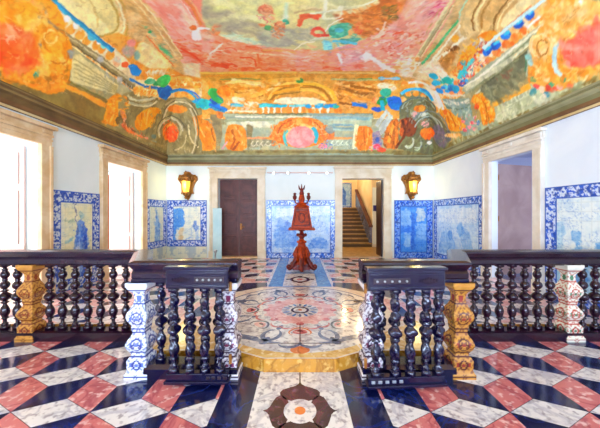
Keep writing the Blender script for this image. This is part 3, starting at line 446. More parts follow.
F2E8C8 F2E8C8 1 1.5 10 -223,817 31,0 31,1 32,1 0,-5 -31,-1 -31,0 -32,-1
E88A30 DC6C1C 1 1 16 88,876 -2,11 -8,10 -11,10 -16,7 -18,5 -20,3 -21,0 -21,-3 -18,-5 -16,-7 -11,-10 -8,-10 -2,-11 3,-10 8,-10 12,-9 15,-7 18,-5 20,-2 20,0 20,2 18,5 15,7 12,9 8,10
E8782A F0A850 1 1 20 -60,899 -9,13 -12,6 -10,-4 -6,-12 3,-15 9,-13 12,-5 10,3 6,12
E88A38 D87030 1 1 20 105,871 1,16 -6,12 -13,5 -15,-5 -9,-13 -2,-16 7,-12 13,-4 14,5
F0A048 E07820 1 1 10 -30,859 -4,9 -11,6 -12,0 -10,-6 -4,-9 4,-9 10,-6 13,0 10,6
F0A048 E07820 1 1 10 71,857 -4,8 -10,5 -12,0 -11,-5 -4,-8 4,-8 10,-5 13,0 10,5
5A88A0 80A0A0 0.8 2 10 110,867 -3,8 -8,5 -10,0 -8,-5 -4,-8 3,-8 8,-5 10,0 8,5
4A78B0 90A8C0 1 1 10 98,908 -2,6 -5,4 -6,0 -6,-4 -2,-6 2,-6 5,-3 7,0 5,3
E88AA0 E88AA0 1 1 10 85,918 -3,5 -7,3 -9,0 -7,-3 -3,-5 2,-5 8,-3 9,0 7,3
F2C878 F0B860 1 1 10 49,883 -3,14 -11,11 -16,8 -19,3 -19,-3 -16,-8 -11,-11 -3,-14 4,-13 11,-11 15,-8 19,-3 19,3 15,8 11,11
EC8482 F4A8A0 1 1 10 43,890 -4,15 -11,12 -17,6 -18,0 -17,-6 -11,-12 -4,-15 4,-14 12,-12 16,-6 18,0 16,6 12,12
48B8B8 48B8B8 1 1 10 -39,903 -3,-3 -1,-4 -1,-3 -1,-3 0,-3 0,-3 2,-3 1,-3 2,-3 3,-3 -6,-5 -3,3 -3,4 -2,4 -1,4 -1,5 0,4 1,4 1,5 2,4 3,3
3CA8B8 3CA8B8 1 1 10 33,867 4,3 3,4 2,3 1,3 0,3 0,4 -1,3 -2,3 -3,3 -3,4 7,8 5,-4 4,-5 2,-5 2,-5 1,-6 -1,-5 -2,-6 -3,-4 -4,-5 -4,-4
C85A18 C85A18 1 1 10 -65,879 3,-12 10,-11 14,-8 18,-6 20,-2 20,2 18,6 14,8 10,11 3,12 5,-1 -4,-13 -10,-12 -16,-10 -19,-5 -21,-2 -21,2 -19,5 -16,10 -10,12 -4,13
F0B058 E88A30 1 1 10 28,842 -5,5 -13,4 -16,0 -13,-4 -5,-5 5,-6 13,-3 16,0 13,3
A8A07C 8A8868 1 1 22 -156,898 26,0 27,0 26,0 7,12 -28,5 -29,4 -28,5
9CA890 B8C0A0 1 1 22 87,898 27,0 26,0 26,0 1,20 -28,0 -28,0 -28,0
E0D8B8 E0D8B8 1 1 10 -139,910 -1,3 -2,2 -2,1 -2,0 -2,-2 -1,-2 0,-3 1,-2 2,-2 2,-1 0,-2 -4,1 -2,2 -2,4 1,4 1,3 3,2 4,0 3,-1 2,-3 1,-4
E0D8B8 E0D8B8 1 1 10 -124,910 -1,3 -1,2 -2,1 -2,0 -2,-2 -2,-2 0,-3 1,-2 2,-2 3,-1 -1,-2 -3,1 -3,2 -1,4 0,4 2,3 3,2 3,0 3,-1 3,-3 1,-4
E0D8B8 E0D8B8 1 1 10 -108,910 -1,3 -2,2 -2,1 -2,0 -2,-2 -1,-2 0,-3 1,-2 2,-2 2,-1 0,-2 -4,1 -2,2 -2,4 0,4 2,3 3,2 4,0 3,-1 2,-3 1,-4
E0D8B8 E0D8B8 1 1 10 -93,910 -1,3 -1,2 -2,1 -2,0 -2,-2 -2,-2 0,-3 1,-2 2,-2 3,-1 -1,-2 -3,1 -3,2 -1,4 0,4 2,3 3,2 3,0 3,-1 3,-3 1,-4
DCE4CC DCE4CC 1 1 10 108,908 -1,3 -1,2 -2,1 -2,0 -2,-2 -2,-2 0,-3 1,-2 2,-2 2,-1 -1,-2 -3,1 -2,2 -1,4 0,4 2,3 3,2 3,0 4,-1 2,-3 0,-4
DCE4CC DCE4CC 1 1 10 123,908 0,3 -2,2 -2,1 -2,0 -2,-2 -1,-2 0,-3 0,-2 2,-2 3,-1 -1,-2 -3,1 -3,2 -1,4 0,4 2,3 3,2 4,0 3,-1 2,-3 1,-4
DCE4CC DCE4CC 1 1 10 139,908 -1,3 -1,2 -2,1 -2,0 -2,-2 -2,-2 0,-3 1,-2 2,-2 2,-1 -1,-2 -3,1 -2,2 -2,4 1,4 2,3 3,2 3,0 4,-1 2,-3 0,-4
DCE4CC DCE4CC 1 1 10 154,908 0,3 -2,2 -2,1 -2,0 -2,-2 -1,-2 0,-3 0,-2 2,-2 3,-1 -1,-2 -3,1 -3,2 -1,4 0,4 2,3 3,2 4,0 3,-1 2,-3 1,-4
E4801C F09A38 1 1 14 -218,857 11,-4 13,0 18,4 10,12 2,19 1,18 -2,16 -15,9 -28,1 -18,-5 -6,-13 0,-18 6,-25
B85A14 B85A14 1 1 10 -212,870 2,7 4,14 -1,14 -7,14 -4,8 6,2 3,-7 8,-16 2,-16 -5,-15 -2,-7
A85018 A85018 1 1 10 -190,901 -22,27 6,4 22,-27
F4B060 F4B060 1 1 10 -196,865 14,25 5,-3 -13,-25
D8A0A0 D8A0A0 1 1 10 -227,901 -17,23 5,4 17,-23
EC8A28 E4781C 1 1 14 180,858 22,0 14,4 6,11 3,18 -1,25 -14,13 -25,3 -14,-18 -1,-37
F8E0A8 F8E0A8 1 1 10 170,854 -1,9 -2,16 -1,17 -1,18 -1,9 9,0 0,-8 1,-18 1,-17 2,-16 1,-8
C46018 C46018 1 1 10 191,867 7,41 5,0 -7,-42
F4B058 F4B058 1 1 10 206,864 -1,26 -1,28 5,0 1,-27 1,-27
8F8058 78704A 1 1.5 10 -162,849 20,10 -6,29 -5,30 -10,12 0,-27 0,-27
A89098 7A78A0 1 1 20 220,878 24,-9 6,24 6,25 -29,10 -3,-25
D85070 D85070 1 1 10 250,918 -2,5 -6,3 -8,0 -6,-3 -3,-5 2,-5 6,-3 8,0 6,3
4A60B0 4A60B0 1 1 10 245,898 -1,5 -3,3 -4,0 -3,-3 -2,-5 1,-5 3,-2 4,0 3,2
E08020 EA9C3C 1 1 12 -332,839 32,-3 19,5 12,12 7,16 3,19 0,19 -3,17 -19,8 -54,-3 -28,-23 4,-23 5,-22
A85414 A85414 1 1 10 -313,851 4,7 8,14 7,17 5,20 2,10 6,-2 -2,-10 -4,-20 -5,-17 -9,-15 -4,-7
F4B868 F4B868 1 1 10 -287,860 12,39 5,-2 -12,-39
9A5018 9A5018 1 1 10 -339,860 1,49 11,-2 -2,-49
887C58 9C8C60 1 1 16 -266,826 18,0 9,13 1,26 -2,23 -5,20 -6,0 -7,-20 -6,-23 -7,-26
C86A30 E09048 1 1 10 -227,823 -4,9 -6,5 -8,0 -5,-5 -1,-9 3,-9 7,-5 8,0 5,5
D9792A B86020 1 1 14 272,845 19,-10 19,19 6,24 6,25 -21,24 -34,-3 -11,-20 5,-37
F0A040 F0A040 1 1 10 279,850 -5,28 -5,29 8,2 6,-29 4,-28
C8CCC0 A8B0A8 1 1 10 239,864 11,-17 10,-17 12,2 -7,23 -8,23 -11,10
D05030 D05030 1 1 10 268,928 -3,5 -7,3 -9,0 -7,-3 -3,-5 2,-5 8,-3 8,0 8,3
35A8C0 2F78C0 1 1 10 -330,792 10,1 19,2 15,4 11,6 14,4 15,2 7,1 5,-16 -7,-1 -14,-1 -11,-4 -11,-6 -15,-4 -20,-3 -9,-1
2A60B8 3AA0B8 1 1 10 -269,806 5,3 12,6 12,3 11,2 4,0 4,-13 -5,0 -9,-1 -10,-3 -11,-6 -5,-2
38B0A8 48C8C8 1 1 10 -259,799 -6,7 -14,5 -17,0 -15,-5 -4,-7 9,-8 16,-5 16,0 12,5
3CA050 58C068 1 1 10 -231,763 -5,8 -9,5 -10,0 -8,-5 -1,-8 5,-8 10,-4 10,0 6,4
2F9078 2A70A0 1 1 10 -224,792 -7,4 -10,-1 -8,-5 -4,-7 2,-8 7,-4 10,1 8,5 4,8
2858B0 2858B0 1 1 10 -240,789 -3,7 -8,4 -9,0 -6,-4 -1,-7 4,-6 8,-4 8,0 6,4
2F9A70 48B880 1 1 10 263,763 -2,8 -7,5 -11,0 -10,-5 -5,-8 2,-8 7,-4 11,0 9,4
2C8F4C 2870A0 1 1 10 257,788 -1,9 -7,6 -10,0 -9,-6 -4,-9 1,-8 7,-6 9,0 9,6
2E60C0 3A90D0 1 1 14 313,795 -2,11 -14,7 -18,0 -14,-7 -7,-11 3,-11 11,-7 15,0 17,7
38B0A0 38B0A0 1 1 10 279,784 -1,5 -8,4 -9,0 -9,-4 -4,-5 2,-6 7,-3 10,0 8,3
2858B0 2858B0 1 1 10 244,812 -1,4 -6,3 -7,0 -6,-3 -3,-4 1,-5 6,-2 7,0 6,2
E08040 F0B070 1 1 10 232,786 -1,5 -7,3 -8,0 -8,-3 -3,-5 2,-6 6,-3 8,0 7,3
E6D894 DCCB86 1 1.5 5 -388,392 7,7 8,7 7,6 8,7 8,7 8,6 8,5 9,6 10,4 -7,14 -6,14 -7,14 -20,19 -15,-10 -15,-10 -3,-14 -3,-12 -3,-13 -2,-11 -2,-11 2,-10 3,-8 3,-9
EBDFA0 E0D294 1 1 5 -382,403 12,12 3,11 4,12 1,12 1,13 1,14 -5,19 -12,-6 -8,-20 -2,-15 -2,-14 -1,-11 0,-10 1,-15
B8984A B8984A 1 1 10 -326,447 -2,8 -3,16 -6,13 -8,10 -8,4 -9,-1 -10,-4 -10,-8 -4,-5 -3,3 5,5 10,8 10,5 11,1 11,-5 9,-11 6,-15 3,-17 2,-8
ECE0AC ECE0AC 1 1 10 -317,451 -2,9 -5,18 -7,15 -10,12 -9,5 -9,-2 -5,-1 -1,4 5,1 11,2 11,-6 11,-13 7,-17 5,-19 2,-9
BC9444 BC9444 1 1 10 -310,453 -3,9 -4,19 -8,17 -12,13 -11,7 -9,1 -6,0 0,4 6,0 10,-1 12,-8 12,-15 9,-18 4,-19 3,-9
D0B870 D0B870 1 1 10 -350,430 -2,7 -4,14 -6,11 -9,7 -5,3 2,2 5,-3 9,-7 7,-12 3,-15 2,-7
DDBB80 D0A868 1 2 10 -302,455 16,1 16,0 1,16 1,17 0,18 -5,23 -6,24 -21,21 -20,15 -11,-12 -11,-14 -10,-13 10,-21 10,-21 8,-14 7,-13 8,-14
E8A848 DE8C34 1 2 12 -384,487 15,10 15,10 9,19 6,16 7,16 -15,34 6,18 6,20 6,20 8,21 7,21 9,21 36,0 -14,43 -21,-1 -22,-1 -21,-2 -13,-21 -13,-24 -12,-22 -11,-21 -11,-21 1,-23 2,-22 1,-20 1,-19 1,-18 2,-16 5,-13 5,-13
F0DC98 E8CC80 1 2 8 -341,553 7,1 8,16 9,32 4,27 -2,20 -7,10 -12,-3 -13,-12 -13,-19 -7,-20 -2,-19 5,-15 13,-12
F0E4C0 E8D0A0 1 3 12 -291,653 22,0 23,0 -13,34 -12,32 -18,-6 -17,-9
B8A0A0 98A8A0 0.8 3 18 -357,562 -8,5 -9,-2 -6,-8 -1,-10 5,-8 7,-3 8,2 6,6 2,9
E06838 E06838 1 1 10 -383,560 -4,1 -5,-3 -4,-6 -1,-6 1,-4 5,-1 5,3 4,5 1,6
E89080 E89080 1 2 10 -343,549 -5,3 -5,-1 -5,-4 -1,-6 2,-6 5,-2 5,1 5,4 1,5
6AA0A0 6AA0A0 0.8 2 10 -356,579 -6,4 -5,0 -3,-4 0,-6 4,-6 5,-4 5,0 3,3 0,6
F0E2B8 E0CC98 1 1 8 -400,410 10,12 1,11 1,11 1,12 1,13 1,14 2,14 1,15 1,16 -1,18 -1,18 -1,20 -11,17 -13,16 -4,-27 -4,-24 -1,-17 0,-16 -1,-15 -1,-15 0,-13 0,-13 -1,-12 1,-13 1,-13 1,-12 0,-11
E8922C F0AC50 1 1 10 -408,431 -6,-1 -3,-4 0,-4 3,-2 5,-1 6,2 3,3 0,4 -3,3
E8922C F0AC50 1 1 10 -407,446 -5,-2 -4,-4 0,-4 3,-3 5,0 6,1 4,4 0,4 -3,3
E8922C F0AC50 1 1 10 -405,464 -6,-2 -3,-4 -1,-5 4,-3 5,0 6,1 4,4 1,4 -4,4
E8922C F0AC50 1 1 10 -404,479 -6,-2 -4,-4 0,-5 3,-3 6,-1 6,2 4,4 1,5 -4,3
E8922C F0AC50 1 1 10 -399,499 -7,-2 -4,-5 0,-5 3,-3 6,-1 7,1 4,5 0,5 -3,4
E8922C F0AC50 1 1 10 -398,511 -7,-2 -4,-5 0,-5 3,-4 7,-1 6,2 4,4 1,5 -4,4
E8922C F0AC50 1 1 10 -398,533 -7,-2 -4,-5 0,-6 3,-4 7,-1 7,2 4,4 1,6 -4,5
F4F4E4 F4F4E4 1 1 10 -397,430 -4,-1 -3,-2 0,-3 2,-1 4,-1 4,1 2,2 1,3 -2,2
F4F4E4 F4F4E4 1 1 10 -396,448 -4,-1 -2,-3 -1,-3 3,-2 3,-1 4,1 3,3 0,3 -2,2
F4F4E4 F4F4E4 1 1 10 -389,497 -5,-1 -3,-3 0,-3 2,-3 5,-1 4,1 3,3 0,3 -2,3
6AC0C8 50B0C0 1 1 10 -388,481 -5,2 -5,-2 -4,-4 0,-5 3,-4 5,-1 5,1 3,4 1,5
88D8C8 88D8C8 1 1 10 -389,508 -3,1 -4,-2 -2,-4 -1,-3 2,-3 3,-1 4,1 3,4 0,4
2890B8 3AA8C8 1 1 10 -393,393 0,8 0,19 0,19 -1,19 0,23 2,28 0,15 9,1 -1,-15 -2,-28 0,-23 0,-20 0,-19 0,-18 0,-9
1F78A8 1F78A8 1 1 10 -389,393 0,9 0,18 0,20 0,19 1,24 0,27 1,15 3,0 0,-15 -1,-27 -1,-23 0,-20 0,-19 0,-19 0,-9
2A9AC0 58B8D0 1 1 10 -391,400 -4,22 5,1 4,-22
2090D8 3070C8 1 1 10 -390,572 11,8 0,31 -14,0 -7,-18
E86030 E86030 1 1 10 -387,572 -4,1 -5,-2 -3,-6 -1,-5 2,-4 4,-1 4,3 4,5 1,5
C8D8C8 E8B080 1 2 10 -392,552 -6,2 -6,-3 -4,-6 0,-6 3,-5 6,-1 5,2 4,5 1,7
96875C 857850 1 1 6 -427,392 0,7 0,14 0,17 0,22 1,30 1,19 0,21 0,21 0,23 -1,23 -1,26 -2,28 19,5 0,-28 0,-26 1,-25 -1,-23 0,-22 -1,-21 -1,-19 -2,-30 -1,-22 0,-17 0,-15 0,-6
C4B88C C4B88C 1 1 10 -421,438 1,16 1,17 0,18 1,22 1,24 1,29 2,32 1,36 5,0 -2,-36 -1,-32 -2,-29 -1,-24 -1,-22 -1,-18 -1,-17 0,-16
5E5034 5E5034 1 1 10 -428,418 0,11 2,25 0,15 0,16 1,20 0,21 0,39 0,33 0,18 3,1 0,-18 0,-33 0,-39 -1,-21 0,-20 -1,-17 0,-15 -1,-25 -1,-11
B8B8B0 B8B8B0 1 2 10 -416,517 -3,-2 -3,-4 0,-4 1,-3 3,-1 3,1 3,4 0,4 -1,3
B8B8B0 B8B8B0 1 2 10 -424,580 -4,-2 -2,-5 -1,-5 2,-4 3,-1 4,2 2,4 1,6 -2,4
D6CB92 C4B880 1 1 6 -442,459 10,12 -1,12 0,13 -1,14 -1,15 -1,15 -1,16 -1,18 -21,-1 -4,-20 -5,-19 -4,-18 -4,-17 -4,-16 -3,-14 14,-3 14,-3
A89A60 A89A60 1 1 10 -446,464 1,18 0,19 1,21 0,23 0,26 3,0 -1,-25 0,-23 -1,-21 0,-20 -1,-18
A89A60 A89A60 1 1 10 -453,467 1,17 2,20 1,21 1,22 1,25 3,1 -2,-25 -1,-23 -2,-21 -1,-19 -1,-18
A89A60 A89A60 1 1 10 -460,469 2,18 2,19 2,21 2,22 2,25 3,0 -3,-24 -2,-23 -2,-21 -2,-19 -2,-17
A89A60 A89A60 1 1 10 -467,472 2,17 3,19 3,21 3,22 3,24 2,0 -3,-24 -3,-22 -3,-20 -3,-19 -2,-18
A89A60 A89A60 1 1 10 -474,474 3,18 3,19 4,20 4,22 4,24 2,0 -4,-24 -4,-22 -4,-20 -3,-19 -4,-18
6E6038 6E6038 1 1 10 -443,454 -20,6 -22,4 1,4 22,-4 21,-6
6E6A38 6E6A38 1 1 10 -487,466 1,20 2,21 2,23 2,25 4,1 -2,-25 -2,-23 -2,-22 -2,-19
8F7C42 7C6434 1 1.5 5 -530,366 3,10 4,11 3,11 5,12 6,12 6,13 7,14 7,14 2,15 2,15 1,16 2,18 2,18 3,20 -16,5 -16,4 -16,3 -17,2 -5,-22 -5,-21 -5,-19 1,-16 0,-15 1,-14 1,-13 1,-12 0,-12 -1,-13 -1,-12 -1,-12 -2,-11 -1,-10 -1,-10 10,0 10,0
E8922E F0A23C 1 1 10 -500,458 1,9 2,20 1,24 0,29 0,16 11,3 0,-15 -1,-30 -2,-24 -2,-21 -1,-10
EDA030 E88A22 1 1 7 -423,350 8,8 7,8 8,8 6,9 5,9 -3,13 -6,13 -12,12 -9,12 -8,10 -11,8 -13,3 -14,2 -15,1 -12,-1 -11,-3 -9,-9 -8,-14 -3,-13 -1,-14 -1,-10 0,-9 -2,-13 -2,-11 9,-5 8,-4 8,-5 10,-2 10,-1 10,-2 9,-3 10,-2 11,2 11,1
F2B848 EAA038 0.8 4 9 -426,356 6,7 6,7 6,7 4,8 3,9 -6,12 -11,3 -15,-8 -7,-11 -1,-11 -5,-11 -8,-10 2,-6 11,-4
A89890 908878 0.8 3 10 -406,394 -4,5 -7,1 -6,-3 -2,-6 1,-5 4,-4 7,-1 5,3 3,5
F0A088 F0A088 0.7 3 10 -408,384 -4,0 -5,-3 -4,-5 -1,-4 1,-3 4,0 5,3 4,5 1,4
B0A8A8 B0A8A8 0.8 3 10 -415,373 -3,0 -3,-1 -2,-3 -1,-2 2,-2 2,0 3,2 2,2 1,3
EE9A2C F2AE44 1 1 8 -440,445 -9,2 -9,-1 -9,-4 -8,-6 -5,-8 -2,-8 1,-7 4,-5 6,-4 7,-2 9,-1 8,2 8,4 7,6 4,6 1,8 -1,7 -5,6
C87018 C87018 1 1 10 -472,408 7,-3 8,-1 9,2 8,4 6,5 3,7 0,8 -3,6 -7,5 -9,2 1,3 10,-2 7,-6 4,-7 0,-9 -4,-8 -7,-6 -8,-4 -10,-2 -9,1 -8,3
F4B850 F0A838 1 1 10 -435,422 -5,0 -6,-4 -4,-6 -1,-5 3,-4 5,1 6,3 4,6 1,6
D07A1C D07A1C 1 1 10 -451,399 4,-1 5,1 5,2 4,4 3,4 2,5 -1,4 -2,3 -4,1 -6,-1 0,3 6,1 5,-2 4,-3 0,-6 -1,-5 -4,-5 -5,-5 -6,-2 -6,-1 -4,1
E8661E E4501C 1 2 6 -477,411 -8,-2 -8,-4 -7,-5 -6,-6 -6,-7 -3,-7 -2,-7 -1,-6 1,-6 3,-5 4,-4 4,-3 6,-2 6,0 7,1 7,1 6,3 7,4 5,5 5,6 4,6 2,7 1,7 -1,6 -2,6 -4,5 -6,4 -6,2
F08C58 F4A488 0.85 4 9 -459,393 -5,-2 -6,-4 -5,-7 -4,-8 -3,-8 -1,-7 1,-6 2,-4 4,-1 5,2 5,3 5,6 4,7 3,8 2,8 0,6 -3,5
F4D0C0 F4D0C0 1 2 10 -460,379 -4,0 -3,-3 -2,-3 0,-3 1,-1 3,0 4,2 2,3 0,3
E03C18 F06A28 0.7 4 10 -485,383 -7,-1 -8,-6 -5,-7 -1,-7 2,-4 6,-1 7,3 7,6 3,7 0,6
F2AE40 F2AE40 1 1.5 10 -521,361 0,5 3,13 6,12 12,10 14,6 16,3 14,-2 11,-6 5,-10 -1,-12 -5,-12 -8,-13 -4,-5 -4,0 4,6 8,12 4,12 1,11 -4,8 -10,5 -12,2 -14,-3 -13,-5 -10,-9 -6,-10 -2,-12 -1,-6
B86818 B86818 1 1 10 -525,361 2,7 2,13 8,13 13,10 15,7 16,2 8,1 0,-2 -8,-1 -16,-2 -14,-6 -12,-10 -8,-12 -2,-13 -2,-7
3AA8A0 58C0B0 1 1 10 -458,403 -3,3 -6,4 -7,3 -8,1 -8,0 -9,-3 -5,-1 0,5 5,2 10,2 10,1 9,-2 8,-3 6,-5 3,-2
5A7A90 5A7A90 1 1 10 -456,411 -4,1 -4,-1 -1,-2 1,-3 3,-2 4,0 4,1 1,2 -1,3
3A8868 3A8868 1 1 10 -501,417 -3,0 -2,-2 -2,-2 1,-2 2,-2 2,1 3,1 1,3 0,2
E07C1C F0A038 1 1.5 10 -524,391 1,6 2,12 3,11 2,11 4,12 8,11 4,6 4,-2 -4,-6 -7,-10 -5,-11 -2,-10 -2,-12 -3,-12 -1,-6
EE9E34 D87A1C 1 1 16 -468,448 -5,0 -4,-4 -3,-5 0,-4 3,-3 5,1 5,3 3,4 0,5
EE9E34 D87A1C 1 1 16 -476,460 -5,-1 -5,-3 -2,-5 0,-5 3,-3 5,1 5,3 3,5 0,5
EE9E34 D87A1C 1 1 16 -495,452 -5,-1 -4,-4 -3,-5 1,-4 3,-3 5,1 5,3 2,5 0,5
EE9E34 D87A1C 1 1 16 -508,439 -5,-1 -4,-4 -3,-5 1,-4 4,-2 4,1 5,3 2,5 0,5
EE9E34 D87A1C 1 1 16 -418,441 -5,0 -5,-2 -3,-4 0,-5 3,-3 4,0 5,2 3,4 0,5
EE9E34 D87A1C 1 1 16 -412,428 -5,1 -5,-2 -3,-4 0,-4 3,-3 4,-1 5,2 3,4 0,4
D88828 D88828 1 1 10 -420,374 -4,1 -4,-2 -4,-2 -2,-4 0,-3 1,-2 3,-1 4,1 4,2 3,3 1,-1 -3,-3 -5,-3 -5,-1 -4,2 -1,3 0,4 3,4 4,3 5,2 4,-1
D88828 D88828 1 1 10 -424,395 -4,1 -4,-2 -4,-3 -2,-4 -1,-3 2,-3 3,-1 4,1 4,2 3,4 2,-1 -4,-4 -5,-3 -5,0 -4,1 -2,3 0,4 3,5 5,4 5,2 5,-1
D88828 D88828 1 1 10 -400,410 -4,1 -5,-1 -4,-3 -2,-4 -1,-4 2,-3 3,-1 4,0 4,2 3,4 2,-1 -4,-4 -5,-2 -5,-1 -4,2 -2,3 0,5 4,5 4,4 6,1 5,-1
8A7050 A08868 1 2 10 -423,387 0,5 0,11 1,13 0,16 1,8 5,1 0,-8 -1,-16 0,-13 -1,-11 0,-5
8A98A0 A8A890 1 2 10 -438,461 -5,1 -4,-2 -2,-3 1,-4 3,-2 5,-1 4,2 2,3 -1,4
F09A26 E8861C 1 1 10 -464,567 7,9 4,12 0,16 -8,11 -16,5 -18,-3 -20,-13 -11,-17 -2,-21 9,-9 18,1 16,1 11,2
F6B850 F6B850 1 1 10 -468,569 -7,4 -14,7 -13,1 -12,-5 -6,-2 -1,5 7,3 13,5 15,-2 14,-7 6,-4
C06A14 C06A14 1 1 10 -461,594 -31,8 1,4 32,-9
9A8C5C 7E7248 1 1 8 -437,603 9,24 9,25 9,26 5,37 18,36 20,28 32,-2 20,17 24,16 -5,20 -4,20 -5,20 -4,20 -4,21 -4,21 -3,22 -46,2 -46,3 -47,2 -48,3 -48,2 3,-75 5,-69 4,-63 3,-56 4,-28 3,-24 3,-22 3,-21 16,-5 16,-5 16,-7 15,-7
C8C090 C8C090 1 1 10 -399,691 -7,-1 -7,-4 -7,-8 -7,-10 -6,-11 -5,-12 -3,-11 -1,-10 0,-9 2,-6 -6,-4 -2,8 0,10 2,11 3,13 5,13 7,13 8,11 8,9 9,6 7,2
6E6440 6E6440 1 1 10 -404,703 -8,-2 -8,-6 -8,-8 -7,-12 -7,-12 -5,-13 -3,-13 -2,-11 1,-10 2,-7 -4,-3 -2,8 0,11 1,12 3,14 6,14 7,13 8,13 9,10 9,8 8,2
D8D0A4 D8D0A4 1 1 10 -411,706 -6,-3 -6,-7 -6,-7 -7,-10 -6,-11 -5,-11 -3,-12 -3,-10 -1,-9 0,-8 -5,-1 0,8 1,10 3,11 4,12 5,13 6,12 7,11 8,10 7,8 6,3
F0A030 E88A20 1 1 12 -474,659 22,17 16,17 9,28 4,23 -2,17 -6,1 -10,-18 -12,-6 -13,5 -14,-11 -14,-28 -8,-19 -4,-16 4,-10 12,-5
C47018 C47018 1 1 10 -461,670 -39,7 1,6 39,-8
F8BC58 F8BC58 1 1 10 -443,690 -40,7 1,8 41,-10
D8CCA0 D8CCA0 1 1 10 -452,823 15,-22 17,-11 17,-2 16,6 20,-3 17,1 14,7 10,12 4,15 -2,18 8,-1 2,-19 -5,-16 -11,-13 -15,-8 -20,-1 -20,-2 -17,-7 -19,1 -18,11 -16,21
6A6242 6A6242 1 1 10 -459,813 18,-24 21,-11 20,0 18,9 22,-1 20,4 15,10 9,16 3,19 -7,22 7,0 5,-22 -3,-21 -10,-17 -16,-11 -21,-4 -22,-2 -20,-9 -21,-1 -22,10 -19,24
C0B684 C0B684 1 1 10 -493,833 11,-25 14,-12 14,-1 14,9 10,18 11,14 11,7 4,12 -4,15 -12,15 8,1 13,-17 3,-16 -5,-13 -12,-8 -13,-17 -12,-21 -16,-11 -16,0 -15,12 -12,26
E8842C D86A28 1 1 14 -418,877 -17,16 -26,12 -26,2 -8,-27 10,-36 15,-19 17,1 13,18 17,6 8,11
B8502C E89040 1 1 10 -449,895 -9,6 -14,4 -14,0 -6,-8 4,-15 7,-1 11,4 13,0 8,3
F0A848 F0A848 1 1 10 -436,860 -5,4 -9,3 -8,-3 -1,-14 3,-9 5,-1 4,7 6,7 6,2
E89A40 D08030 1 1 10 -345,810 -9,7 -19,4 -20,0 -13,-4 2,-15 9,-3 16,0 18,0 13,4
E89028 D07818 1 1 10 -337,832 42,-6 -5,23 -5,23 -5,23 -27,-12 0,-26
E8702C C86040 1 1 10 -513,609 -3,7 -6,16 -3,25 1,37 0,33 8,6 0,-36 -1,-36 2,-24 5,-15 3,-8
E8A080 D88A50 1 1 10 -484,620 -6,5 -6,-1 -4,-4 1,-8 5,-7 6,-4 6,0 3,4 -1,8
E06848 D8A080 1 1 10 -516,694 -3,-1 -3,-4 -1,-6 0,-5 2,-3 3,2 3,4 2,6 0,5
E06848 D8A080 1 1 10 -513,739 -3,-2 -3,-9 -2,-12 0,-10 2,-4 3,2 3,8 2,12 0,10
E06848 D8A080 1 1 10 -519,674 -3,-1 -3,-4 -1,-6 0,-5 2,-2 3,1 3,4 1,6 0,5
6A8070 6A8070 1 1 10 -497,800 -4,-1 -5,-9 -2,-14 1,-12 2,-7 5,1 4,9 2,13 0,12
8AA8A0 8AA8A0 0.7 2 10 -512,816 -5,-4 -4,-16 -3,-21 -1,-18 2,-8 4,5 5,15 3,20 1,18
5E5030 5E5030 1 2 10 -496,599 -4,7 -8,16 -6,16 -2,16 -1,8 5,3 1,-8 2,-15 5,-15 9,-16 3,-8
D8C894 E8D8A0 1 1 10 -366,855 -3,11 -5,23 6,18 18,10 10,6 6,-4 -10,-5 -17,-10 -6,-16 5,-22 3,-12
C8B888 C8B888 1 1 10 -476,932 16,-3 33,-7 24,-12 14,-18 7,-9 -6,0 -6,8 -14,18 -21,11 -31,5 -16,3
A08C58 8A7648 1 1 5 -533,553 1,17 2,37 3,57 2,47 3,89 2,99 9,1 -3,-97 -3,-87 -3,-49 -3,-58 -3,-37 -1,-17
F2DCA8 E8B860 1 1 12 -404,609 13,21 13,21 14,21 16,21 15,20 17,15 23,2 23,2 -8,23 -6,22 -21,-11 -20,-11 -39,-13 -20,-17 -20,-24 -10,-25 -10,-24 -9,-22 15,-10
E88A2C F0B050 1 1 10 -416,635 -4,0 -5,-3 -3,-6 0,-6 3,-4 4,-1 5,3 3,6 0,6
E88A2C F0B050 1 1 10 -411,659 -5,1 -4,-3 -4,-7 0,-6 3,-5 5,0 4,3 3,6 1,6
E88A2C F0B050 1 1 10 -399,684 -5,2 -5,-4 -4,-6 0,-7 3,-5 4,-2 5,3 4,7 0,7
E88A2C F0B050 1 1 10 -342,724 -5,5 -5,-1 -4,-6 -1,-8 2,-8 5,-4 5,0 4,5 1,8
E88A2C F0B050 1 1 10 -327,744 -5,5 -6,3 -6,-1 -1,-9 2,-8 5,-6 5,0 5,4 2,6
E88A2C F0B050 1 1 10 -297,741 -4,5 -6,4 -7,0 -3,-4 0,-5 5,-6 6,-4 6,0 3,4
E88A2C F0B050 1 1 10 -276,744 -3,5 -6,3 -6,0 -4,-3 0,-5 4,-6 6,-3 6,0 3,3
E88A2C F0B050 1 1 10 -349,769 -5,5 -7,3 -7,0 -1,-10 2,-9 5,-5 6,1 4,6 4,4
E88A2C F0B050 1 1 10 -327,769 -4,5 -7,3 -7,0 -4,-3 1,-5 4,-5 7,-3 7,0 3,3
E88A2C F0B050 1 1 10 -304,777 -4,5 -7,4 -7,0 -5,-4 0,-5 5,-5 6,-3 7,0 4,3
F8E8B0 F8E8B0 1 1 10 -423,647 -2,0 -4,-2 -1,-4 -1,-4 2,-3 3,0 3,2 2,4 0,4
F8E8B0 F8E8B0 1 1 10 -401,662 -3,1 -3,-2 -2,-4 0,-4 1,-3 3,-1 3,2 2,4 1,4
F8E8B0 F8E8B0 1 1 10 -398,696 -3,1 -3,-3 -2,-4 0,-5 1,-3 3,-1 3,2 3,4 0,5
1F68A8 2A88C8 1 1 10 -413,593 1,8 3,16 2,15 3,14 4,16 8,15 3,8 5,-4 -3,-8 -7,-14 -5,-14 -2,-14 -3,-15 -2,-16 -2,-7
1F80C0 2A60B0 1 1 10 -384,681 15,20 -2,42 -23,-3 -5,-33
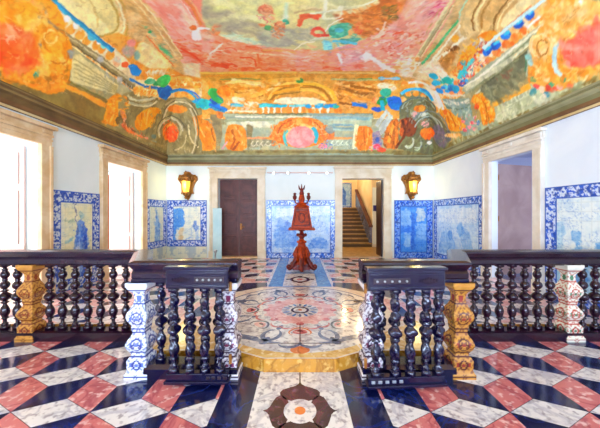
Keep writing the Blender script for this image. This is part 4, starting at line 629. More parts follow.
2488C0 30A0C0 1 1 10 -372,740 5,4 9,5 9,10 14,1 11,4 9,6 7,9 5,11 2,5 7,-3 -3,-5 -5,-12 -7,-9 -10,-7 -13,-5 -14,-3 -9,-10 -10,-6 -5,-3
30B0A0 30B0A0 1 1 10 -294,799 -3,6 -6,3 -5,0 -3,-3 0,-6 3,-6 6,-3 5,0 3,3
30A848 50C060 1 1 10 -348,693 -5,9 -8,4 -10,-5 -6,-9 0,-10 4,-7 9,-2 8,3 7,7
2F9858 2F9858 1 1 10 -367,680 -3,3 -6,-1 -6,-5 -4,-7 0,-6 3,-2 6,1 6,5 4,6
F0E8C0 E8D8A0 1 1 10 -376,662 -6,2 -7,-3 -4,-8 -1,-9 3,-7 5,-2 7,3 4,8 2,8
3FA850 58B868 1 1 10 -340,687 -6,7 -10,2 -11,-6 -8,-10 -1,-10 6,-5 10,0 11,4 7,8
E8A038 F0C060 1 1 14 -292,725 -9,7 -21,3 -18,-14 -11,-21 -1,-12 8,0 15,10 18,13 15,7
E8B048 D89038 1 1 10 -370,716 10,16 22,21 26,-1 20,0 10,0 2,-8 -9,0 -20,0 -25,1 -22,-23 -9,-14
E0C890 D4B478 1 1.5 6 262,452 12,0 12,0 12,0 11,-3 10,-4 10,-4 9,-6 8,-6 8,-7 8,-6 8,-7 8,-7 4,10 5,11 4,12 -2,12 -2,12 -2,13 -2,14 -12,7 -11,7 -12,5 -3,16 -2,18 -14,-11 -13,-13 -13,-14 -14,-16 -14,-17
C9A468 DABB80 1 1 6 320,445 13,-7 12,-8 16,-3 10,11 4,15 -2,21 -6,16 -11,9 -12,0 -12,-8 -11,-13 -10,-19
EEDCA4 EEDCA4 1 1 10 316,449 1,8 1,19 8,17 12,14 7,6 3,-4 -6,-6 -12,-12 -7,-15 -2,-18 0,-8
8A6230 8A6230 1 1 10 311,451 1,9 2,18 7,18 13,14 7,6 2,-2 -7,-7 -12,-13 -7,-16 -2,-17 -1,-9
A87C40 A87C40 1 1 10 324,445 1,9 2,17 6,16 10,11 5,5 3,-2 -6,-6 -9,-10 -6,-14 -2,-17 -1,-8
7E5A2C 7E5A2C 1 1 10 345,432 1,8 2,19 5,16 9,11 4,5 3,-2 -4,-6 -9,-10 -5,-14 -2,-19 -1,-8
EEDCA4 EEDCA4 1 1 10 351,427 1,8 2,18 4,15 7,10 4,5 3,-2 -4,-5 -7,-9 -5,-14 -1,-18 -1,-8
E8DCA8 DCCB94 1 1 10 366,415 9,-8 6,8 1,13 2,15 -2,20 -5,10 -7,1 -6,-10 -3,-15 1,-20
D8502C D8502C 1 1 10 380,418 -1,15 0,15 -1,17 -1,17 2,0 1,-17 0,-17 1,-16 0,-14
EAA038 E07C20 1 1 14 356,504 6,-11 8,-6 8,0 7,9 3,20 2,26 1,32 0,24 -2,14 -7,3 -13,-11 -8,-16 -2,-21 -3,-23 -2,-23
E0442C E0442C 1 1 10 378,592 3,5 0,6 -2,4 -5,1 -5,-4 -3,-5 0,-6 3,-3 4,-1
C8D0C8 A8A0B0 1 2 20 365,513 5,3 3,7 0,9 -4,7 -6,3 -5,-3 -3,-8 1,-9 3,-6
C9C0A8 B84838 1 1 26 366,515 14,-6 3,17 3,17 4,19 4,20 1,19 2,20 -6,-20 -6,-19 -5,-18 -5,-17 -5,-17
E06A48 E06A48 1 1 10 389,551 1,4 0,4 -3,4 -3,1 -4,-1 -1,-3 0,-5 3,-3 4,-2
E0505A E0505A 1 1 10 393,577 2,3 -1,5 -2,4 -4,2 -4,-1 -1,-4 0,-5 3,-4 4,-1
C04048 C04048 1 1 10 404,548 1,3 0,4 -3,4 -3,2 -4,-1 -1,-3 0,-4 3,-4 3,-2
E05838 E05838 1 1 10 409,578 2,3 0,5 -3,5 -4,2 -3,-1 -2,-4 0,-4 3,-5 4,-2
48A0B0 48A0B0 1 1 10 378,579 1,4 0,5 -3,4 -4,1 -3,-1 -2,-4 1,-5 2,-4 4,-1
D8D0B0 D8D0B0 1 1 10 389,539 2,3 0,4 -3,4 -3,1 -4,-1 -1,-3 0,-4 3,-4 3,-1
3FA0A8 3FA0A8 1 1 10 405,592 2,3 -1,5 -2,5 -4,2 -4,-1 -2,-3 1,-5 3,-5 3,-2
58C0C0 40A8B8 1 1 10 378,559 0,9 1,20 4,17 6,14 2,7 9,-7 -3,-7 -6,-12 -3,-15 -1,-18 -1,-10
F4E4C8 E8B878 1 1 10 383,526 0,-17 1,-15 0,-14 1,-14 0,-13 1,-12 0,-11 0,-11 7,-7 11,0 -1,10 -1,11 -1,10 -1,12 -1,12 0,12 1,13 1,13 1,14 0,15 1,16 1,17 1,18 2,19 -7,19 -4,-22 -4,-21 -3,-19 -3,-18
E8702C E8964C 1 1 10 401,421 4,0 2,3 0,4 -2,3 -4,2 -4,-1 -2,-3 0,-3 2,-4
E8702C E8964C 1 1 10 401,441 4,1 3,3 0,4 -2,3 -4,2 -4,0 -3,-3 0,-5 3,-3
E8702C E8964C 1 1 10 402,459 4,0 3,4 0,4 -3,4 -4,2 -4,-1 -3,-3 0,-4 3,-4
E8702C E8964C 1 1 10 400,478 5,1 2,4 1,4 -3,5 -4,2 -5,-1 -3,-3 0,-5 3,-5
E8702C E8964C 1 1 10 402,500 4,1 3,3 0,6 -3,5 -4,2 -5,-1 -3,-4 0,-5 3,-5
E8702C E8964C 1 1 10 405,523 5,1 3,4 0,6 -3,5 -5,3 -5,-1 -3,-4 0,-6 3,-5
E8702C E8964C 1 1 10 409,470 4,1 3,3 0,5 -3,4 -4,2 -4,0 -3,-4 0,-5 2,-4
E8702C E8964C 1 1 10 414,518 5,0 3,4 1,6 -3,5 -5,3 -5,0 -3,-5 0,-5 3,-6
E8702C E8964C 1 1 10 412,495 4,1 3,3 0,5 -2,5 -5,3 -4,-1 -3,-4 0,-5 2,-5
1F78DC 2058C0 1 1 10 391,420 3,1 2,4 0,5 -3,4 -4,2 -4,-2 -1,-4 0,-5 3,-4
38B8E8 38B8E8 1 1 10 389,419 1,1 1,3 -1,4 -1,2 -2,2 -1,-2 -1,-2 1,-4 1,-3
1F78DC 2058C0 1 1 10 390,441 3,1 2,5 0,5 -3,5 -4,1 -4,-1 -2,-5 1,-5 3,-5
38B8E8 38B8E8 1 1 10 387,440 2,2 0,3 0,3 -2,4 -1,1 -2,-1 0,-4 0,-3 1,-3
1F78DC 2058C0 1 1 10 390,467 4,2 2,4 0,7 -3,5 -5,2 -4,-2 -2,-5 1,-6 3,-5
38B8E8 38B8E8 1 1 10 387,467 2,1 1,3 -1,5 -1,3 -2,1 -2,-1 0,-4 0,-4 2,-3
1F78DC 2058C0 1 1 10 392,492 4,2 2,5 0,7 -4,6 -4,2 -5,-2 -2,-6 1,-6 3,-6
38B8E8 38B8E8 1 1 10 389,492 2,1 0,4 0,5 -2,4 -2,1 -1,-1 -1,-4 0,-5 2,-4
1F78DC 2058C0 1 1 10 390,512 4,2 2,6 0,7 -4,6 -5,3 -4,-3 -3,-6 1,-7 4,-6
38B8E8 38B8E8 1 1 10 387,511 1,2 1,4 0,5 -2,4 -2,2 -2,-2 -1,-4 1,-5 2,-4
B8E8F0 D0F0F4 1 1 10 384,396 -1,10 -1,19 -2,22 -2,24 -1,24 0,21 -1,12 7,-1 0,-11 0,-22 1,-23 2,-24 1,-22 1,-20 1,-9
F0F4F0 F0F4F0 1 1.5 10 399,417 1,25 4,-1 -1,-25
20B0B0 30C0D8 1 1 10 395,639 1,8 -4,9 -7,6 -8,1 -5,-4 0,-8 4,-8 7,-6 8,-1
20B0B0 30C0D8 1 1 10 381,646 1,8 -5,9 -7,5 -8,0 -4,-5 0,-8 4,-7 7,-5 8,-1
20B0B0 30C0D8 1 1 10 402,594 0,6 -4,8 -6,6 -7,1 -5,-3 0,-7 4,-7 6,-6 7,-1
2888D0 30A0D8 1 1 10 418,639 0,9 -5,11 -9,10 -9,3 -6,-4 0,-9 6,-11 8,-8 9,-3
F0E8D0 F0E8D0 1 1 10 368,643 2,6 -1,7 -5,6 -5,2 -5,-3 -2,-7 1,-7 4,-5 6,-2
B4BC9C A0AC90 1 1 5 412,411 11,-14 0,9 1,10 0,10 1,11 1,11 0,12 1,12 1,13 0,14 1,15 1,15 1,17 1,17 1,19 1,20 1,21 -17,8 -8,-25 0,-20 0,-18 0,-18 0,-16 1,-16 0,-14 0,-14 0,-13 0,-13 0,-12 1,-11 0,-10 0,-11
E4E8D0 E4E8D0 1 1 10 413,418 0,15 0,16 0,18 1,21 1,24 1,19 1,20 1,22 1,37 7,-2 -3,-36 -1,-22 -1,-21 -1,-19 -1,-23 -1,-21 0,-18 -1,-16 0,-14
7C8A68 7C8A68 1 1 10 418,409 1,16 0,17 1,19 2,22 1,24 2,20 2,20 3,22 3,37 4,-1 -4,-37 -2,-22 -2,-21 -2,-19 -2,-24 -2,-22 -1,-18 -1,-18 0,-15
CDD6BA CDD6BA 1 1 10 422,403 1,16 1,18 1,19 3,22 2,25 3,19 3,20 3,22 5,37 4,-2 -5,-36 -4,-22 -3,-20 -2,-19 -3,-25 -3,-22 -1,-19 -1,-18 -2,-16
707460 62684E 1 1 5 440,580 -1,-19 -1,-18 -1,-17 -1,-16 0,-15 -1,-15 -1,-13 -1,-13 11,4 12,3 11,3 2,14 1,16 2,16 2,17 1,19 -5,19 -6,21
8A8868 7A7C5C 1 1 6 462,559 -2,-17 -1,-16 -1,-15 -1,-15 -1,-13 -1,-13 20,3 1,13 1,14 2,15 1,16 2,17
54583C 54583C 1 1 10 442,574 -1,-24 -1,-22 -1,-21 -1,-19 -1,-17 -1,-17 -3,1 1,17 0,17 1,19 1,21 1,22 1,25
A8B498 A8B498 1 1 10 432,456 19,9 20,9 2,-3 -20,-9 -18,-9
4E7A58 4E7A58 1 1 10 438,462 23,12 3,-3 -24,-12
B8C4A0 A4B290 1 1 6 488,549 0,-18 -1,-17 0,-16 0,-14 0,-15 -1,-13 4,-12 3,-12 3,-11 3,-11 2,-10 3,-10 2,-9 3,-9 2,-8 15,2 0,7 1,9 0,8 0,9 1,10 0,10 0,10 1,11 0,12 1,12 0,13 -1,14 0,16 0,16 -1,17 0,18 -1,19 -1,25 -2,26 -2,29 -6,-26 -6,-25 -8,-20 -7,-19
D4DCC0 D4DCC0 1 1 10 501,521 2,1 1,2 0,3 -2,2 -2,1 -3,0 -2,-1 0,-2 0,-2 2,-3 -2,-1 -2,3 -1,4 1,4 3,2 4,-1 3,-2 3,-4 1,-4 -2,-3 -2,-2
D4DCC0 D4DCC0 1 1 10 501,512 2,1 1,2 -1,2 -1,3 -2,1 -3,0 -2,-1 0,-2 0,-2 2,-3 -2,-1 -2,3 -1,4 1,3 3,2 4,0 3,-2 3,-4 0,-4 -1,-3 -2,-2
D4DCC0 D4DCC0 1 1 10 501,503 2,1 1,2 -1,3 -1,2 -2,1 -3,0 -2,-1 0,-2 0,-2 2,-3 -2,-1 -2,3 -1,4 1,3 3,2 4,0 3,-2 3,-4 0,-4 -1,-3 -3,-1
D4DCC0 D4DCC0 1 1 10 501,495 2,1 0,2 0,2 -1,2 -3,1 -2,0 -2,-1 -1,-2 1,-2 2,-2 -2,-1 -2,3 -1,3 1,3 3,2 3,0 4,-2 2,-4 1,-3 -1,-3 -3,-2
D4DCC0 D4DCC0 1 1 10 500,487 2,1 1,2 0,2 -1,2 -3,1 -2,0 -2,-1 -1,-2 1,-2 2,-2 -2,-1 -2,2 -1,4 1,3 3,2 3,-1 4,-2 2,-3 1,-4 -1,-2 -3,-2
D4DCC0 D4DCC0 1 1 10 500,479 2,1 1,2 0,2 -2,1 -2,2 -2,0 -2,-1 -1,-2 1,-2 2,-2 -2,-1 -2,2 -1,4 1,3 3,1 3,0 4,-2 2,-3 1,-3 -2,-3 -2,-2
D4DCC0 D4DCC0 1 1 10 500,471 2,1 1,2 0,2 -2,2 -2,1 -2,0 -2,-1 -1,-2 1,-2 2,-2 -2,-1 -2,3 -1,3 1,3 3,1 3,0 4,-2 2,-3 0,-3 -1,-3 -2,-1
D4DCC0 D4DCC0 1 1 10 500,464 2,1 1,1 -1,2 -1,2 -2,1 -2,0 -2,-1 -1,-1 1,-2 1,-2 -1,-1 -2,2 -1,3 1,3 3,2 3,0 3,-2 3,-3 0,-4 -1,-2 -2,-1
D4DCC0 D4DCC0 1 1 10 500,457 2,1 1,1 -1,2 -1,2 -2,1 -2,0 -2,-1 -1,-2 1,-2 1,-1 -1,-2 -2,3 -1,3 1,3 3,1 3,0 3,-2 3,-3 0,-3 -1,-2 -2,-2
E89C2C F2B048 1 1 10 492,565 1,-14 2,-25 0,-24 0,-23 0,-10 -10,3 0,10 0,23 -1,23 -2,26 -1,14
EDAE4C E89030 1 1 10 396,384 7,-7 6,-8 7,-7 6,-6 11,-3 10,-2 10,-3 8,2 9,2 8,2 8,2 9,1 11,5 12,4 1,10 2,13 3,14 -1,16 -5,16 -8,14 -11,13 -12,7 -14,1 -13,-4 -13,-9 -12,-8 -10,-7 -6,-10 -2,-13 -2,-11 -1,-8 -9,-3 -16,1
F2CC80 EBA848 0.9 3 14 410,383 5,-9 5,-8 8,-10 7,-6 8,-1 10,3 2,9 -2,7 -2,8 -4,14 -3,12 -6,7 -10,1 -9,-4 -9,-10
E89838 F4CC78 1 1 10 431,368 3,3 0,5 -4,6 -7,3 -6,-1 -3,-3 1,-6 4,-4 6,-3
F6DCA0 E8A850 1 2 10 444,365 3,2 0,5 -4,5 -6,3 -5,0 -3,-3 0,-5 4,-5 6,-2
D87828 EAA048 1 1 10 447,346 3,3 0,4 -3,4 -5,2 -6,0 -3,-3 0,-4 3,-4 5,-2
F0F8F8 F0F8F8 1 2 10 426,361 1,2 0,2 -2,2 -2,1 -3,0 -1,-2 0,-2 2,-2 2,-1
F0E4C0 F4F0D8 1 2 10 425,391 3,1 3,4 1,7 -2,6 -4,3 -4,-1 -2,-5 -1,-7 2,-6
ECB060 F0D090 1 1 10 405,399 3,3 -1,6 -4,4 -6,3 -6,-2 -2,-4 0,-5 4,-4 6,-2
B86A20 B86A20 1 1 10 449,426 5,3 1,6 -2,6 -6,4 -7,0 -6,-2 -3,-5 1,-6 5,-5 7,-2 -1,-2 -7,2 -6,6 -2,7 4,7 7,3 9,-1 7,-5 3,-7 -1,-7 -6,-4
C88030 E09838 1 1 10 448,428 4,3 1,5 -3,5 -6,2 -6,0 -4,-4 0,-5 3,-4 6,-3
F6D898 F6D898 1 1 10 440,450 -8,0 -6,-4 -3,-6 1,-7 3,-6 6,-5 7,-2 8,-1 6,3 4,5 3,-3 -4,-5 -8,-3 -9,0 -8,3 -8,6 -4,8 -1,8 4,7 7,5 9,1
E8932E F4C068 1 1 10 484,434 5,4 1,8 -5,9 -8,6 -8,1 -5,-5 0,-8 5,-9 7,-5
D87828 D87828 1 1 10 480,441 2,2 0,4 -2,3 -3,3 -4,0 -2,-2 0,-3 2,-4 4,-2
F0B050 E08830 1 1 10 486,457 4,2 0,5 -2,5 -5,4 -5,0 -4,-3 0,-5 2,-4 5,-4
F0C884 E8A040 1 1 10 463,408 4,6 -1,8 -6,5 -9,1 -7,-4 -4,-7 1,-7 6,-5 8,-1
E8604A F09484 1 1.5 6 464,403 -4,-4 -1,-9 1,-13 2,-12 2,-12 12,-3 12,2 12,2 12,6 -1,8 -3,10 -5,13 -6,9 -8,5 -8,2 -10,-1
F0A8A0 E88880 0.8 4 10 473,361 5,2 3,5 0,8 -2,9 -5,7 -5,4 -5,-2 -3,-7 0,-8 3,-9 4,-6
E0342C F05A48 0.8 3 10 500,373 3,3 0,7 -3,9 -6,7 -5,3 -3,-3 1,-7 3,-9 5,-7
E83A30 E83A30 0.6 5 10 491,352 5,1 3,4 -1,5 -4,5 -6,2 -5,-1 -3,-4 1,-5 5,-5
F6D088 F6D088 1 1.5 10 474,410 -4,-2 -8,-4 -4,-9 -1,-14 1,-14 2,-14 1,-7 -4,0 -1,7 -2,15 -1,14 1,15 4,10 9,5 4,2
D88A34 D88A34 1 1 10 486,410 -5,0 -12,-1 -8,-4 -6,-7 -3,-3 -2,1 3,3 6,8 9,4 12,1 6,0
F0B868 F0B868 1 1.5 10 489,411 6,-5 10,-11 8,-14 4,-17 2,-7 -4,0 -2,8 -4,16 -7,13 -10,10 -5,5
A8D8E8 C8ECF4 1 1 10 448,408 3,-2 5,1 6,6 8,3 9,2 10,0 9,-3 4,0 1,3 -5,3 -10,4 -10,1 -10,-2 -9,-5 -8,-6
3F9868 3F9868 1 1 10 487,456 2,2 0,3 -2,4 -3,3 -4,0 -2,-2 0,-3 2,-4 3,-3
E05A50 E05A50 1 1 10 504,454 0,3 -1,4 -4,3 -4,1 -3,-1 0,-3 2,-4 3,-3 4,-1
2F88A8 2F88A8 1 1 10 525,441 -1,3 -3,3 -4,2 -4,-1 -1,-2 1,-3 3,-3 4,-2 3,1
F0D0B0 F0D0B0 1 1 10 512,452 -2,3 -4,1 -4,0 -2,-3 1,-3 2,-3 4,-1 4,0 2,3
58A878 58A878 1 1 10 510,437 -3,1 -3,0 -2,-3 -1,-3 2,-3 4,-1 3,0 2,3 0,3
E06048 E06048 1 1 10 518,436 -3,0 -3,-2 0,-3 2,-4 3,-2 3,0 2,2 0,4 -1,3
E8A0A0 E8A0A0 1 1 10 514,426 -2,-1 -1,-3 2,-4 3,-2 3,-1 2,1 1,3 -2,4 -3,3
F0C890 F0C890 1 1 10 490,444 -1,-3 2,-3 3,-3 4,-1 2,1 1,3 -2,3 -3,3 -4,1
90C8C0 90C8C0 1 1 10 438,460 1,-3 3,-2 4,-1 4,1 1,3 -2,3 -3,3 -4,0 -3,-1
A8D0C8 A8D0C8 1 1 10 450,457 3,-3 3,-1 4,2 1,2 0,4 -3,2 -4,1 -3,-1 -2,-3
4898A0 4898A0 1 1 10 500,462 4,-1 3,0 2,3 1,3 -2,4 -4,2 -3,-1 -3,-3 0,-4
E8E0C8 E8E0C8 1 1 10 520,444 3,0 2,2 0,4 -1,4 -3,2 -4,0 -2,-2 0,-4 2,-4
48A070 48A070 1 1 10 511,409 2,1 0,3 -1,3 -3,3 -4,0 -2,-1 0,-3 2,-3 3,-3
E87850 E87850 1 1 10 528,402 1,2 -1,3 -3,3 -4,1 -2,-1 -1,-2 2,-3 3,-3 3,-1
D84838 D84838 1 1 10 516,437 -1,3 -3,3 -4,1 -4,0 -1,-3 1,-3 3,-2 4,-2 3,1
7A8058 6A6848 1 1 10 286,763 26,0 26,0 23,-10 24,13 25,8 25,3 20,-8 21,-14 20,-18 17,21 18,21 1,87 -7,79 -55,-5 -54,-4 -51,-5 -50,-5 -2,-21 -3,-21 -4,-21 -3,-20 -4,-21 -5,-19 -4,-20
40B8E0 68D0F0 1 1 10 294,772 3,-3 6,-6 10,-4 15,-1 16,3 17,0 13,-2 12,3 6,1 1,-15 -7,0 -13,-3 -14,3 -16,5 -19,-2 -16,1 -12,4 -6,7 -3,3
F4EEDC E0D8C0 1 2 10 348,729 19,-7 17,-13 21,8 21,4 3,32 -39,7 -21,-14
EC8A30 F0B870 1 1 10 299,739 0,4 -4,3 -5,0 -6,-3 -3,-4 0,-5 3,-4 6,0 5,4
EC8A30 F0B870 1 1 10 320,732 1,5 -3,3 -6,0 -6,-3 -4,-5 0,-5 3,-4 5,0 6,4
EC8A30 F0B870 1 1 10 344,728 2,8 -1,8 -4,5 -6,-3 -4,-4 -1,-7 1,-7 4,-4 5,0
EC8A30 F0B870 1 1 10 324,769 0,4 -4,3 -6,0 -7,-3 -3,-4 0,-5 4,-2 6,0 6,2
EC8A30 F0B870 1 1 10 347,768 1,4 -4,3 -6,0 -7,-3 -4,-4 0,-5 4,-3 6,0 6,3
EC8A30 F0B870 1 1 10 369,761 3,8 -1,9 -7,1 -6,-3 -5,-4 0,-5 3,-3 4,-6 5,-1
EC8A30 F0B870 1 1 10 313,784 -1,4 -4,3 -7,0 -7,-3 -3,-4 1,-5 4,-3 7,0 6,3
F4F0E0 F4F0E0 1 2 10 302,739 9,-1 17,-3 13,-7 16,-2 8,-3 -1,-9 -8,2 -17,3 -15,8 -16,4 -9,1
9AAA98 9AAA98 1 1 10 310,810 0,-8 3,-8 8,-7 11,-4 14,-2 16,0 15,1 11,-6 10,-2 9,5 2,-11 -11,-4 -12,2 -12,6 -14,4 -17,-1 -15,3 -12,5 -9,7 -4,10 0,9
5A6A60 5A6A60 1 1 10 303,816 -1,-11 6,-10 10,-8 15,-6 17,-1 19,1 15,-7 13,-6 13,2 11,9 1,-7 -11,-10 -14,-1 -14,6 -15,11 -20,-2 -18,2 -15,6 -11,8 -6,11 0,12
A8B4A0 A8B4A0 1 1 10 384,885 -12,-17 -3,-16 6,-13 12,-9 18,-3 18,-3 15,-12 17,-2 16,10 14,24 3,-12 -15,-24 -17,-10 -18,2 -17,14 -19,8 -20,4 -14,10 -6,14 2,18 12,18
50584A 50584A 1 1 10 391,883 -10,-14 -2,-14 4,-11 11,-8 15,-2 19,2 12,-10 14,-1 14,9 12,21 2,-7 -13,-21 -14,-10 -15,2 -14,11 -19,1 -16,3 -12,8 -5,12 2,15 11,14
E8862C D87020 1 1 10 394,810 0,7 -9,4 -14,0 -14,-4 -8,-7 1,-7 9,-4 13,0 13,4
E8A8A0 C8C0A8 1 2 10 373,825 1,6 -4,4 -8,0 -7,-4 -6,-6 0,-7 4,-3 7,0 7,3
D8D8C0 D8D8C0 1 2 10 408,825 0,4 -5,2 -8,0 -9,-2 -5,-4 1,-4 5,-3 8,0 8,3
6A2E1C 8A4420 1 2 12 390,861 2,16 -13,11 -24,2 -25,-7 -16,-14 -5,-16 8,-14 17,-7 21,2 21,11
A84820 E07828 1 1 10 340,846 -2,5 -8,3 -12,0 -10,-3 -5,-5 3,-5 8,-3 10,0 10,3
C85A20 C85A20 1 1 10 340,876 0,8 -6,5 -9,0 -9,-5 -4,-8 0,-8 6,-5 8,0 9,5
E88A2C E05820 1 1 10 476,860 9,23 -9,16 -21,0 -22,-7 -13,-11 -1,-11 12,-7 19,0 14,-7
F0C8C0 E09A90 1 1 10 439,852 0,5 -7,3 -12,0 -11,-3 -7,-5 1,-5 7,-3 11,0 11,3
F4E8D8 F4E8D8 1 1 10 494,907 1,3 -6,3 -8,0 -9,-3 -5,-3 0,-3 6,-2 8,0 8,2
C8D4A8 C8D4A8 1 1 10 382,893 4,4 3,4 1,4 -1,4 -2,3 -4,3 -5,1 -6,1 -7,-1 -6,-2 -2,4 8,2 8,0 8,0 7,-2 5,-3 3,-5 1,-4 -2,-5 -3,-5 -5,-5
B8C8A0 B8C8A0 1 1 10 429,906 4,4 3,3 2,4 0,4 -2,3 -2,2 -5,2 -4,0 -6,0 -6,-2 -2,3 8,2 8,1 7,-1 6,-2 4,-3 1,-4 0,-4 -2,-5 -4,-4 -5,-4
7A6890 606878 0.8 3 16 495,775 19,3 13,18 2,31 -10,34 -19,19 -22,-4 -18,-22 -6,-27 5,-25 15,-18
58606A 58606A 1 3 10 508,735 9,10 3,18 -2,17 -8,10 -11,-3 -9,-13 -3,-18 3,-15 8,-8
8FA89C 7A9888 1 1 8 405,709 15,-32 13,-29 13,-28 19,4 20,2 20,-8 20,-8 5,15 -8,47 -21,13 -20,11 -21,14 -28,3
D0D8C8 D0D8C8 1 1 10 415,717 7,-11 14,-20 9,-24 4,-28 2,-13 -5,0 -2,13 -4,27 -8,21 -13,16 -7,10
5A7868 5A7868 1 1 10 431,712 7,-14 13,-21 8,-21 3,-22 2,-10 -3,0 -2,10 -3,21 -8,20 -13,20 -6,13
F2992C E8841C 1 1 12 424,750 3,-23 8,-17 14,-12 14,-12 13,-17 13,-10 12,-5 6,6 0,17 -5,19 -10,35 -13,21 -17,5 -16,3 -15,1
F8C060 F8C060 1 1 10 433,724 10,-2 20,-8 17,-17 12,-14 6,-7 -2,-3 -6,7 -12,13 -15,13 -20,8 -10,3
C87018 C87018 1 1 10 452,729 35,6 1,-7 -35,-5
F0B060 E8C8A0 1 2 10 517,680 1,7 -2,23 -7,40 -8,32 -6,9 -2,-16 4,-33 7,-38 7,-19
D85868 E890A0 1 1 10 490,654 2,3 0,4 -2,6 -3,3 -3,1 -2,-3 0,-4 2,-5 3,-4
D85868 E890A0 1 1 10 510,636 2,2 0,4 -2,5 -3,4 -3,1 -2,-2 0,-5 2,-5 3,-3
D85868 E890A0 1 1 10 504,623 2,2 0,4 -2,5 -3,3 -3,1 -2,-2 0,-4 2,-5 3,-3
D85868 E890A0 1 1 10 512,652 2,2 0,5 -1,5 -3,4 -4,1 -2,-2 0,-5 2,-5 3,-4
D85868 E890A0 1 1 10 520,619 2,2 0,4 -1,5 -3,4 -3,1 -2,-3 0,-4 1,-5 3,-3
4888B0 4888B0 1 1 10 510,606 3,2 1,3 -1,4 -3,3 -5,0 -3,-2 -1,-4 1,-3 4,-3
6898A8 6898A8 1 1 10 523,604 1,1 1,3 -1,3 -2,3 -3,0 -2,-1 0,-3 1,-3 2,-3
30A8D8 30A8D8 1 1 10 370,691 0,5 -3,6 -4,4 -5,-1 -3,-4 0,-6 3,-5 4,-3 5,0
2070C8 2070C8 1 1 10 389,693 1,5 -3,7 -4,5 -5,1 -3,-4 -1,-7 3,-6 5,-4 4,0
58C8E0 58C8E0 1 1 10 394,668 0,5 -2,5 -5,4 -4,1 -3,-3 -1,-5 3,-6 4,-3 5,-1
2878C8 2878C8 1 1 10 408,658 1,5 -2,5 -5,5 -4,1 -3,-3 -1,-5 3,-5 4,-4 4,-2
38A0E0 38A0E0 1 1 10 414,636 0,5 -2,5 -4,4 -4,2 -3,-3 -1,-4 3,-6 4,-4 4,-1
30B0A0 30B0A0 1 1 10 391,646 0,5 -2,5 -5,4 -4,0 -3,-2 0,-5 2,-5 4,-4 5,0
40C0A8 40C0A8 1 1 10 380,663 1,5 -3,5 -4,4 -5,0 -3,-3 0,-5 3,-5 4,-4 4,0
2858B8 2858B8 1 1 10 413,611 1,5 -2,5 -4,4 -5,1 -2,-2 -1,-5 2,-4 4,-4 4,-1
30A8E0 30A8E0 1 1 10 412,603 1,4 -2,5 -4,4 -4,1 -3,-2 0,-4 2,-5 4,-3 4,-2
EE8850 F4C8A0 1 1 10 397,684 3,5 0,5 -2,5 -4,1 -4,-3 -3,-4 0,-6 2,-4 4,-1
EE8850 F4C8A0 1 1 10 416,659 3,4 1,5 -2,4 -4,2 -4,-2 -3,-4 0,-5 2,-4 3,-2
EE8850 F4C8A0 1 1 10 423,634 3,3 1,5 -2,4 -4,2 -4,-2 -3,-4 0,-4 2,-4 3,-1
EE8850 F4C8A0 1 1 10 399,632 3,3 0,5 -2,4 -4,1 -3,-2 -3,-4 0,-5 2,-3 3,-1
EE8850 F4C8A0 1 1 10 404,671 3,5 0,5 -2,4 -4,1 -4,-2 -3,-4 0,-5 2,-4 4,-1
E0DCC8 E0DCC8 1 2 10 432,628 -7,14 -14,28 -14,18 -13,6 -6,3 1,7 6,-3 15,-7 15,-20 14,-30 7,-14
F29A2A EC7E18 1 1 10 446,604 2,-15 6,-10 11,-7 13,-7 16,-6 13,-1 10,4 5,8 0,14 -3,11 -7,5 -11,1 -16,-4 -11,2 -9,11 -8,5 -8,-2
F6B850 F09030 1 1 10 465,591 2,4 0,8 -4,8 -5,6 -5,0 -3,-4 1,-8 3,-8 6,-5
C06818 C06818 1 1 10 465,580 7,1 14,0 13,-1 13,0 7,0 1,-3 -7,0 -13,0 -13,1 -15,0 -7,0
F8C468 F8C468 1 1 10 465,591 21,1 22,-1 1,-4 -22,1 -21,-1
E05828 E05828 1 1 10 476,598 3,3 1,5 -3,5 -4,4 -4,0 -3,-3 0,-5 2,-6 4,-3
E89C2C F2B048 1 1 10 491,565 1,-14 2,-25 1,-24 -1,-23 0,-10 -8,3 0,10 0,22 -1,24 -2,26 -1,13
D F4B0A4,F6C4B8,EE8C7C,F0A090,E87868 0.6 60 0.07:60:2.2 -274,459 30,0 31,0 1,31 2,36 -27,75 -43,-29 3,-65
D F0CEB4,E8C8A8,F4DCC4,E8B098 0.6 30 0.06:60:2.2 -218,463 15,0 1,58 -13,24 -10,-24
E08038 D86A30 1 1 10 -202,460 1,6 3,12 2,16 -1,20 -1,11 7,-4 0,-10 1,-21 -1,-16 -4,-13 -1,-5
F0B070 F0B070 1 1 10 -193,458 1,6 3,13 1,14 0,17 0,9 2,-1 0,-9 0,-17 -1,-15 -2,-12 -2,-6
F4DCC8 F4DCC8 1 1 10 -208,460 1,6 1,14 2,15 1,17 0,9 2,-1 0,-9 -1,-17 -2,-15 -2,-14 0,-6
FBF4F0 FBF4F0 1 1.5 10 -211,549 -3,9 -5,8 -5,3 -4,-4 0,-8 3,-9 5,-8 5,-2 4,3
F6F0EC F6F0EC 1 1 10 -215,538 6,-1 11,-3 7,-1 5,2 2,1 3,-6 -3,-1 -4,-2 -8,1 -12,3 -5,1
D86A28 D86A28 1 1 10 -206,529 -3,5 -5,3 -5,0 -2,-3 0,-5 3,-4 5,-3 5,0 2,3
E8C0A8 D89878 1 2 10 -207,543 23,-5 2,23 -25,11
E06838 EE8A50 1 1 10 -161,534 -3,10 -5,7 -5,1 -2,-6 1,-9 3,-10 5,-6 4,-1 2,4
D F0683C,E8481E,EE7A4C,F4A078,F4B898,E85A30,F0C8A8 0.75 120 0.05:10:2.2 -273,566 33,-10 24,22 34,-3 33,-3 -26,98 -37,-3 -36,-4 -32,-42
FAE8DC FAE8DC 1 1 10 -211,620 7,-7 13,-13 11,-9 8,-8 4,-3 -1,-4 -4,3 -8,7 -10,10 -14,13 -7,6
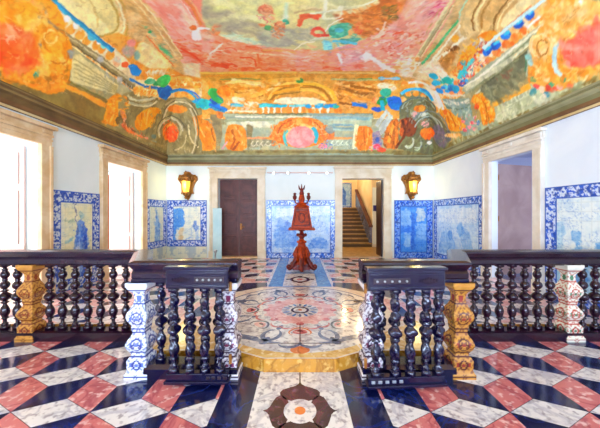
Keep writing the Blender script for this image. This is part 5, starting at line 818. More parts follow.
F8E0D0 F8E0D0 1 1 10 -195,603 22,3 1,-3 -22,-4
E83C14 E83C14 1 1 10 -271,598 4,5 7,10 7,12 6,15 3,8 5,-7 -3,-8 -6,-15 -7,-12 -7,-9 -4,-5
E84418 E84418 1 1 10 -225,668 9,-1 18,-2 12,1 7,4 3,2 5,-11 -4,-1 -8,-4 -12,-1 -18,2 -8,1
D9B87A C89858 1 1 10 -286,461 1,12 1,27 0,19 0,20 -1,27 -1,31 -1,33 8,-6 1,-33 1,-30 0,-27 0,-20 0,-19 -2,-25 -1,-12
F0DCA4 F0DCA4 1 1 10 -279,460 1,12 2,25 0,38 -1,27 -1,30 -1,33 3,-2 1,-33 1,-30 1,-27 0,-38 -3,-25 -1,-11
F0DCA4 F0DCA4 1 1 10 -290,460 1,12 1,26 0,38 -2,26 -1,28 -2,31 3,-1 1,-32 2,-28 1,-26 0,-37 -1,-26 -1,-12
D 98A878,A8B890,70A070,C8B080,B89868 0.7 40 0.035:60:2.2 -309,522 9,3 1,33 1,39 1,43 -20,7 5,-63
2F9858 2F9858 1 1 10 -304,527 -2,2 -2,1 -2,-1 -1,-1 1,-2 2,-2 2,-1 2,1 0,1
2F9858 2F9858 1 1 10 -302,541 -3,2 -2,1 -2,-1 -1,-2 0,-2 2,-2 3,-1 2,1 1,2
58B878 58B878 1 1 10 -313,589 4,27 5,-4 -4,-26
D87038 D87038 1 1 10 -318,547 0,12 0,27 0,28 1,30 1,16 3,-2 0,-16 -2,-29 0,-28 0,-27 0,-13
F0E0A4 E8D090 1 2 10 -336,558 8,1 4,18 0,37 -1,25 -3,9 -12,-4 -20,-20 -1,-25 15,-28
D D8B078,C89858,E4C890,B89058 0.5 50 0.06:60:2.2 -295,459 12,0 -1,29 -1,33 -50,31 -11,-20 26,-35
D C8C890,B0A888,98907C,D8D898,A8A080 0.5 50 0.1:8:3.5 -144,478 24,14 25,15 7,38 -27,11 -47,-21
D E4E4A0,DCE08C,ECE8B0,D0D080 0.5 50 0.12:0:3.5 -139,459 28,0 28,0 27,0 28,0 5,31 -32,9 -34,8 -28,-15 -27,-14
D CCE8C8,D8ECD0,B8D8B8 0.6 24 0.06:15:3.5 -163,540 38,13 29,15 31,15 -36,-5 -48,-12
D A8A890,98988A,B8B8A0,B0C0A0 0.55 40 0.08:5:3 -88,540 37,-7 36,-7 44,19 -27,38 -57,12 -34,-23
E09060 D0744C 1 1 10 -48,483 -3,8 -9,4 -9,0 -8,-4 -1,-8 4,-7 8,-5 9,0 7,5
D E8A070,D87850,F0B888,C86848 0.7 30 0.035:r:2.2 -73,471 24,0 0,28 -32,0
2E9048 58B068 1 1 10 -55,534 -2,2 -5,0 -5,-3 -3,-4 0,-4 3,-2 4,0 5,3 3,4
30A880 40C0B0 1 1 10 -23,519 -3,2 -4,-1 -3,-4 -1,-5 2,-4 3,-2 3,1 3,3 1,5
D E89858,D87038,F0C088,C87850 0.75 40 0.035:r:2.2 -57,514 32,2 -5,40 -29,5
C8F0E8 C8F0E8 0.7 3 10 -26,466 -1,5 -1,10 -1,10 0,11 0,6 6,-1 0,-6 0,-10 0,-10 1,-9 1,-5
D E8A8A0,D05860,F4D0C0 0.7 12 0.03:r:2.2 -84,497 32,0 -5,15 -23,0
D E8784C,F0A078,E85A30,F4B090,F0C098,EE8850 0.7 150 0.055:5:2.6 -171,566 43,0 27,14 27,15 40,2 41,2 41,2 7,89 -38,0 -37,0 -38,0 -38,0 -37,0 -38,0 -37,0 20,-68
E86A48 E86A48 1 1 10 -169,598 5,-1 10,-2 5,3 2,7 1,4 3,-3 -1,-4 -2,-8 -7,-3 -10,1 -5,1
E87048 E87048 1 1 10 -135,601 6,-1 14,-2 10,1 7,3 4,2 1,-5 -3,-2 -8,-3 -10,0 -14,1 -7,1
DC3C14 F05A28 1 1 10 -202,662 2,4 4,8 6,4 6,-2 3,-1 2,-16 -2,0 -4,2 -3,-2 -3,-7 -2,-3
E8602C E8602C 1 1 10 -100,614 -5,42 6,-1 4,-41
E04A1C E04A1C 1 1 10 -143,634 8,0 16,0 7,8 -1,19 0,10 4,-2 1,-10 0,-21 -9,-11 -17,0 -8,0
D F4C8B8,F0A898,F8D8C8 0.6 30 0.06:0:3 -33,608 41,-4 40,-3 3,40 -41,3 -41,4
F0E4C8 F0E4C8 1 1 10 -13,603 6,-7 11,-13 11,-7 11,-1 5,-1 0,-4 -6,1 -11,1 -11,7 -11,14 -6,7
E04828 F07040 1 1 10 -1,527 1,-5 3,-9 5,-6 9,-3 9,-1 9,0 5,0 -1,-9 -5,0 -9,0 -10,2 -10,4 -7,7 -4,12 -1,5
E8402C F06848 1 1 10 44,548 -5,0 -8,-1 -3,-3 -1,-3 3,-3 8,-2 5,-1 -2,-9 -4,1 -10,3 -6,7 2,12 7,7 9,1 5,1
B89868 B89868 0.7 1 10 -11,493 7,-2 12,-4 12,-2 12,0 6,0 0,-5 -6,0 -12,0 -13,2 -12,4 -6,2
D D87828,C86020,E89848,B05A20,E8A860 0.7 110 0.055:20:2.2 75,494 35,-12 26,-15 45,-8 1,53 -21,38 -33,11 -29,-40
D 8A6A28,6A5020,A87028,4A4A20 0.75 26 0.035:r:2.2 147,474 26,-3 12,32 -25,0
D 40B090,2E9878,60C8A8,58B8A0,3AA070 0.8 34 0.035:10:2.2 57,526 44,-10 20,45 -53,3
48B8C8 48B8C8 1 1 10 89,536 -1,4 -4,3 -6,0 -5,-3 -2,-4 1,-4 4,-2 6,0 4,2
D 78D0D8,58C0D0,98E0E0,50B8D0 0.8 22 0.035:5:2.2 48,566 32,-1 31,-1 3,16 -41,24 -20,-9
E8B068 E8B068 1 1 10 108,543 0,6 -1,3 -3,0 -4,-3 -2,-6 0,-6 2,-4 3,0 3,4
D E06040,D04830,F08058 0.8 14 0.03:r:2.2 107,526 16,0 10,24 -18,-2
ECECC0 ECECC0 1 1 10 43,457 0,7 -1,14 0,13 3,11 1,6 4,-1 -1,-6 -3,-10 -1,-12 1,-14 1,-7
ECECC8 ECECC8 1 1 10 19,494 8,-1 15,-3 14,-3 12,-2 15,-2 18,-3 15,-6 13,-9 6,-4 -2,-3 -6,4 -13,8 -15,6 -17,3 -15,2 -12,2 -14,3 -15,3 -8,1
D8D098 D8D098 1 1 10 54,476 6,2 13,4 16,0 20,-4 9,-2 -1,-3 -10,2 -18,3 -16,0 -13,-3 -6,-2
F4F0D0 F4F0D0 1 2 10 78,478 0,3 -3,2 -3,0 -3,-2 -2,-3 1,-3 2,-2 4,0 3,2
E8E8D8 E8E8D8 1 1 10 52,541 3,-6 5,-12 8,-9 10,-6 6,-4 -2,-2 -5,3 -10,7 -8,9 -6,12 -3,6
D8DCC0 D8DCC0 1 1 10 22,571 5,-3 11,-5 9,-2 9,1 4,1 0,-4 -4,-1 -9,-1 -10,2 -11,5 -5,3
D F0B8B8,E89898,F4D0C8,D87880,E8785C,F8E0D8,E0A8B8 0.7 150 0.05:15:2.2 78,589 55,-6 15,-33 14,-29 52,-5 23,56 29,69 -44,45 -44,0 -43,0 -44,0
FCF8F6 FCF8F6 1 1 10 148,623 9,5 17,12 20,15 22,19 12,10 0,-12 -12,-9 -22,-19 -20,-15 -17,-11 -8,-6
FAF4F0 FAF4F0 1 2 10 170,624 0,7 -5,4 -8,0 -7,-4 -4,-7 1,-7 5,-4 7,0 7,4
F8F0F0 F8F0F0 1 1 10 85,616 16,38 5,-4 -16,-38
F6ECEC F6ECEC 1 1 10 272,644 2,8 -1,5 -4,0 -5,-5 -4,-8 -2,-7 1,-4 4,0 4,4
F0C8B0 F0C8B0 1 1 10 157,572 4,-8 6,-15 3,-15 -2,-15 0,-6 -5,-2 1,7 1,13 -2,14 -7,14 -3,8
E8A880 E8A880 1 1 10 134,586 8,-6 15,-11 17,-6 17,0 9,0 -2,-5 -8,0 -18,1 -17,5 -15,11 -8,6
E0482C F07048 1 1 10 54,651 4,6 9,12 13,8 16,4 7,2 0,-10 -8,-1 -15,-4 -11,-7 -8,-11 -4,-5
E85030 E85030 1 1 10 195,548 19,-5 -3,-5 -18,5
D F0A078,F4B890,EC8A58 0.6 40 0.06:0:3 22,578 58,23 11,85 -65,4
D F4C8B0,F0B4A4,E89888,F8DCC8,E8A890,F0A8A8 0.6 90 0.06:-60:2.2 201,499 -10,-40 32,0 32,0 4,29 4,33 3,57 -39,23 -14,-56
D D04870,E87898,D85878,F0B0B8,C83858 0.75 18 0.035:-40:2.2 225,474 30,-15 9,15 -17,20
D E06848,D85038,F09070,F4C0A8,F8E8D8,C84830 0.7 60 0.045:r:2.2 165,545 27,-19 60,14 17,43 -34,38 -37,34 -18,-60
D FCF6E8,F8F0D8,F0E4C0,E8C070 0.75 50 0.05:r:2.2 193,641 42,-20 46,6 27,59 -49,4 -51,0
FAF4EC FAF4EC 1 1 10 199,664 8,6 17,12 13,9 8,6 5,3 -1,-12 -5,-3 -8,-6 -13,-8 -16,-12 -8,-5
E89850 E89850 1 1 10 287,637 2,6 -2,4 -3,0 -5,-4 -3,-6 -2,-5 2,-4 3,0 5,4
E8A858 E8A858 1 1 10 255,670 0,4 -5,2 -6,0 -6,-2 -3,-4 0,-3 5,-2 6,0 6,2
C8C090 A8A070 1 1 10 267,477 1,14 1,31 2,34 3,40 1,22 6,5 -2,-23 -2,-40 -3,-35 -2,-31 -1,-14
3CA868 50C088 1 1 10 302,507 0,12 0,25 -1,35 0,49 -1,27 5,4 0,-28 1,-49 0,-36 -1,-25 0,-12
A8DCC0 A8DCC0 1 1 10 289,459 0,5 2,12 2,11 5,10 2,5 3,0 -3,-5 -4,-10 -2,-10 -2,-11 0,-6
E8D8A8 E8D8A8 1 1 10 272,470 2,15 3,35 3,40 4,46 2,27 4,2 -3,-26 -4,-47 -4,-40 -3,-35 -1,-16
8A7848 8A7848 1 1 10 272,474 1,15 2,33 2,37 3,43 2,24 2,2 -2,-24 -3,-44 -3,-37 -2,-33 0,-15
F4ECD0 F4ECD0 1 1 10 311,515 1,11 0,25 1,35 1,47 1,27 5,2 0,-27 -2,-47 -1,-35 -1,-25 -1,-12
D B88040,8A5A28,D8A058,A87038 0.75 26 0.04:r:2.2 322,591 4,-32 18,7 8,42 -20,21
6E4420 6E4420 1 1 10 337,564 3,3 1,5 0,6 -3,5 -3,1 -3,-3 -1,-6 1,-6 2,-4
D F0B030,E89828,F8C858 0.75 40 0.04:r:2.2 349,573 0,-39 11,-16 25,24 -12,40
F0A838 F0A838 1 1 10 329,548 3,6 -1,5 -3,3 -5,-2 -5,-5 -2,-6 1,-5 3,-1 5,1
D0B880 D0B880 1 1 10 338,538 -5,-4 -9,-8 -8,-11 -6,-15 -6,-16 -4,-16 -2,-8 -3,-1 2,8 4,16 6,17 6,15 9,13 10,9 4,4
D E89838,F0B050,D88428,F4C878,C87820 0.6 110 0.05:5:2.2 -220,729 44,0 44,0 44,0 1,56 -40,19 -44,-9 -43,-10
E8CC78 E8CC78 1 1 10 -207,741 11,-2 23,-3 25,0 26,3 14,2 2,-8 -14,-2 -26,-3 -25,0 -24,3 -11,2
D88828 D88828 1 1 10 -211,754 11,1 23,2 26,-1 28,-3 14,-2 0,-5 -14,2 -28,3 -25,1 -22,-2 -12,-1
F0A038 E07820 1 1 10 -195,761 -6,11 -11,7 -14,0 -9,-7 -2,-11 7,-11 12,-7 13,0 9,7
E8A040 F0B850 1 1 10 -188,776 11,1 22,3 24,-2 23,-8 12,-4 -3,-10 -11,4 -22,7 -21,2 -21,-3 -11,-1
F2B858 E8A038 1 1 10 -89,733 31,-2 30,-2 29,-3 0,-10 -30,2 -29,3 -30,3
C88020 C88020 1 1 10 -91,751 31,-2 31,-2 30,-2 0,-5 -30,2 -31,2 -30,2
E8A030 E8A030 1 1 10 -79,771 14,-3 28,-6 20,-4 12,0 6,-1 0,-7 -6,0 -13,1 -20,3 -28,7 -14,3
9A6A20 9A6A20 1 1 10 -86,786 3,-3 6,-8 22,-5 38,-4 18,-2 0,-3 -19,2 -37,4 -23,6 -7,8 -4,3
F4E8C0 ECDCA8 1 1 10 -81,791 25,-9 29,-2 28,-2 0,17 -20,-1 -21,-1 -21,-1
44B850 38A048 1 1 10 -237,766 -4,9 -7,6 -7,0 -4,-6 0,-9 5,-9 7,-6 7,0 4,6
36A858 36A858 1 1 10 -225,791 -5,3 -9,1 -9,-4 -6,-5 0,-6 6,-4 9,0 8,4 6,5
30B8B8 20A8D0 1 1 10 -307,790 21,-9 22,3 7,12 -15,12 -24,-2
2878D0 2878D0 1 1 10 -269,801 8,2 15,4 13,3 9,4 5,2 4,-7 -5,-2 -10,-4 -13,-4 -15,-3 -8,-2
2870C0 2870C0 1 1 10 -368,733 6,8 12,13 16,3 15,3 12,6 11,10 6,5 3,-3 -5,-5 -11,-10 -13,-6 -16,-4 -15,-4 -13,-13 -5,-7
E07820 F09840 1 1 10 -112,814 -2,5 -3,3 -4,0 -2,-3 -1,-5 1,-5 4,-3 3,0 3,3
E07820 F09840 1 1 10 -96,814 -2,5 -3,3 -3,0 -3,-3 -1,-5 2,-5 3,-3 3,0 3,3
E07820 F09840 1 1 10 -78,814 -2,5 -3,3 -3,0 -3,-3 -1,-5 2,-5 3,-3 3,0 3,3
E07820 F09840 1 1 10 -61,814 -1,5 -3,3 -4,0 -3,-3 0,-5 1,-5 3,-3 4,0 2,3
E07820 F09840 1 1 10 -45,814 -1,5 -3,3 -3,0 -3,-3 -1,-5 1,-5 3,-3 4,0 2,3
E07820 F09840 1 1 10 -28,814 -2,5 -3,3 -3,0 -3,-3 -1,-5 1,-5 3,-3 4,0 3,3
E07820 F09840 1 1 10 -9,814 -1,5 -3,3 -4,0 -3,-3 -1,-5 1,-5 3,-3 4,0 3,3
30B0B8 50C8C8 1 1 10 -121,805 39,-2 0,-8 -38,2
28B0C8 28B0C8 1 1 10 -73,805 33,0 0,-8 -32,0
78D0D0 78D0D0 1 1 10 -31,804 26,0 0,-6 -26,0
68C0C8 68C0C8 1 1 10 -201,803 35,0 1,-6 -35,0
D F4E0C0,F0C8A0,F0D8B0 0.7 24 0.04:r:2.2 -221,791 47,4 47,3 -1,21 -46,0 -45,0
B0B898 B0B898 1 1 10 -231,831 32,1 32,0 32,1 32,1 0,-9 -31,-1 -32,0 -32,-1 -31,-1
F0ECD0 F0ECD0 1 1 10 -195,833 39,0 40,0 0,-4 -39,0 -39,0
A0A880 A0A880 1 1 10 -229,846 30,-1 31,0 30,-1 30,-1 31,0 0,-5 -31,0 -30,1 -30,1 -30,0 -30,1
E0E0C0 E0E0C0 1 1 10 -177,853 31,1 30,2 31,1 1,-6 -31,-2 -31,-1 -30,-1
EC9428 E07E1C 1 1 10 -321,858 15,-3 15,3 11,9 6,13 2,16 -3,13 -9,9 -12,0 -16,-9 -11,-17 -4,-22
F8C060 F8C060 1 1 10 -318,863 20,29 7,-2 -21,-29
A85818 A85818 1 1 10 -273,866 7,38 4,-1 -7,-38
D F0A848,E88A28,C86818,F8C878 0.7 36 0.04:80:2.2 -224,862 34,-8 21,24 2,52 -54,3
D E8842C,D06818,F4B060 0.6 26 0.04:70:2.2 -321,834 54,0 2,47 3,49 -51,3 -7,-50
D 988858,7A7048,B0A474,C8BC90 0.6 50 0.04:70:2.2 -375,804 58,-6 -10,39 -8,41 -44,59 -103,0 40,-46 35,-44
C8BC94 C8BC94 1 1 10 -340,809 4,10 3,12 0,14 -2,16 -4,17 -7,17 -10,17 -12,15 -16,13 -17,10 7,3 18,-11 15,-14 13,-15 10,-17 7,-18 4,-17 1,-17 -1,-14 -3,-13 -4,-10
6A6040 6A6040 1 1 10 -329,809 4,10 3,12 1,14 -1,16 -3,17 -6,17 -9,17 -12,15 -15,13 -17,11 5,2 17,-11 15,-14 12,-16 9,-16 6,-18 3,-17 1,-17 -1,-14 -3,-13 -5,-10
E8642C D85020 1 1 10 -421,881 -16,15 -23,9 -21,0 -7,-16 11,-28 15,-8 16,5 18,0 10,9
E09868 E09868 1 1 10 -163,897 29,0 28,0 0,-6 -28,0 -29,0
D 8C8C6C,ACA888,6C7058,C4C0A0 0.75 40 0.025:r:2.2 -160,907 61,0 13,26 -75,0
D F08A30,E87020,F4B058,D85C18 0.75 60 0.035:r:2.2 -91,859 40,-19 52,7 0,18 -40,7 -14,58 -33,-20
F08C8C F4A8A4 1 1 10 17,894 -5,15 -15,10 -18,0 -15,-10 -6,-15 6,-15 15,-9 18,0 15,9
50C0C0 50C0C0 1 1 10 -36,914 -4,-4 -3,-3 -2,-4 -2,-5 0,-4 0,-4 2,-4 2,-4 3,-4 4,-3 -3,-5 -5,4 -4,4 -3,5 -2,6 0,5 0,6 2,5 3,5 4,5 4,3
E04860 E04860 1 1 10 5,878 -2,3 -3,2 -4,0 -3,-2 -2,-3 2,-3 3,-2 4,0 3,2
8C8A60 A09C70 1 1 10 -516,947 57,-1 58,0 57,0 56,0 29,0 29,0 29,0 29,0 29,0 29,0 28,0 29,-1 29,0 29,0 0,-6 -29,0 -29,0 -28,0 -29,0 -29,0 -29,0 -29,0 -29,0 -29,0 -29,1 -54,0 -56,0 -57,0 -56,0
A8A880 A8A880 1 1 10 -522,953 59,0 59,0 58,0 58,0 29,0 29,0 28,0 29,-1 29,0 29,0 29,0 29,0 29,0 29,0 0,-4 -29,0 -29,0 -29,0 -29,0 -29,0 -28,0 -29,1 -29,0 -29,0 -29,0 -57,0 -58,0 -58,0 -58,0
D D08838,B87028,E8A858,A05818,E8C078 0.6 110 0.05:10:2.2 107,729 42,0 42,0 42,0 42,0 -27,32 -38,30 -40,13 -41,12 -29,-49
9A5C1C 9A5C1C 1 1 10 140,749 11,2 22,3 19,3 16,3 8,2 0,-8 -8,-1 -16,-3 -19,-4 -22,-3 -11,-1
E89838 E89838 1 1 10 123,764 10,4 20,10 22,6 23,3 11,1 0,-6 -11,-1 -23,-3 -20,-6 -20,-9 -10,-5
8A5018 8A5018 1 1 10 114,794 39,6 1,-5 -39,-6
E8B038 E8B038 1 1 10 0,743 12,0 24,0 22,4 22,10 13,10 5,13 3,7 7,-3 -3,-7 -7,-14 -15,-13 -23,-10 -24,-5 -24,0 -12,0
A86818 A86818 1 1 10 0,751 11,0 23,0 20,4 17,8 12,10 5,10 3,6 2,-1 -2,-6 -6,-11 -12,-10 -18,-9 -20,-4 -24,0 -11,0
F0C050 F0C050 1 1 10 0,761 9,0 19,0 16,4 16,7 8,4 2,-5 -8,-4 -16,-7 -18,-4 -19,-1 -9,0
30A088 38B090 1 1 10 258,762 -1,6 -7,4 -9,0 -9,-4 -4,-6 2,-6 6,-3 9,0 9,3
2E8838 2E8838 1 1 10 246,782 1,5 -3,6 -7,4 -8,1 -5,-3 -1,-5 3,-6 7,-5 7,0
1E78C0 2060C0 1 1 10 252,779 18,-6 21,5 11,17 -10,16 -21,-1 -13,-15
20A0B0 20A0B0 1 1 10 232,786 8,30 12,-1 -9,-30
2850B0 2850B0 1 1 10 234,810 -2,3 -5,2 -7,0 -6,-2 -3,-3 2,-4 5,-2 7,0 6,2
1E70B8 2858B8 1 1 10 156,800 43,8 0,-9 -42,-7
30B0E0 60C8F0 1 1 10 296,769 5,-2 7,-6 12,-2 16,0 16,3 14,-1 7,-2 -2,-14 -7,2 -14,3 -17,1 -17,0 -14,3 -8,6 -4,3
2E9CC8 2E9CC8 1 1 10 35,802 -2,4 -5,2 -7,0 -5,-2 -2,-4 2,-3 5,-2 6,0 6,2
2E9CC8 2E9CC8 1 1 10 65,802 -2,4 -5,2 -6,0 -6,-2 -2,-4 2,-3 5,-2 6,0 6,2
2E9CC8 2E9CC8 1 1 10 89,802 -2,4 -5,2 -7,0 -5,-2 -2,-4 2,-3 5,-2 6,0 5,2
38A890 38A890 1 1 10 116,802 -2,4 -5,2 -6,0 -5,-2 -2,-4 1,-3 5,-2 7,0 5,2
D87820 F0A048 1 1 10 18,815 -1,4 -2,3 -4,0 -2,-3 -1,-4 1,-5 2,-2 3,0 3,2
D87820 F0A048 1 1 10 44,815 -1,4 -2,3 -4,0 -2,-3 -1,-4 1,-5 2,-2 3,0 3,2
D87820 F0A048 1 1 10 73,815 -1,4 -2,3 -3,0 -3,-3 -1,-4 1,-5 2,-2 3,0 3,2
D87820 F0A048 1 1 10 99,815 -1,4 -2,3 -3,0 -3,-3 -1,-4 0,-5 3,-2 3,0 3,2
D87820 F0A048 1 1 10 125,815 -1,4 -2,3 -3,0 -3,-3 -2,-4 1,-5 3,-2 3,0 2,2
889C8C 889C8C 1 1 10 20,826 27,0 28,1 28,0 28,0 28,0 28,1 28,0 0,-5 -28,0 -28,0 -28,-1 -28,0 -28,0 -28,0 -27,-1
90B0B0 90B0B0 1 1 10 39,834 30,0 29,0 30,0 29,1 29,0 30,0 -1,-4 -29,0 -29,-1 -30,0 -29,0 -29,0 -30,0
B8C8B0 B8C8B0 1 1 10 85,843 29,0 28,0 29,0 -1,-6 -28,0 -28,0 -29,0
7CA0A4 7CA0A4 1 1 10 99,857 33,1 33,1 0,-6 -33,-1 -33,-1
A8C0B0 A8C0B0 1 1 10 100,871 33,1 33,1 0,-5 -33,-1 -33,-1
E8A058 E8A058 1 1 10 107,897 54,0 0,-6 -54,0
D 8CA48C,B8C8A8,6C8878,D0D8B8 0.75 40 0.025:r:2.2 107,907 54,0 1,26 -54,0
D F08830,E87018,F4B058,D86018 0.7 44 0.04:80:2.2 169,865 50,-3 4,68 -54,3
F8E4B0 F8E4B0 1 1 10 165,854 0,9 -1,18 -1,19 -1,17 0,10 6,0 0,-9 1,-18 1,-18 1,-19 0,-9
D F0902C,E8A040,C85C14,8A3C10 0.7 50 0.045:60:2.2 262,840 43,-6 27,63 -42,26 -48,-13
7A3814 5A2C14 1 1 10 311,842 7,9 15,18 -1,19 -23,22 -13,11 12,5 13,-12 23,-23 1,-23 -17,-20 -7,-9
C8D0C4 A8B0A8 1 1 10 237,863 14,-22 10,-19 3,9 -9,20 -11,24 12,6 11,-24 11,-25 -22,-22 -16,24 -14,21
D F4A048,F08A28,E8703C,F8C888 0.7 50 0.035:r:2.2 20,840 46,7 28,44 -27,39 -20,0 -1,-65
F08A88 F4A8A4 1 1 10 46,891 -4,15 -13,10 -16,2 -16,-7 -9,-13 1,-15 8,-12 15,-7 17,2 12,10
28A8B8 28A8B8 1 1 10 41,870 3,3 2,3 1,4 1,4 0,4 0,4 -1,3 -1,4 -2,3 -2,3 6,5 3,-4 2,-4 2,-5 1,-4 0,-5 0,-5 -1,-5 -2,-5 -3,-4 -2,-3
D 5890A8,8868A0,E88090,4870B0 0.8 16 0.03:r:2.2 67,904 34,0 0,23 -34,0
D D04860,6858A0,E8A0A8 0.8 16 0.03:r:2.2 215,904 26,-7 5,33 -30,1
D 70786C,98A090,50584C,B0B8A0 0.65 60 0.045:r:2.2 307,785 53,-12 32,-1 60,93 -104,-12
E8882C D06C20 1 1 10 395,808 -1,7 -9,4 -15,0 -14,-4 -7,-7 1,-6 9,-4 14,0 13,4
C8D0B8 C8D0B8 1 1 10 382,895 5,5 3,5 1,5 -1,5 -4,3 -5,2 -6,1 -6,-1 -7,-2 -6,-3 -6,3 8,4 9,3 10,1 10,-1 7,-4 4,-4 2,-6 -2,-6 -3,-6 -6,-6
B8C0A8 B8C0A8 1 1 10 431,902 4,4 2,4 1,4 -1,3 -2,3 -4,1 -5,1 -5,0 -5,-1 -7,-2 -3,3 7,2 9,2 7,0 7,-1 5,-3 4,-3 1,-4 -1,-5 -3,-5 -4,-4
98A080 88A090 1 1 10 0,945 29,0 29,0 29,0 29,0 29,1 29,0 29,0 29,0 30,0 29,0 0,-6 -30,0 -29,0 -29,0 -29,0 -29,0 -29,-1 -29,0 -29,0 -29,0 -29,0
6E6A48 6E6A48 1 1 10 0,957 29,0 29,0 29,0 29,0 28,0 29,1 29,0 29,0 29,0 29,0 58,0 60,0 60,0 59,0 -2,-3 -60,0 -58,0 -59,0 -58,0 -29,-1 -29,0 -29,0 -29,0 -29,0 -28,0 -29,0 -29,0 -29,0 -29,0
D FBEFE0,F4DCC8,F0C8A8 0.6 50 0.05:r:2.2 312,689 11,-45 37,-2 33,1 -44,44
20B0D0 20B0D0 1 1 10 359,672 -1,7 -4,7 -8,4 -7,-1 -4,-6 0,-7 5,-6 7,-3 7,1
20B0A8 20B0A8 1 1 10 390,645 0,7 -4,9 -8,6 -7,1 -5,-4 0,-7 5,-8 7,-5 8,-2
30B8E0 30B8E0 1 1 10 374,680 0,6 -4,7 -6,5 -6,0 -4,-4 1,-6 3,-6 6,-4 6,-1
1890E0 1890E0 1 1 10 395,690 0,6 -4,7 -5,6 -5,2 -4,-4 0,-6 4,-7 5,-5 5,-1
18A0C8 18A0C8 1 1 10 416,639 0,5 -3,6 -5,5 -5,2 -3,-2 0,-5 3,-6 4,-4 5,-3
2858B0 2858B0 1 1 10 414,620 0,4 -2,4 -4,4 -4,1 -2,-1 0,-4 2,-4 4,-4 3,-1
28A8E8 28A8E8 1 1 10 404,670 0,4 -2,4 -3,4 -4,1 -2,-2 0,-3 2,-5 3,-3 4,-1
F4D8C8 F4D8C8 1 1 10 372,705 -1,6 -2,5 -5,4 -4,0 -3,-4 1,-5 2,-5 5,-3 4,-1
F09058 F09058 1 1 10 415,661 0,3 -2,5 -3,3 -4,2 -2,-2 0,-3 2,-4 3,-4 4,-1
2088D8 2088D8 1 1 10 391,677 0,3 -2,5 -4,3 -3,1 -3,-2 0,-4 3,-4 3,-3 4,-1
1898E0 38B8E8 1 1 10 344,758 7,0 8,-6 11,1 14,6 8,3 1,-14 -7,-2 -15,-7 -14,0 -10,7 -5,3
E8F0EC E8F0EC 1 1 10 375,725 7,3 12,4 14,5 15,5 7,2 3,-20 -8,-1 -15,-4 -14,-4 -12,-3 -6,-2
D E05040,D83848,E88068,48A8B0,5878B0,F0D8C0 0.85 60 0.028:r:2.2 388,630 2,-73 14,-27 3,37 5,42 -6,20
30B8C0 58C8C8 1 1 10 394,623 -1,-9 -3,-18 -2,-15 0,-11 -1,-5 -5,1 0,5 1,12 1,14 3,19 1,9
D E8902C,D86020,F0A848 0.7 24 0.04:r:2.2 367,633 2,-47 13,-9 2,49
D8D8B8 C0C4A4 1 1 10 428,620 1,-22 2,-38 1,-33 2,-28 0,-13 -9,1 -1,13 -2,29 -2,33 -3,38 -1,22
8C9470 8C9470 1 1 10 434,615 1,-20 1,-38 1,-35 0,-32 1,-14 -3,0 0,15 -1,32 -1,34 -1,38 -1,21
F0F0DC F0F0DC 1 1 10 417,616 2,-27 2,-25 2,-23 -3,0 -2,23 -2,25 -2,28
E4E0CC E4E0CC 1 1 10 419,695 6,-8 12,-15 9,-19 7,-19 4,-9 -4,-1 -4,9 -7,18 -9,17 -11,15 -6,7
D A8C0B8,88A8A8,C8D4C8,7898A0 0.65 50 0.05:r:2.2 412,698 46,-76 25,3 -4,39 -42,33
D F4A030,F8C060,E88820,F0B850 0.75 60 0.04:r:2.2 423,761 8,-56 55,-47 19,6 -11,63
E87030 E87030 1 1 10 443,716 3,6 1,9 -2,7 -4,3 -5,-2 -3,-6 -1,-9 3,-6 4,-3
C86818 C86818 1 1 10 446,708 44,-11 0,-5 -43,9
D F4A830,F8C860,EC8C1C,E87830 0.75 70 0.04:r:2.2 447,613 5,-37 38,-17 30,4 4,29 -37,9
C86C18 C86C18 1 1 10 459,588 8,-2 16,-4 14,0 12,5 6,2 2,-4 -7,-2 -12,-4 -14,0 -17,4 -8,2
F4B848 E89428 1 1 10 491,558 0,-11 1,-19 0,-17 0,-15 -1,-7 -4,1 0,7 0,15 0,17 -1,20 -1,10
D E87888,F0B8B8,D85060,F4D8C8,8898B8 0.75 40 0.03:r:2.2 474,662 8,-60 41,7 -15,82
D 687058,7C8468,585E4C,90987C 0.6 60 0.07:-35:4 447,581 -4,-46 -4,-39 7,-19 37,13 -1,31 0,36 -6,4
D 8C5848,705048 0.5 10 0.04:-35:3 443,535 5,-40 8,8 -3,25
D 50585C,68746C,8C9488,3C4448,A87860 0.65 90 0.04:r:2.2 360,784 35,-25 73,-19 45,18 -2,165 -71,0 -29,-48 -26,-46
F08830 E86418 1 1 10 475,854 7,24 -9,17 -24,0 -23,-6 -13,-10 0,-10 14,-6 22,0 15,-11
A8B4A8 A8B4A8 1 1 10 382,863 2,-10 5,-9 8,-6 11,-4 13,-2 9,-14 9,-13 10,-10 11,-5 12,-1 0,-9 -12,1 -12,6 -11,10 -10,15 -8,17 -14,1 -12,5 -9,7 -6,9 -2,10
7C8C88 7C8C88 1 1 10 364,840 8,-10 12,-7 13,-4 14,-8 10,-19 11,-16 13,-12 14,-8 14,-3 14,2 1,-9 -15,-2 -14,4 -15,9 -13,12 -13,17 -10,20 -14,9 -14,5 -12,7 -9,11
E8A038 E8A038 1 1 10 392,810 0,5 -3,3 -8,0 -7,-3 -5,-5 0,-5 4,-3 6,0 7,3
D8E0C8 D8E0C8 1 1 10 521,540 3,2 2,3 -1,3 -2,4 -3,2 -3,1 -3,-1 -2,-3 0,-3 2,-4 -2,-1 -2,5 0,5 2,3 4,2 5,-1 4,-4 2,-5 1,-5 -2,-3 -3,-2
D8E0C8 D8E0C8 1 1 10 520,526 3,1 1,3 0,3 -2,4 -3,2 -4,1 -3,-1 -1,-3 0,-3 2,-4 -2,0 -2,4 0,5 2,3 4,2 4,-1 4,-4 3,-4 0,-5 -2,-4 -3,-1
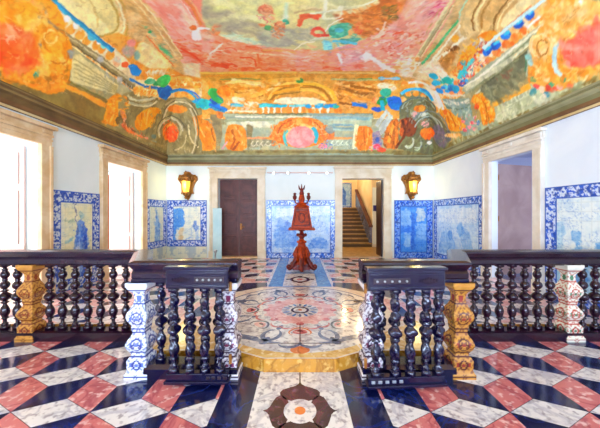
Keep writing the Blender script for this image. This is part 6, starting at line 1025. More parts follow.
D8E0C8 D8E0C8 1 1 10 518,512 3,2 2,2 -1,3 -2,4 -2,2 -4,1 -3,-2 -1,-2 0,-3 1,-4 -1,0 -2,4 0,4 2,4 3,1 5,-1 4,-3 2,-4 1,-5 -2,-3 -3,-2
D8E0C8 D8E0C8 1 1 10 517,499 3,2 1,2 0,3 -2,3 -3,2 -3,1 -3,-1 -1,-3 0,-3 1,-3 -1,0 -2,3 0,5 2,3 3,1 4,-1 4,-3 3,-4 0,-4 -1,-3 -4,-2
D B0C0A0,C4CCB0,98A888 0.6 60 0.06:-25:4 524,606 -2,-41 -1,-36 -2,-31 15,1 1,36 1,40 1,48 2,56 -12,68 -2,-87
D F0E4C0,E8D0A0,F4ECD8 0.6 30 0.05:r:2.2 -389,600 26,34 30,29 3,28 -45,-56
1E88D0 1868C0 1 1 10 -388,573 8,10 -1,29 -13,0 -5,-15
1868B0 1868B0 1 1 10 -408,622 2,7 2,15 6,16 8,16 5,8 3,-4 -4,-8 -8,-15 -5,-14 -3,-15 -2,-7
1878C0 1460B0 1 1 10 -383,679 4,18 19,11 1,26 -15,15 -20,-1 -4,-25 3,-27
30B858 50C868 1 1 10 -340,686 -4,10 -8,6 -9,-3 -7,-8 -2,-10 5,-9 8,-4 9,2 7,6
38A070 68B888 1 1 10 -376,664 -5,1 -6,-5 -6,-9 -2,-10 1,-6 5,0 6,5 6,9 3,9
2088C8 2088C8 1 1 10 -372,740 6,7 13,12 15,1 14,1 8,0 2,-5 -7,0 -15,-1 -14,-4 -13,-12 -6,-6
D F0A040,E88428,F8D890,F4C068 0.75 50 0.035:r:2.2 -424,616 34,53 -9,29 -25,-37 -9,-36
D F0A040,E88428,F8D890 0.75 40 0.035:r:2.2 -344,704 45,17 -13,30 -44,-12
D F4A030,E88820,F8BC50,D07818 0.7 70 0.045:70:2.2 -478,556 27,28 0,32 -31,10 -41,-33 -3,-34
7A6030 5A4420 1 1 10 -504,608 -6,0 -4,-4 -2,-5 2,-4 5,-3 5,1 5,3 1,4 -1,5
D F4A030,E88820,F8BC50 0.7 60 0.04:-50:2.2 -492,657 49,26 15,63 -4,30 -54,-35 -24,-66
E07838 F0A060 0.7 1 10 -492,607 -5,3 -9,6 -7,11 -4,15 -3,18 0,22 0,11 5,3 0,-11 0,-22 2,-18 4,-14 6,-9 9,-6 5,-3
D E89060,D86040,F4B890 0.75 30 0.03:r:2.2 -494,607 -7,24 -12,93 -15,-54 9,-49
D 989060,7C7448,B0A878,C4BC90 0.55 80 0.05:r:2.2 -441,614 20,54 36,78 50,49 -21,57 -22,58 -129,-33 24,-122 23,-85
C8C8A8 C8C8A8 1 1 10 -449,618 2,9 6,17 9,21 14,23 7,11 3,-4 -7,-11 -13,-22 -10,-19 -5,-17 -2,-9
A8A480 A8A480 1 1 10 -458,622 2,9 4,19 9,20 13,20 7,10 3,-5 -7,-10 -12,-18 -8,-18 -4,-18 -2,-9
D E8602C,F08040,D04820,E89848 0.75 26 0.04:r:2.2 -458,808 26,27 25,20 -23,36 -58,7
C8C0A0 C8C0A0 1 1 10 -488,827 10,-17 11,-7 12,2 12,10 9,16 12,9 13,4 8,7 3,10 -3,12 6,0 3,-13 -3,-11 -9,-8 -14,-5 -13,-11 -11,-18 -12,-11 -13,-2 -13,7 -10,17
5E5840 5E5840 1 1 10 -488,801 12,-13 12,-3 13,5 12,11 11,18 11,13 15,4 10,7 5,10 0,13 5,-1 0,-13 -6,-11 -11,-8 -15,-4 -12,-15 -11,-19 -13,-12 -14,-5 -13,3 -12,12
F09038 E07828 1 1 10 -355,810 -10,7 -20,4 -21,0 -8,-21 3,-17 8,0 12,13 19,3 14,4
B8A878 B8A878 1 1 10 -332,794 -2,-3 -5,-7 -12,-3 -19,0 -13,-11 -14,-8 -7,-5 -2,9 7,5 13,8 14,7 17,0 11,2 4,6 3,3
D 8C8C80,A8A898,C0BCA8 0.6 26 0.03:-40:3 -432,530 5,38 5,42 -8,5 -5,-46 -4,-40
D F4B848,EE9C28,F8CC70,E08418,F0A838 0.6 160 0.07:r:2.2 -435,346 14,17 16,17 -17,22 -3,35 -35,18 -23,-19 -21,-19 25,-6 23,-8 13,-24 -16,-25
D EC5828,F07838,E8401C,F08850,E86820 0.55 70 0.08:20:2.5 -469,356 19,22 -9,26 -33,2 -26,-26 0,-15 25,-4
D F4A078,F8C0A0,F09868 0.6 12 0.05:r:2.2 -462,354 6,23 -18,-5 -6,-13
D E88A20,C87018,F4B048,A86818 0.6 60 0.05:r:2.2 -525,365 10,25 11,27 22,21 24,20 -29,9 -15,-29 -13,-27 -12,-23 -10,-22
D07818 D07818 1 1 10 -457,425 2,-8 6,-4 8,-2 8,2 8,5 5,7 0,8 -3,7 -8,4 -9,-1 0,2 10,1 8,-5 5,-7 -1,-9 -6,-8 -8,-5 -10,-3 -9,2 -6,5 -2,8
F8D078 F8D078 1 1 10 -430,425 -5,1 -5,-2 -4,-3 -2,-4 1,-4 3,-3 5,0 5,1 3,4 2,4 3,0 -2,-5 -5,-4 -6,-2 -6,0 -4,3 -1,5 2,6 5,4 6,3 6,-1
C87018 C87018 1 1 10 -443,449 -2,3 -3,1 -4,0 -4,-1 -5,-3 -3,-4 -3,-4 -2,-5 0,-4 1,-4 -2,0 -1,3 0,5 2,5 3,5 4,4 5,4 5,1 5,0 4,-2 2,-3
D F4CC84,EEB058,F8E0B0,E89838,F0C070 0.6 150 0.07:r:2.2 395,401 15,-20 14,-19 13,-17 19,6 -3,19 -4,22 1,15 6,21 6,24 -32,-1 -12,-28
D E87060,F08C80,E85048,F4A8A0 0.5 60 0.08:-25:2.5 457,406 -2,-31 6,-23 23,5 25,4 -6,20 -7,23
D F0B860,E89838,F8D890,D88430 0.65 60 0.05:r:2.2 458,458 38,-32 8,-23 7,-20 7,-18 -14,0 28,-1 -7,17 -7,19 -8,22 -16,22 -17,24
F8DCA0 F8DCA0 1 1 10 456,441 -7,6 -9,2 -8,-2 -6,-5 -2,-7 3,-7 6,-5 7,-3 9,0 7,3 1,-2 -7,-3 -10,0 -9,3 -6,6 -3,8 2,8 6,6 9,2 10,-2 8,-6
A86820 A86820 1 1 10 449,425 5,4 2,4 -2,5 -5,3 -7,0 -6,-2 -3,-5 1,-4 4,-4 6,-1 0,-2 -7,2 -5,4 -1,6 4,5 6,3 8,0 6,-4 3,-6 -2,-6 -5,-3
D A8B490,C8D0B0,8C9870,E0E4C8 0.55 50 0.06:-22:4 510,546 1,-38 1,-32 8,-33 7,-29 4,-25 4,-23 8,1 -2,19 -2,22 -3,24 -3,27 -3,41 -4,48'''
patches = []                                             # (xyz, U, V, rows, cols, flip)
def side_patch(sg, fine):
    n = 175 if fine else 30
    s, k, z = cove_rows(n); a = AL-s
    t = np.concatenate([np.linspace(0, .53, 14)[:-1], np.linspace(.53, 1, 330)])
    y0 = YF+k; y1 = YB-k
    Y = y0[:, None]+(y1-y0)[:, None]*t[None]; Kk = np.repeat(k[:, None], len(t), 1); A = np.repeat(a[:, None], len(t), 1)
    X = sg*(XW-Kk); Z = np.repeat(z[:, None], len(t), 1)
    U = sg*(XI+A)
    sc_ = A/np.maximum(CK-Kk, 1e-4)
    V = np.where(Y <= YI, Y, YI+(Y-YI)*sc_)
    patches.append((np.stack([X, Y, Z], -1).reshape(-1, 3), U.ravel(), V.ravel(), n, len(t), sg > 0))
def end_patch(back):
    n = 175 if back else 20; m = 500 if back else 40
    s, k, z = cove_rows(n); a = AL-s; t = np.linspace(-1, 1, m)
    Kk = np.repeat(k[:, None], m, 1); A = np.repeat(a[:, None], m, 1)
    X = (XW-Kk)*t[None]; Y = (YB-Kk) if back else (YF+Kk); Z = np.repeat(z[:, None], m, 1)
    sc_ = A/np.maximum(CK-Kk, 1e-4)
    U = np.where(np.abs(X) <= XI, X, np.sign(X)*(XI+(np.abs(X)-XI)*sc_))
    V = YI+A if back else YFI-A
    patches.append((np.stack([X, Y, Z], -1).reshape(-1, 3), U.ravel(), V.ravel(), n, m, not back))
side_patch(-1, True); side_patch(1, True); end_patch(True); end_patch(False)
ys = np.concatenate([np.linspace(YFI, 4.3, 16)[:-1], np.linspace(4.3, YI, 170)]); xs = np.linspace(-XI, XI, 330)
X, Y = np.meshgrid(xs, ys)
patches.append((np.stack([X, Y, np.full_like(X, ZW+CH)], -1).reshape(-1, 3), X.ravel(), Y.ravel(), len(ys), len(xs), True))
VV = np.concatenate([p[0] for p in patches]); UU = np.concatenate([p[1] for p in patches]); WW = np.concatenate([p[2] for p in patches])
FF = []; off = 0
for p in patches:
    FF.append(gridfaces(p[3], p[4], off, p[5])); off += len(p[0])
FF = np.concatenate(FF)
# broken brush edges: the outlines are followed along slightly wandering coordinates
dU = UU+(fbm(UU*5, WW*5, 3)-.5)*.03+(fbm(UU*18, WW*18, 5, 4)-.5)*.042
dV = WW+(fbm(UU*5, WW*5, 9)-.5)*.03+(fbm(UU*18, WW*18, 11, 4)-.5)*.042
# distance above the cove's foot, as an arc
ax = np.maximum(np.abs(UU)-XI, 0); ay = np.maximum(np.maximum(WW-YI, YFI-WW), 0)
arc = AL-np.maximum(ax, ay); flat = (np.maximum(ax, ay) <= 0)
C = np.zeros((len(UU), 3))
n0 = fbm(UU*5, WW*5, 21)[:, None]; n1 = fbm(UU*14, WW*14, 31)[:, None]
def mix2(a, b, f): return hexa(a)[None]*(1-f)+hexa(b)[None]*f
C[:] = mix2('DDBE80', 'D8A858', sstep(.3, .7, n0))
def band(a0, a1, ca, cb, n=n0):
    m = (arc >= a0) & (arc < a1) & ~flat
    C[m] = mix2(ca, cb, sstep(.35, .65, n))[m]
band(0, .12, '74602C', '8A8050'); band(.12, .45, '8C8450', '7A6A3A'); band(.45, 1.15, '9A9468', 'B09860', n1)
band(1.15, 1.38, 'B0AC84', '98946A'); band(1.38, 1.65, 'ECD8A0', 'E89A40', n1); band(1.65, 2.45, 'E2CC90', 'D8A458')
band(2.45, AL+1, 'D8B070', 'C89450')
inr = flat & ((np.abs(UU) > XI-.5) | (WW > YI-.7))
C[flat] = mix2('D8CE90', 'BCB48C', sstep(.3, .7, n0))[flat]; C[inr] = mix2('F0B298', 'E88468', sstep(.3, .7, n0))[inr]
def inside(px, py, P):
    r = False; n = len(P)
    for i in range(n):
        x0, y0 = P[i]; x1, y1 = P[(i+1) % n]
        if (y0 > py) != (y1 > py) and px < (x1-x0)*(py-y0)/(y1-y0)+x0: r = not r
    return r
def dabs(P, pal, op, n, par, seed):
    """short soft strokes of a palette, scattered inside an outline"""
    rr = np.random.RandomState(seed); size, ang, asp = float(par[0]), par[1], float(par[2])
    xs_ = [p[0] for p in P]; ys_ = [p[1] for p in P]; c = 0
    B = np.nonzero((dU > min(xs_)-size*asp) & (dU < max(xs_)+size*asp) & (dV > min(ys_)-size*asp) & (dV < max(ys_)+size*asp))[0]
    bu, bv = dU[B], dV[B]
    for _ in range(n*6):
        if c >= n: break
        u = min(xs_)+rr.rand()*(max(xs_)-min(xs_)); v = min(ys_)+rr.rand()*(max(ys_)-min(ys_))
        if not inside(u, v, P): continue
        c += 1; s = size*(.5+rr.rand()*.9); t = rr.rand()*PI if ang == 'r' else math.radians(float(ang))+rr.randn()*.35
        x = (bu-u)*math.cos(t)+(bv-v)*math.sin(t); y = -(bu-u)*math.sin(t)+(bv-v)*math.cos(t)
        y = y+x*x/(s*asp)*rr.uniform(-.8, .8)
        a = (sstep(1.15, .45, np.sqrt((x/(s*asp*.7))**2+(y/(s*.6))**2))*op)
        k = np.nonzero(a > .01)[0]; ak = a[k][:, None]; C[B[k]] = C[B[k]]*(1-ak)+hexa(pal[rr.randint(len(pal))])[None]*ak
for i, ln in enumerate(FR.strip().split('\n')):
    w = ln.split(); pts = []; u = v = 0
    for q in w[5:]:
        a, b = q.split(','); u += int(a); v += int(b); pts.append((u/100, v/100))
    if len(pts) < 3: continue
    if w[0] == 'D':
        dabs(pts, w[1].split(','), float(w[2]), int(w[3]), w[4].split(':'), i); continue
    fill(C, dU, dV, pts, w[0], w[1], float(w[2]), .014*float(w[3]), float(w[4])*.8, i % 37)
# leafy scrolls of brushwork: small lighter and darker crescents in the pigment beneath
rs = np.random.RandomState(7)
onc = np.nonzero((~flat) & (arc > .2) & (WW > 2.6))[0]; onf = np.nonzero(flat & (WW > 4.2))[0]
for n_, pool, rmin, rmax in ((1100, onc, .025, .08), (60, onf, .04, .12)):
    for k in range(n_):
        p = pool[rs.randint(len(pool))]; cu, cv = UU[p], WW[p]
        r = rmin+(rmax-rmin)*rs.rand()**1.6; a0 = rs.rand()*6.28; sp = (1.6+2.4*rs.rand())*(1 if rs.rand() > .5 else -1); w = r*(.16+.2*rs.rand())
        idx = np.nonzero((np.abs(UU-cu) < r*1.5) & (np.abs(WW-cv) < r*1.5))[0]
        x = dU[idx]-cu; y = dV[idx]-cv; d = np.hypot(x, y); an = (np.arctan2(y, x)-a0)*np.sign(sp) % 6.2832; f = an/abs(sp)
        rr = r*(1-.35*f); a = sstep(w, w*.3, np.abs(d-rr)/(np.sin(PI*np.clip(f, 0, 1))+.05))*(f < 1)
        base = C[p]; lightr = rs.rand() > .45
        tgt = np.clip(base*1.0+.55*(np.array([1, .93, .74])-base), 0, 1) if lightr else base*np.array([.72, .60, .50])
        a = (a*(.42 if lightr else .30)*(.6 if pool is onf else 1))[:, None]; C[idx] = C[idx]*(1-a)+tgt[None]*a
g = fbm(UU*34, WW*34, 41, 3)-.5; g2 = fbm(UU*9, WW*9, 43, 4)-.5; g3 = fbm(UU*2.2, WW*2.2, 47, 3)-.5
C = C*(1+g[:, None]*.14+g2[:, None]*.24)
C = C+(.5*g3+.2*g2)[:, None]*np.array([.10, .02, -.12])[None]
C = np.clip(C, 0, 1)**1.0; C = .5+(C-.5)*1.17+.01; C = (C-C.mean(1, keepdims=True))*1.10+C.mean(1, keepdims=True)
wf = np.where(flat, .20, .10)[:, None]; C = np.clip(C, 0, 1)*(1-wf)+np.array([.97, .90, .76])[None]*wf
me = npmesh('ceiling', VV, FF); setpaint(me, C)
me.polygons.foreach_set('use_smooth', np.ones(len(me.polygons), bool))
ceil = obj('ceiling', me, M['fresco']); ceil['kind'] = 'structure'

# timber cornice under the cove: closed moulding around the room
def cornice():
    path = [(-XW, YF), (-XW, YB), (XW, YB), (XW, YF)]
    prof = [(-.05, ZW-.02), (.04, ZW-.02), (.05, ZW+.015), (.075, ZW+.03), (.085, ZW+.075), (.05, ZW+.085), (.055, ZW+.16), (.09, ZW+.19), (.10, ZW+.22), (.075, ZW+.24), (.08, ZW+.27), (.09, ZW+.285), (.09, ZW+.30), (-.05, ZW+.30)]
    bm = bmesh.new(); sweep(bm, path, prof, closed=True)
    n = len(prof)
    for i, f in enumerate(bm.faces):
        j = i % n
        f.material_index = {0: 0, 1: 3, 2: 0, 3: 0, 4: 3, 5: 1, 6: 2, 7: 2, 8: 1, 9: 1, 10: 2, 11: 2}.get(j, 0)
        if i < n and j > 3: f.material_index = 5 if j in (7, 10) else 4      # left run, its browner light cast put into the colour
    return bm
struct('trim_1', cornice(), [M['cornice'], M['cornice_green'], M['cornice_pale'], M['cornice_cream'], M['cornice_left'], M['cornice_left_pale']])

# ------------------------------------------------------------------ walls
def wall_boxes(bm, axis, pos0, pos1, s0, s1, z0, z1, holes):
    """a thick wall along axis with rectangular holes (a0, a1, zb, zt)"""
    cur = s0
    def put(a, b, c, d):
        if b-a < 1e-4 or d-c < 1e-4: return
        if axis == 'y': box(bm, pos0, pos1, a, b, c, d)
        else: box(bm, a, b, pos0, pos1, c, d)
    for a0, a1, zb, zt in sorted(holes):
        put(cur, a0, z0, z1); put(a0, a1, z0, zb); put(a0, a1, zt, z1); cur = a1
    put(cur, s1, z0, z1)
WIN = [(5.67, 6.92), (2.97, 4.21), (.10, 1.35), (-2.7, -1.45)]
TOPW = 2.62
bm = bmesh.new(); wall_boxes(bm, 'y', -XW-WT, -XW, YF, YB+.3, 0, ZW+.4, [(a, b, UP-.02 if a > 2.5 else -.02, TOPW) for a, b in WIN])
struct('wall_left', bm, M['plaster'])
RD = (4.685, 5.76)
bm = bmesh.new(); wall_boxes(bm, 'y', XW, XW+.14, YF, YB+.3, 0, ZW+.4, [(RD[0], RD[1], UP-.02, 2.64)])
struct('wall_right', bm, M['plaster_right'])
DL = (-2.556, -1.32); DR = (1.31, 2.60)
bm = bmesh.new(); wall_boxes(bm, 'x', YB, YB+.3, -XW-.0, XW, 0, ZW+.4, [(DL[0], DL[1], UP-.02, 2.60), (DR[0], DR[1], UP-.02, 2.60)])
struct('wall_back', bm, M['plaster'])
FW = [(-3.3, -2.0), (-.65, .65), (2.0, 3.3)]  # unseen window openings added to let in frontal light
bm = bmesh.new(); wall_boxes(bm, 'x', YF-.4, YF, -XW-WT, XW+.14, 0, ZW+.4, [(a, b, .9, 2.9) for a, b in FW])
struct('wall_front', bm, M['plaster'])

# stone surrounds -----------------------------------------------------------
TN = [1]
def tname():
    TN[0] += 1; return 'trim_%d' % TN[0]
def surround(place, a0, a1, zb, zt, jw, m, ztop, proj=.06):
    """frame in local coords: s along the wall, p out of it (into the room), z up"""
    bm = bmesh.new()
    def b(s0, s1, p0, p1, z0, z1, bev=.006): box(bm, s0, s1, p0, p1, z0, z1, bev=bev)
    b(a0-jw, a0, 0, proj, zb, zt); b(a1, a1+jw, 0, proj, zb, zt)               # jambs
    b(a0-jw-.004, a0-jw+.045, -.01, proj+.02, zb-.004, zt-.01); b(a1+jw-.045, a1+jw+.004, -.01, proj+.02, zb-.004, zt-.01); b(a0-.03, a0+.004, -.01, proj-.012, zb, zt+.004); b(a1-.004, a1+.03, -.01, proj-.012, zb, zt+.004)   # outer fillets
    b(a0-jw-.03, a0-.01, -.02, proj+.03, zb-.01, zb+.22); b(a1+.01, a1+jw+.03, -.02, proj+.03, zb-.01, zb+.22)  # plinth blocks
    b(a0-jw, a1+jw, 0, proj, zt, zt+.17)                                       # lintel
    b(a0-jw-.006, a1+jw+.006, -.01, proj+.025, zt+.135, zt+.176); b(a0-jw-.006, a1+jw+.006, -.01, proj+.014, zt+.07, zt+.10)
    b(a0-jw-.02, a1+jw+.02, 0, proj-.01, zt+.17, ztop-.06)                     # frieze
    for s in (a0-jw, a1+jw-.16, (a0+a1)/2-.08): b(s, s+.16, -.015, proj+.015, zt+.185, ztop-.075)   # small blocks
    b(a0-jw-.05, a1+jw+.05, 0, proj+.06, ztop-.06, ztop, .012)                 # crowning moulding
    bm.transform(place)
    return struct(tname(), bm, m)
PL = Matrix(((0, 1, 0, -XW), (1, 0, 0, 0), (0, 0, 1, 0), (0, 0, 0, 1)))       # s -> y, p -> +x
PR = Matrix(((0, -1, 0, XW), (1, 0, 0, 0), (0, 0, 1, 0), (0, 0, 0, 1)))
PB = Matrix(((1, 0, 0, 0), (0, -1, 0, YB), (0, 0, 1, 0), (0, 0, 0, 1)))
for i, (a, b) in enumerate(WIN): surround(PL, a, b, UP if a > 2.5 else 0, TOPW, .175, M['stone_gold'], 2.94)
surround(PR, RD[0], RD[1], UP, 2.64, .185, M['stone_white'], 2.97)
surround(PB, DL[0], DL[1], UP, 2.60, .235, M['stone'], 2.95)
surround(PB, DR[0], DR[1], UP, 2.60, .22, M['stone'], 2.97)

# windows in the thick left wall: red timber frame, panes, a white panelled shutter folded on the far reveal
GL = bpy.data.materials.new('window_glass'); GL.use_nodes = True
GL.node_tree.nodes.clear()
_t = GL.node_tree.nodes.new('ShaderNodeBsdfTransparent'); _g = GL.node_tree.nodes.new('ShaderNodeBsdfGlossy'); _g.inputs['Roughness'].default_value = .03
_m = GL.node_tree.nodes.new('ShaderNodeMixShader'); _m.inputs['Fac'].default_value = .05; _o = GL.node_tree.nodes.new('ShaderNodeOutputMaterial')
GL.node_tree.links.new(_t.outputs[0], _m.inputs[1]); GL.node_tree.links.new(_g.outputs[0], _m.inputs[2]); GL.node_tree.links.new(_m.outputs[0], _o.inputs[0])
def window(n, place, a0, a1, zb, zt, depth, fm, shutter=True):
    f = bmesh.new(); w = .07
    box(f, a0, a0+w, -depth-.05, -depth, zb, zt); box(f, a1-w, a1, -depth-.05, -depth, zb, zt)
    box(f, a0, a1, -depth-.05, -depth, zt-w, zt); box(f, a0, a1, -depth-.05, -depth, zb, zb+w)
    box(f, (a0+a1)/2-.03, (a0+a1)/2+.03, -depth-.05, -depth, zb, zt)
    for k in range(1, 4):
        z = zb+(zt-zb)*k/4; box(f, a0, a1, -depth-.035, -depth-.01, z-.015, z+.015)
    f.transform(place); o = struct('window_%d' % n, f, fm)
    g = bmesh.new(); box(g, a0+.02, a1-.02, -depth-.03, -depth-.022, zb+.02, zt-.02); g.transform(place)
    ob('pane', g, GL, o)
    if shutter:
        s = bmesh.new(); box(s, a1-.045, a1-.01, -depth+.16, -.18, zb+.03, zt-.05, bev=.004)
        for z0, z1 in ((zb+.12, zb+.8), (zb+.9, zt-.75), (zt-.65, zt-.15)):
            box(s, a1-.06, a1-.044, -depth+.24, -.26, z0, z1, bev=.006)
        s.transform(place); ob('shutter', s, M['whitewood'], o)
        h = bmesh.new(); box(h, a1-.06, a1-.0, -depth+.0, -depth+.14, zb, zt-.1); h.transform(place); ob('shutter_post', h, M['redwood'], o)
for i, (a, b) in enumerate(WIN): window(i+1, PL, a, b, UP if a > 2.5 else 0, TOPW, .95, M['redwood'])
PF = Matrix(((1, 0, 0, 0), (0, 1, 0, YF), (0, 0, 1, 0), (0, 0, 0, 1)))
for i, (a, b) in enumerate(FW): window(i+5, PF, a, b, .9, 2.9, .3, M['whitewood'], False)  # frames and panes of the added front windows

# ------------------------------------------------------------------ floors
def clip(poly, nx, ny, c):
    out = []
    for i in range(len(poly)):
        a, b = poly[i], poly[(i+1) % len(poly)]
        da = a[0]*nx+a[1]*ny-c; db = b[0]*nx+b[1]*ny-c
        if da >= 0: out.append(a)
        if (da >= 0) != (db >= 0):
            t = da/(da-db); out.append((a[0]+(b[0]-a[0])*t, a[1]+(b[1]-a[1])*t))
    return out
def clipconv(poly, reg):
    n = len(reg)
    for i in range(n):
        x0, y0 = reg[i]; x1, y1 = reg[(i+1) % n]
        nx, ny = -(y1-y0), (x1-x0); poly = clip(poly, nx, ny, nx*x0+ny*y0)
        if len(poly) < 3: return []
    return poly
def pf(bm, pts, z, mi):
    if len(pts) < 3: return
    try:
        f = bm.faces.new([bm.verts.new((x, y, z)) for x, y in pts]); f.material_index = mi
        f.normal_update()
        if f.normal.z < 0: f.normal_flip()
    except ValueError: pass
FM = [M['m_navy'], M['m_white'], M['m_pink'], M['m_gold'], M['m_cream'], M['m_lightpink'], M['m_blue'], M['m_wine'], M['m_orange'], M['m_grey'], M['m_palegold']]
NAVY, WHITE, PINK, GOLD, CREAM, LPINK, BLUE, WINE, ORANGE, GREY, PGOLD = range(11)
HW, HH, E = .30, .146, .30
def blocks(bm, reg, z, sg, x0=1.29, y0=2.151, pk=2):
    """tumbling rhombs, mirrored about the middle of the hall by sg"""
    for r in range(-22, 26):
        y = y0+r*(HH+E)
        for i in range(-14, 14):
            x = x0+i*2*HW+(HW if r % 2 else 0)
            for q, mi in (([(x, y), (x-HW, y-HH), (x, y-2*HH), (x+HW, y-HH)], WHITE),
                          ([(x, y), (x, y+E), (x-HW, y+E-HH), (x-HW, y-HH)], pk),
                          ([(x, y), (x+HW, y-HH), (x+HW, y+E-HH), (x, y+E)], NAVY)):
                q = [(sg*a, b) for a, b in q]
                if sg > 0: q = q[::-1]
                # shrink to leave a fine dark joint
                cx = sum(p[0] for p in q)/4; cy = sum(p[1] for p in q)/4
                q = [(cx+(a-cx)*.985, cy+(b-cy)*.985) for a, b in q]
                pf(bm, clipconv(q, reg), z, mi)
def rect(x0, x1, y0, y1): return [(x0, y0), (x1, y0), (x1, y1), (x0, y1)]
bm = bmesh.new()
box(bm, -XW-WT, XW+.14, YF-.4, 3.36, -.1, 0, NAVY)
blocks(bm, rect(.66, XW, YF, 3.3), .0006, 1); blocks(bm, rect(-XW, -.66, YF, 3.3), .0006, -1)
def motif(cy):
    pf(bm, rect(-.375, .375, cy-.62, cy+.50), .0006, WHITE)
    for k in range(4):
        pts = []; a0 = k*PI/2
        L_ = .34 if k % 2 else .275
        half = [(0, .03), (.03, .07), (.065, .105), (.11, .125), (.145, .165), (.15, .205), (.13, .24), (.08, .268), (.035, .288), (.012, .315), (0, .35)]
        half = [(s*1.12, t*1.04) for s, t in half]
        for s, t in half: pts.append((s, t*L_/.35))
        for s, t in half[-2:0:-1]: pts.append((-s, t*L_/.35))
        q = [(x*math.cos(a0)-y*math.sin(a0), cy+x*math.sin(a0)+y*math.cos(a0)) for x, y in pts] if k % 2 == 0 else \
            [(x*math.cos(a0)-y*math.sin(a0), cy+x*math.sin(a0)+y*math.cos(a0)) for x, y in [(a, b*.275/.34) for a, b in pts]]
        if k % 2 == 0: q = [(x, cy+(y-cy)*.34/.275) for x, y in q]
        pf(bm, q, .0011, WINE)
    for rr, z, mi in ((.125, .0016, WHITE), (.042, .0021, ORANGE)):
        pf(bm, [(rr*math.cos(2*PI*i/32), cy+rr*math.sin(2*PI*i/32)) for i in range(32)], z, mi)
    pf(bm, rect(-.006, .006, cy+.34, cy+.5), .0011, WINE)
for c in (2.02, .85, -.33, -1.51, -2.69): motif(c)
struct('floor', bm, FM)

# raised floor
EDGE = [(-XW-WT, 3.30), (-1.95, 3.30), (-1.58, 2.66), (-.66, 2.66), (-.34, 2.51), (.34, 2.51), (.66, 2.66), (1.58, 2.66), (1.95, 3.30), (XW+.14, 3.30)]
bm = bmesh.new()
prism(bm, EDGE+[(XW+.14, YB+.3), (-XW-WT, YB+.3)], 0.0, UP, GOLD)
Z1 = UP+.0006
for f in list(bm.faces):
    f.normal_update()
    if abs(f.normal.z) > .9: f.material_index = CREAM
blocks(bm, rect(.62, XW, 4.95, YB), Z1, 1, 1.22, 5.4, LPINK); blocks(bm, rect(-XW, -.62, 4.95, YB), Z1, -1, 1.22, 5.4, LPINK)
blocks(bm, rect(1.62, XW, 3.34, 4.95), Z1, 1, 1.22, 5.4, LPINK); blocks(bm, rect(-XW, -1.62, 3.34, 4.95), Z1, -1, 1.22, 5.4, LPINK)
CX, CY = 0, 3.78
def ring(r0, r1, z, mi, a0=0, a1=360, n=48, cx=CX, cy=CY, sx=1):
    n = max(4, int(n*(a1-a0)/360))
    for i in range(n):
        t0 = math.radians(a0+(a1-a0)*i/n); t1 = math.radians(a0+(a1-a0)*(i+1)/n)
        q = [(cx+sx*r1*math.cos(t0), cy+r1*math.sin(t0)), (cx+sx*r1*math.cos(t1), cy+r1*math.sin(t1))]
        q += [(cx+sx*r0*math.cos(t1), cy+r0*math.sin(t1)), (cx+sx*r0*math.cos(t0), cy+r0*math.sin(t0))] if r0 > 0 else [(cx, cy)]
        pf(bm, q, z, mi)
# gold front band, apron with warm glare put into its marble, octagon
pf(bm, [(-.62, 2.665), (-.34, 2.53), (.34, 2.53), (.62, 2.665), (.56, 2.9), (.42, 2.80), (-.42, 2.80), (-.56, 2.9)], Z1, PGOLD)
for sg in (-1, 1):
    pf(bm, [(sg*.62, 2.68), (sg*1.5, 2.68), (sg*1.5, 3.4), (sg*.95, 3.05), (sg*.62, 2.92)], Z1, PGOLD)
    pf(bm, [(sg*.42, 2.83), (sg*.9, 3.02), (sg*.80, 3.08), (sg*.47, 2.95)], Z1+.0005, GREY)
pf(bm, [(.1*math.cos(2*PI*i/24), 2.67+.075*math.sin(2*PI*i/24)) for i in range(24)], Z1+.0005, ORANGE)
pf(bm, rect(-.42, .42, 2.80, 2.815), Z1+.0006, WINE)
ring(1.17, 1.20, Z1+.0004, GREY, 15, 165); ring(0, 1.17, Z1+.0004, WHITE, n=64)
pf(bm, rect(-.005, .005, 2.83, 3.3), Z1+.0022, WINE)
ring(.26, .475, Z1+.0008, LPINK)
for k in range(16):
    a = 360/16*k; t = math.radians(a)
    ring(0, .052, Z1+.0012, LPINK if k % 2 else PINK, n=14, cx=CX+.475*math.cos(t), cy=CY+.475*math.sin(t))
    q = [(.15, -.006), (.2, -.022), (.25, -.012), (.255, 0), (.25, .012), (.2, .022), (.15, .006)]
    pf(bm, [(CX+x*math.cos(t)-y*math.sin(t), CY+x*math.sin(t)+y*math.cos(t)) for x, y in q], Z1+.0012, BLUE if k % 2 else GREY)
ring(.095, .13, Z1+.0016, NAVY); ring(0, .095, Z1+.0016, WHITE); ring(0, .03, Z1+.002, ORANGE, n=20)
def local(pts, t, cx=CX, cy=CY): return [(cx+x*math.cos(t)-y*math.sin(t), cy+x*math.sin(t)+y*math.cos(t)) for x, y in pts]
def blob(r0, r1, w, n=20):
    c = (r0+r1)/2; h = (r1-r0)/2
    return [(c+h*math.cos(2*PI*i/n), w*math.sin(2*PI*i/n)*(1+.25*math.cos(2*PI*i/n))) for i in range(n)]
def crescent(c, r, t, a0, a1, w, n=14):
    """a leaf that tapers at both ends, bent about centre c"""
    o = []; inn = []
    for i in range(n+1):
        a = math.radians(a0+(a1-a0)*i/n); ww = w*math.sin(PI*i/n)+.004
        o.append((c[0]+(r+ww)*math.cos(a), c[1]+(r+ww)*math.sin(a))); inn.append((c[0]+(r-ww)*math.cos(a), c[1]+(r-ww)*math.sin(a)))
    return local(o+inn[::-1], t)
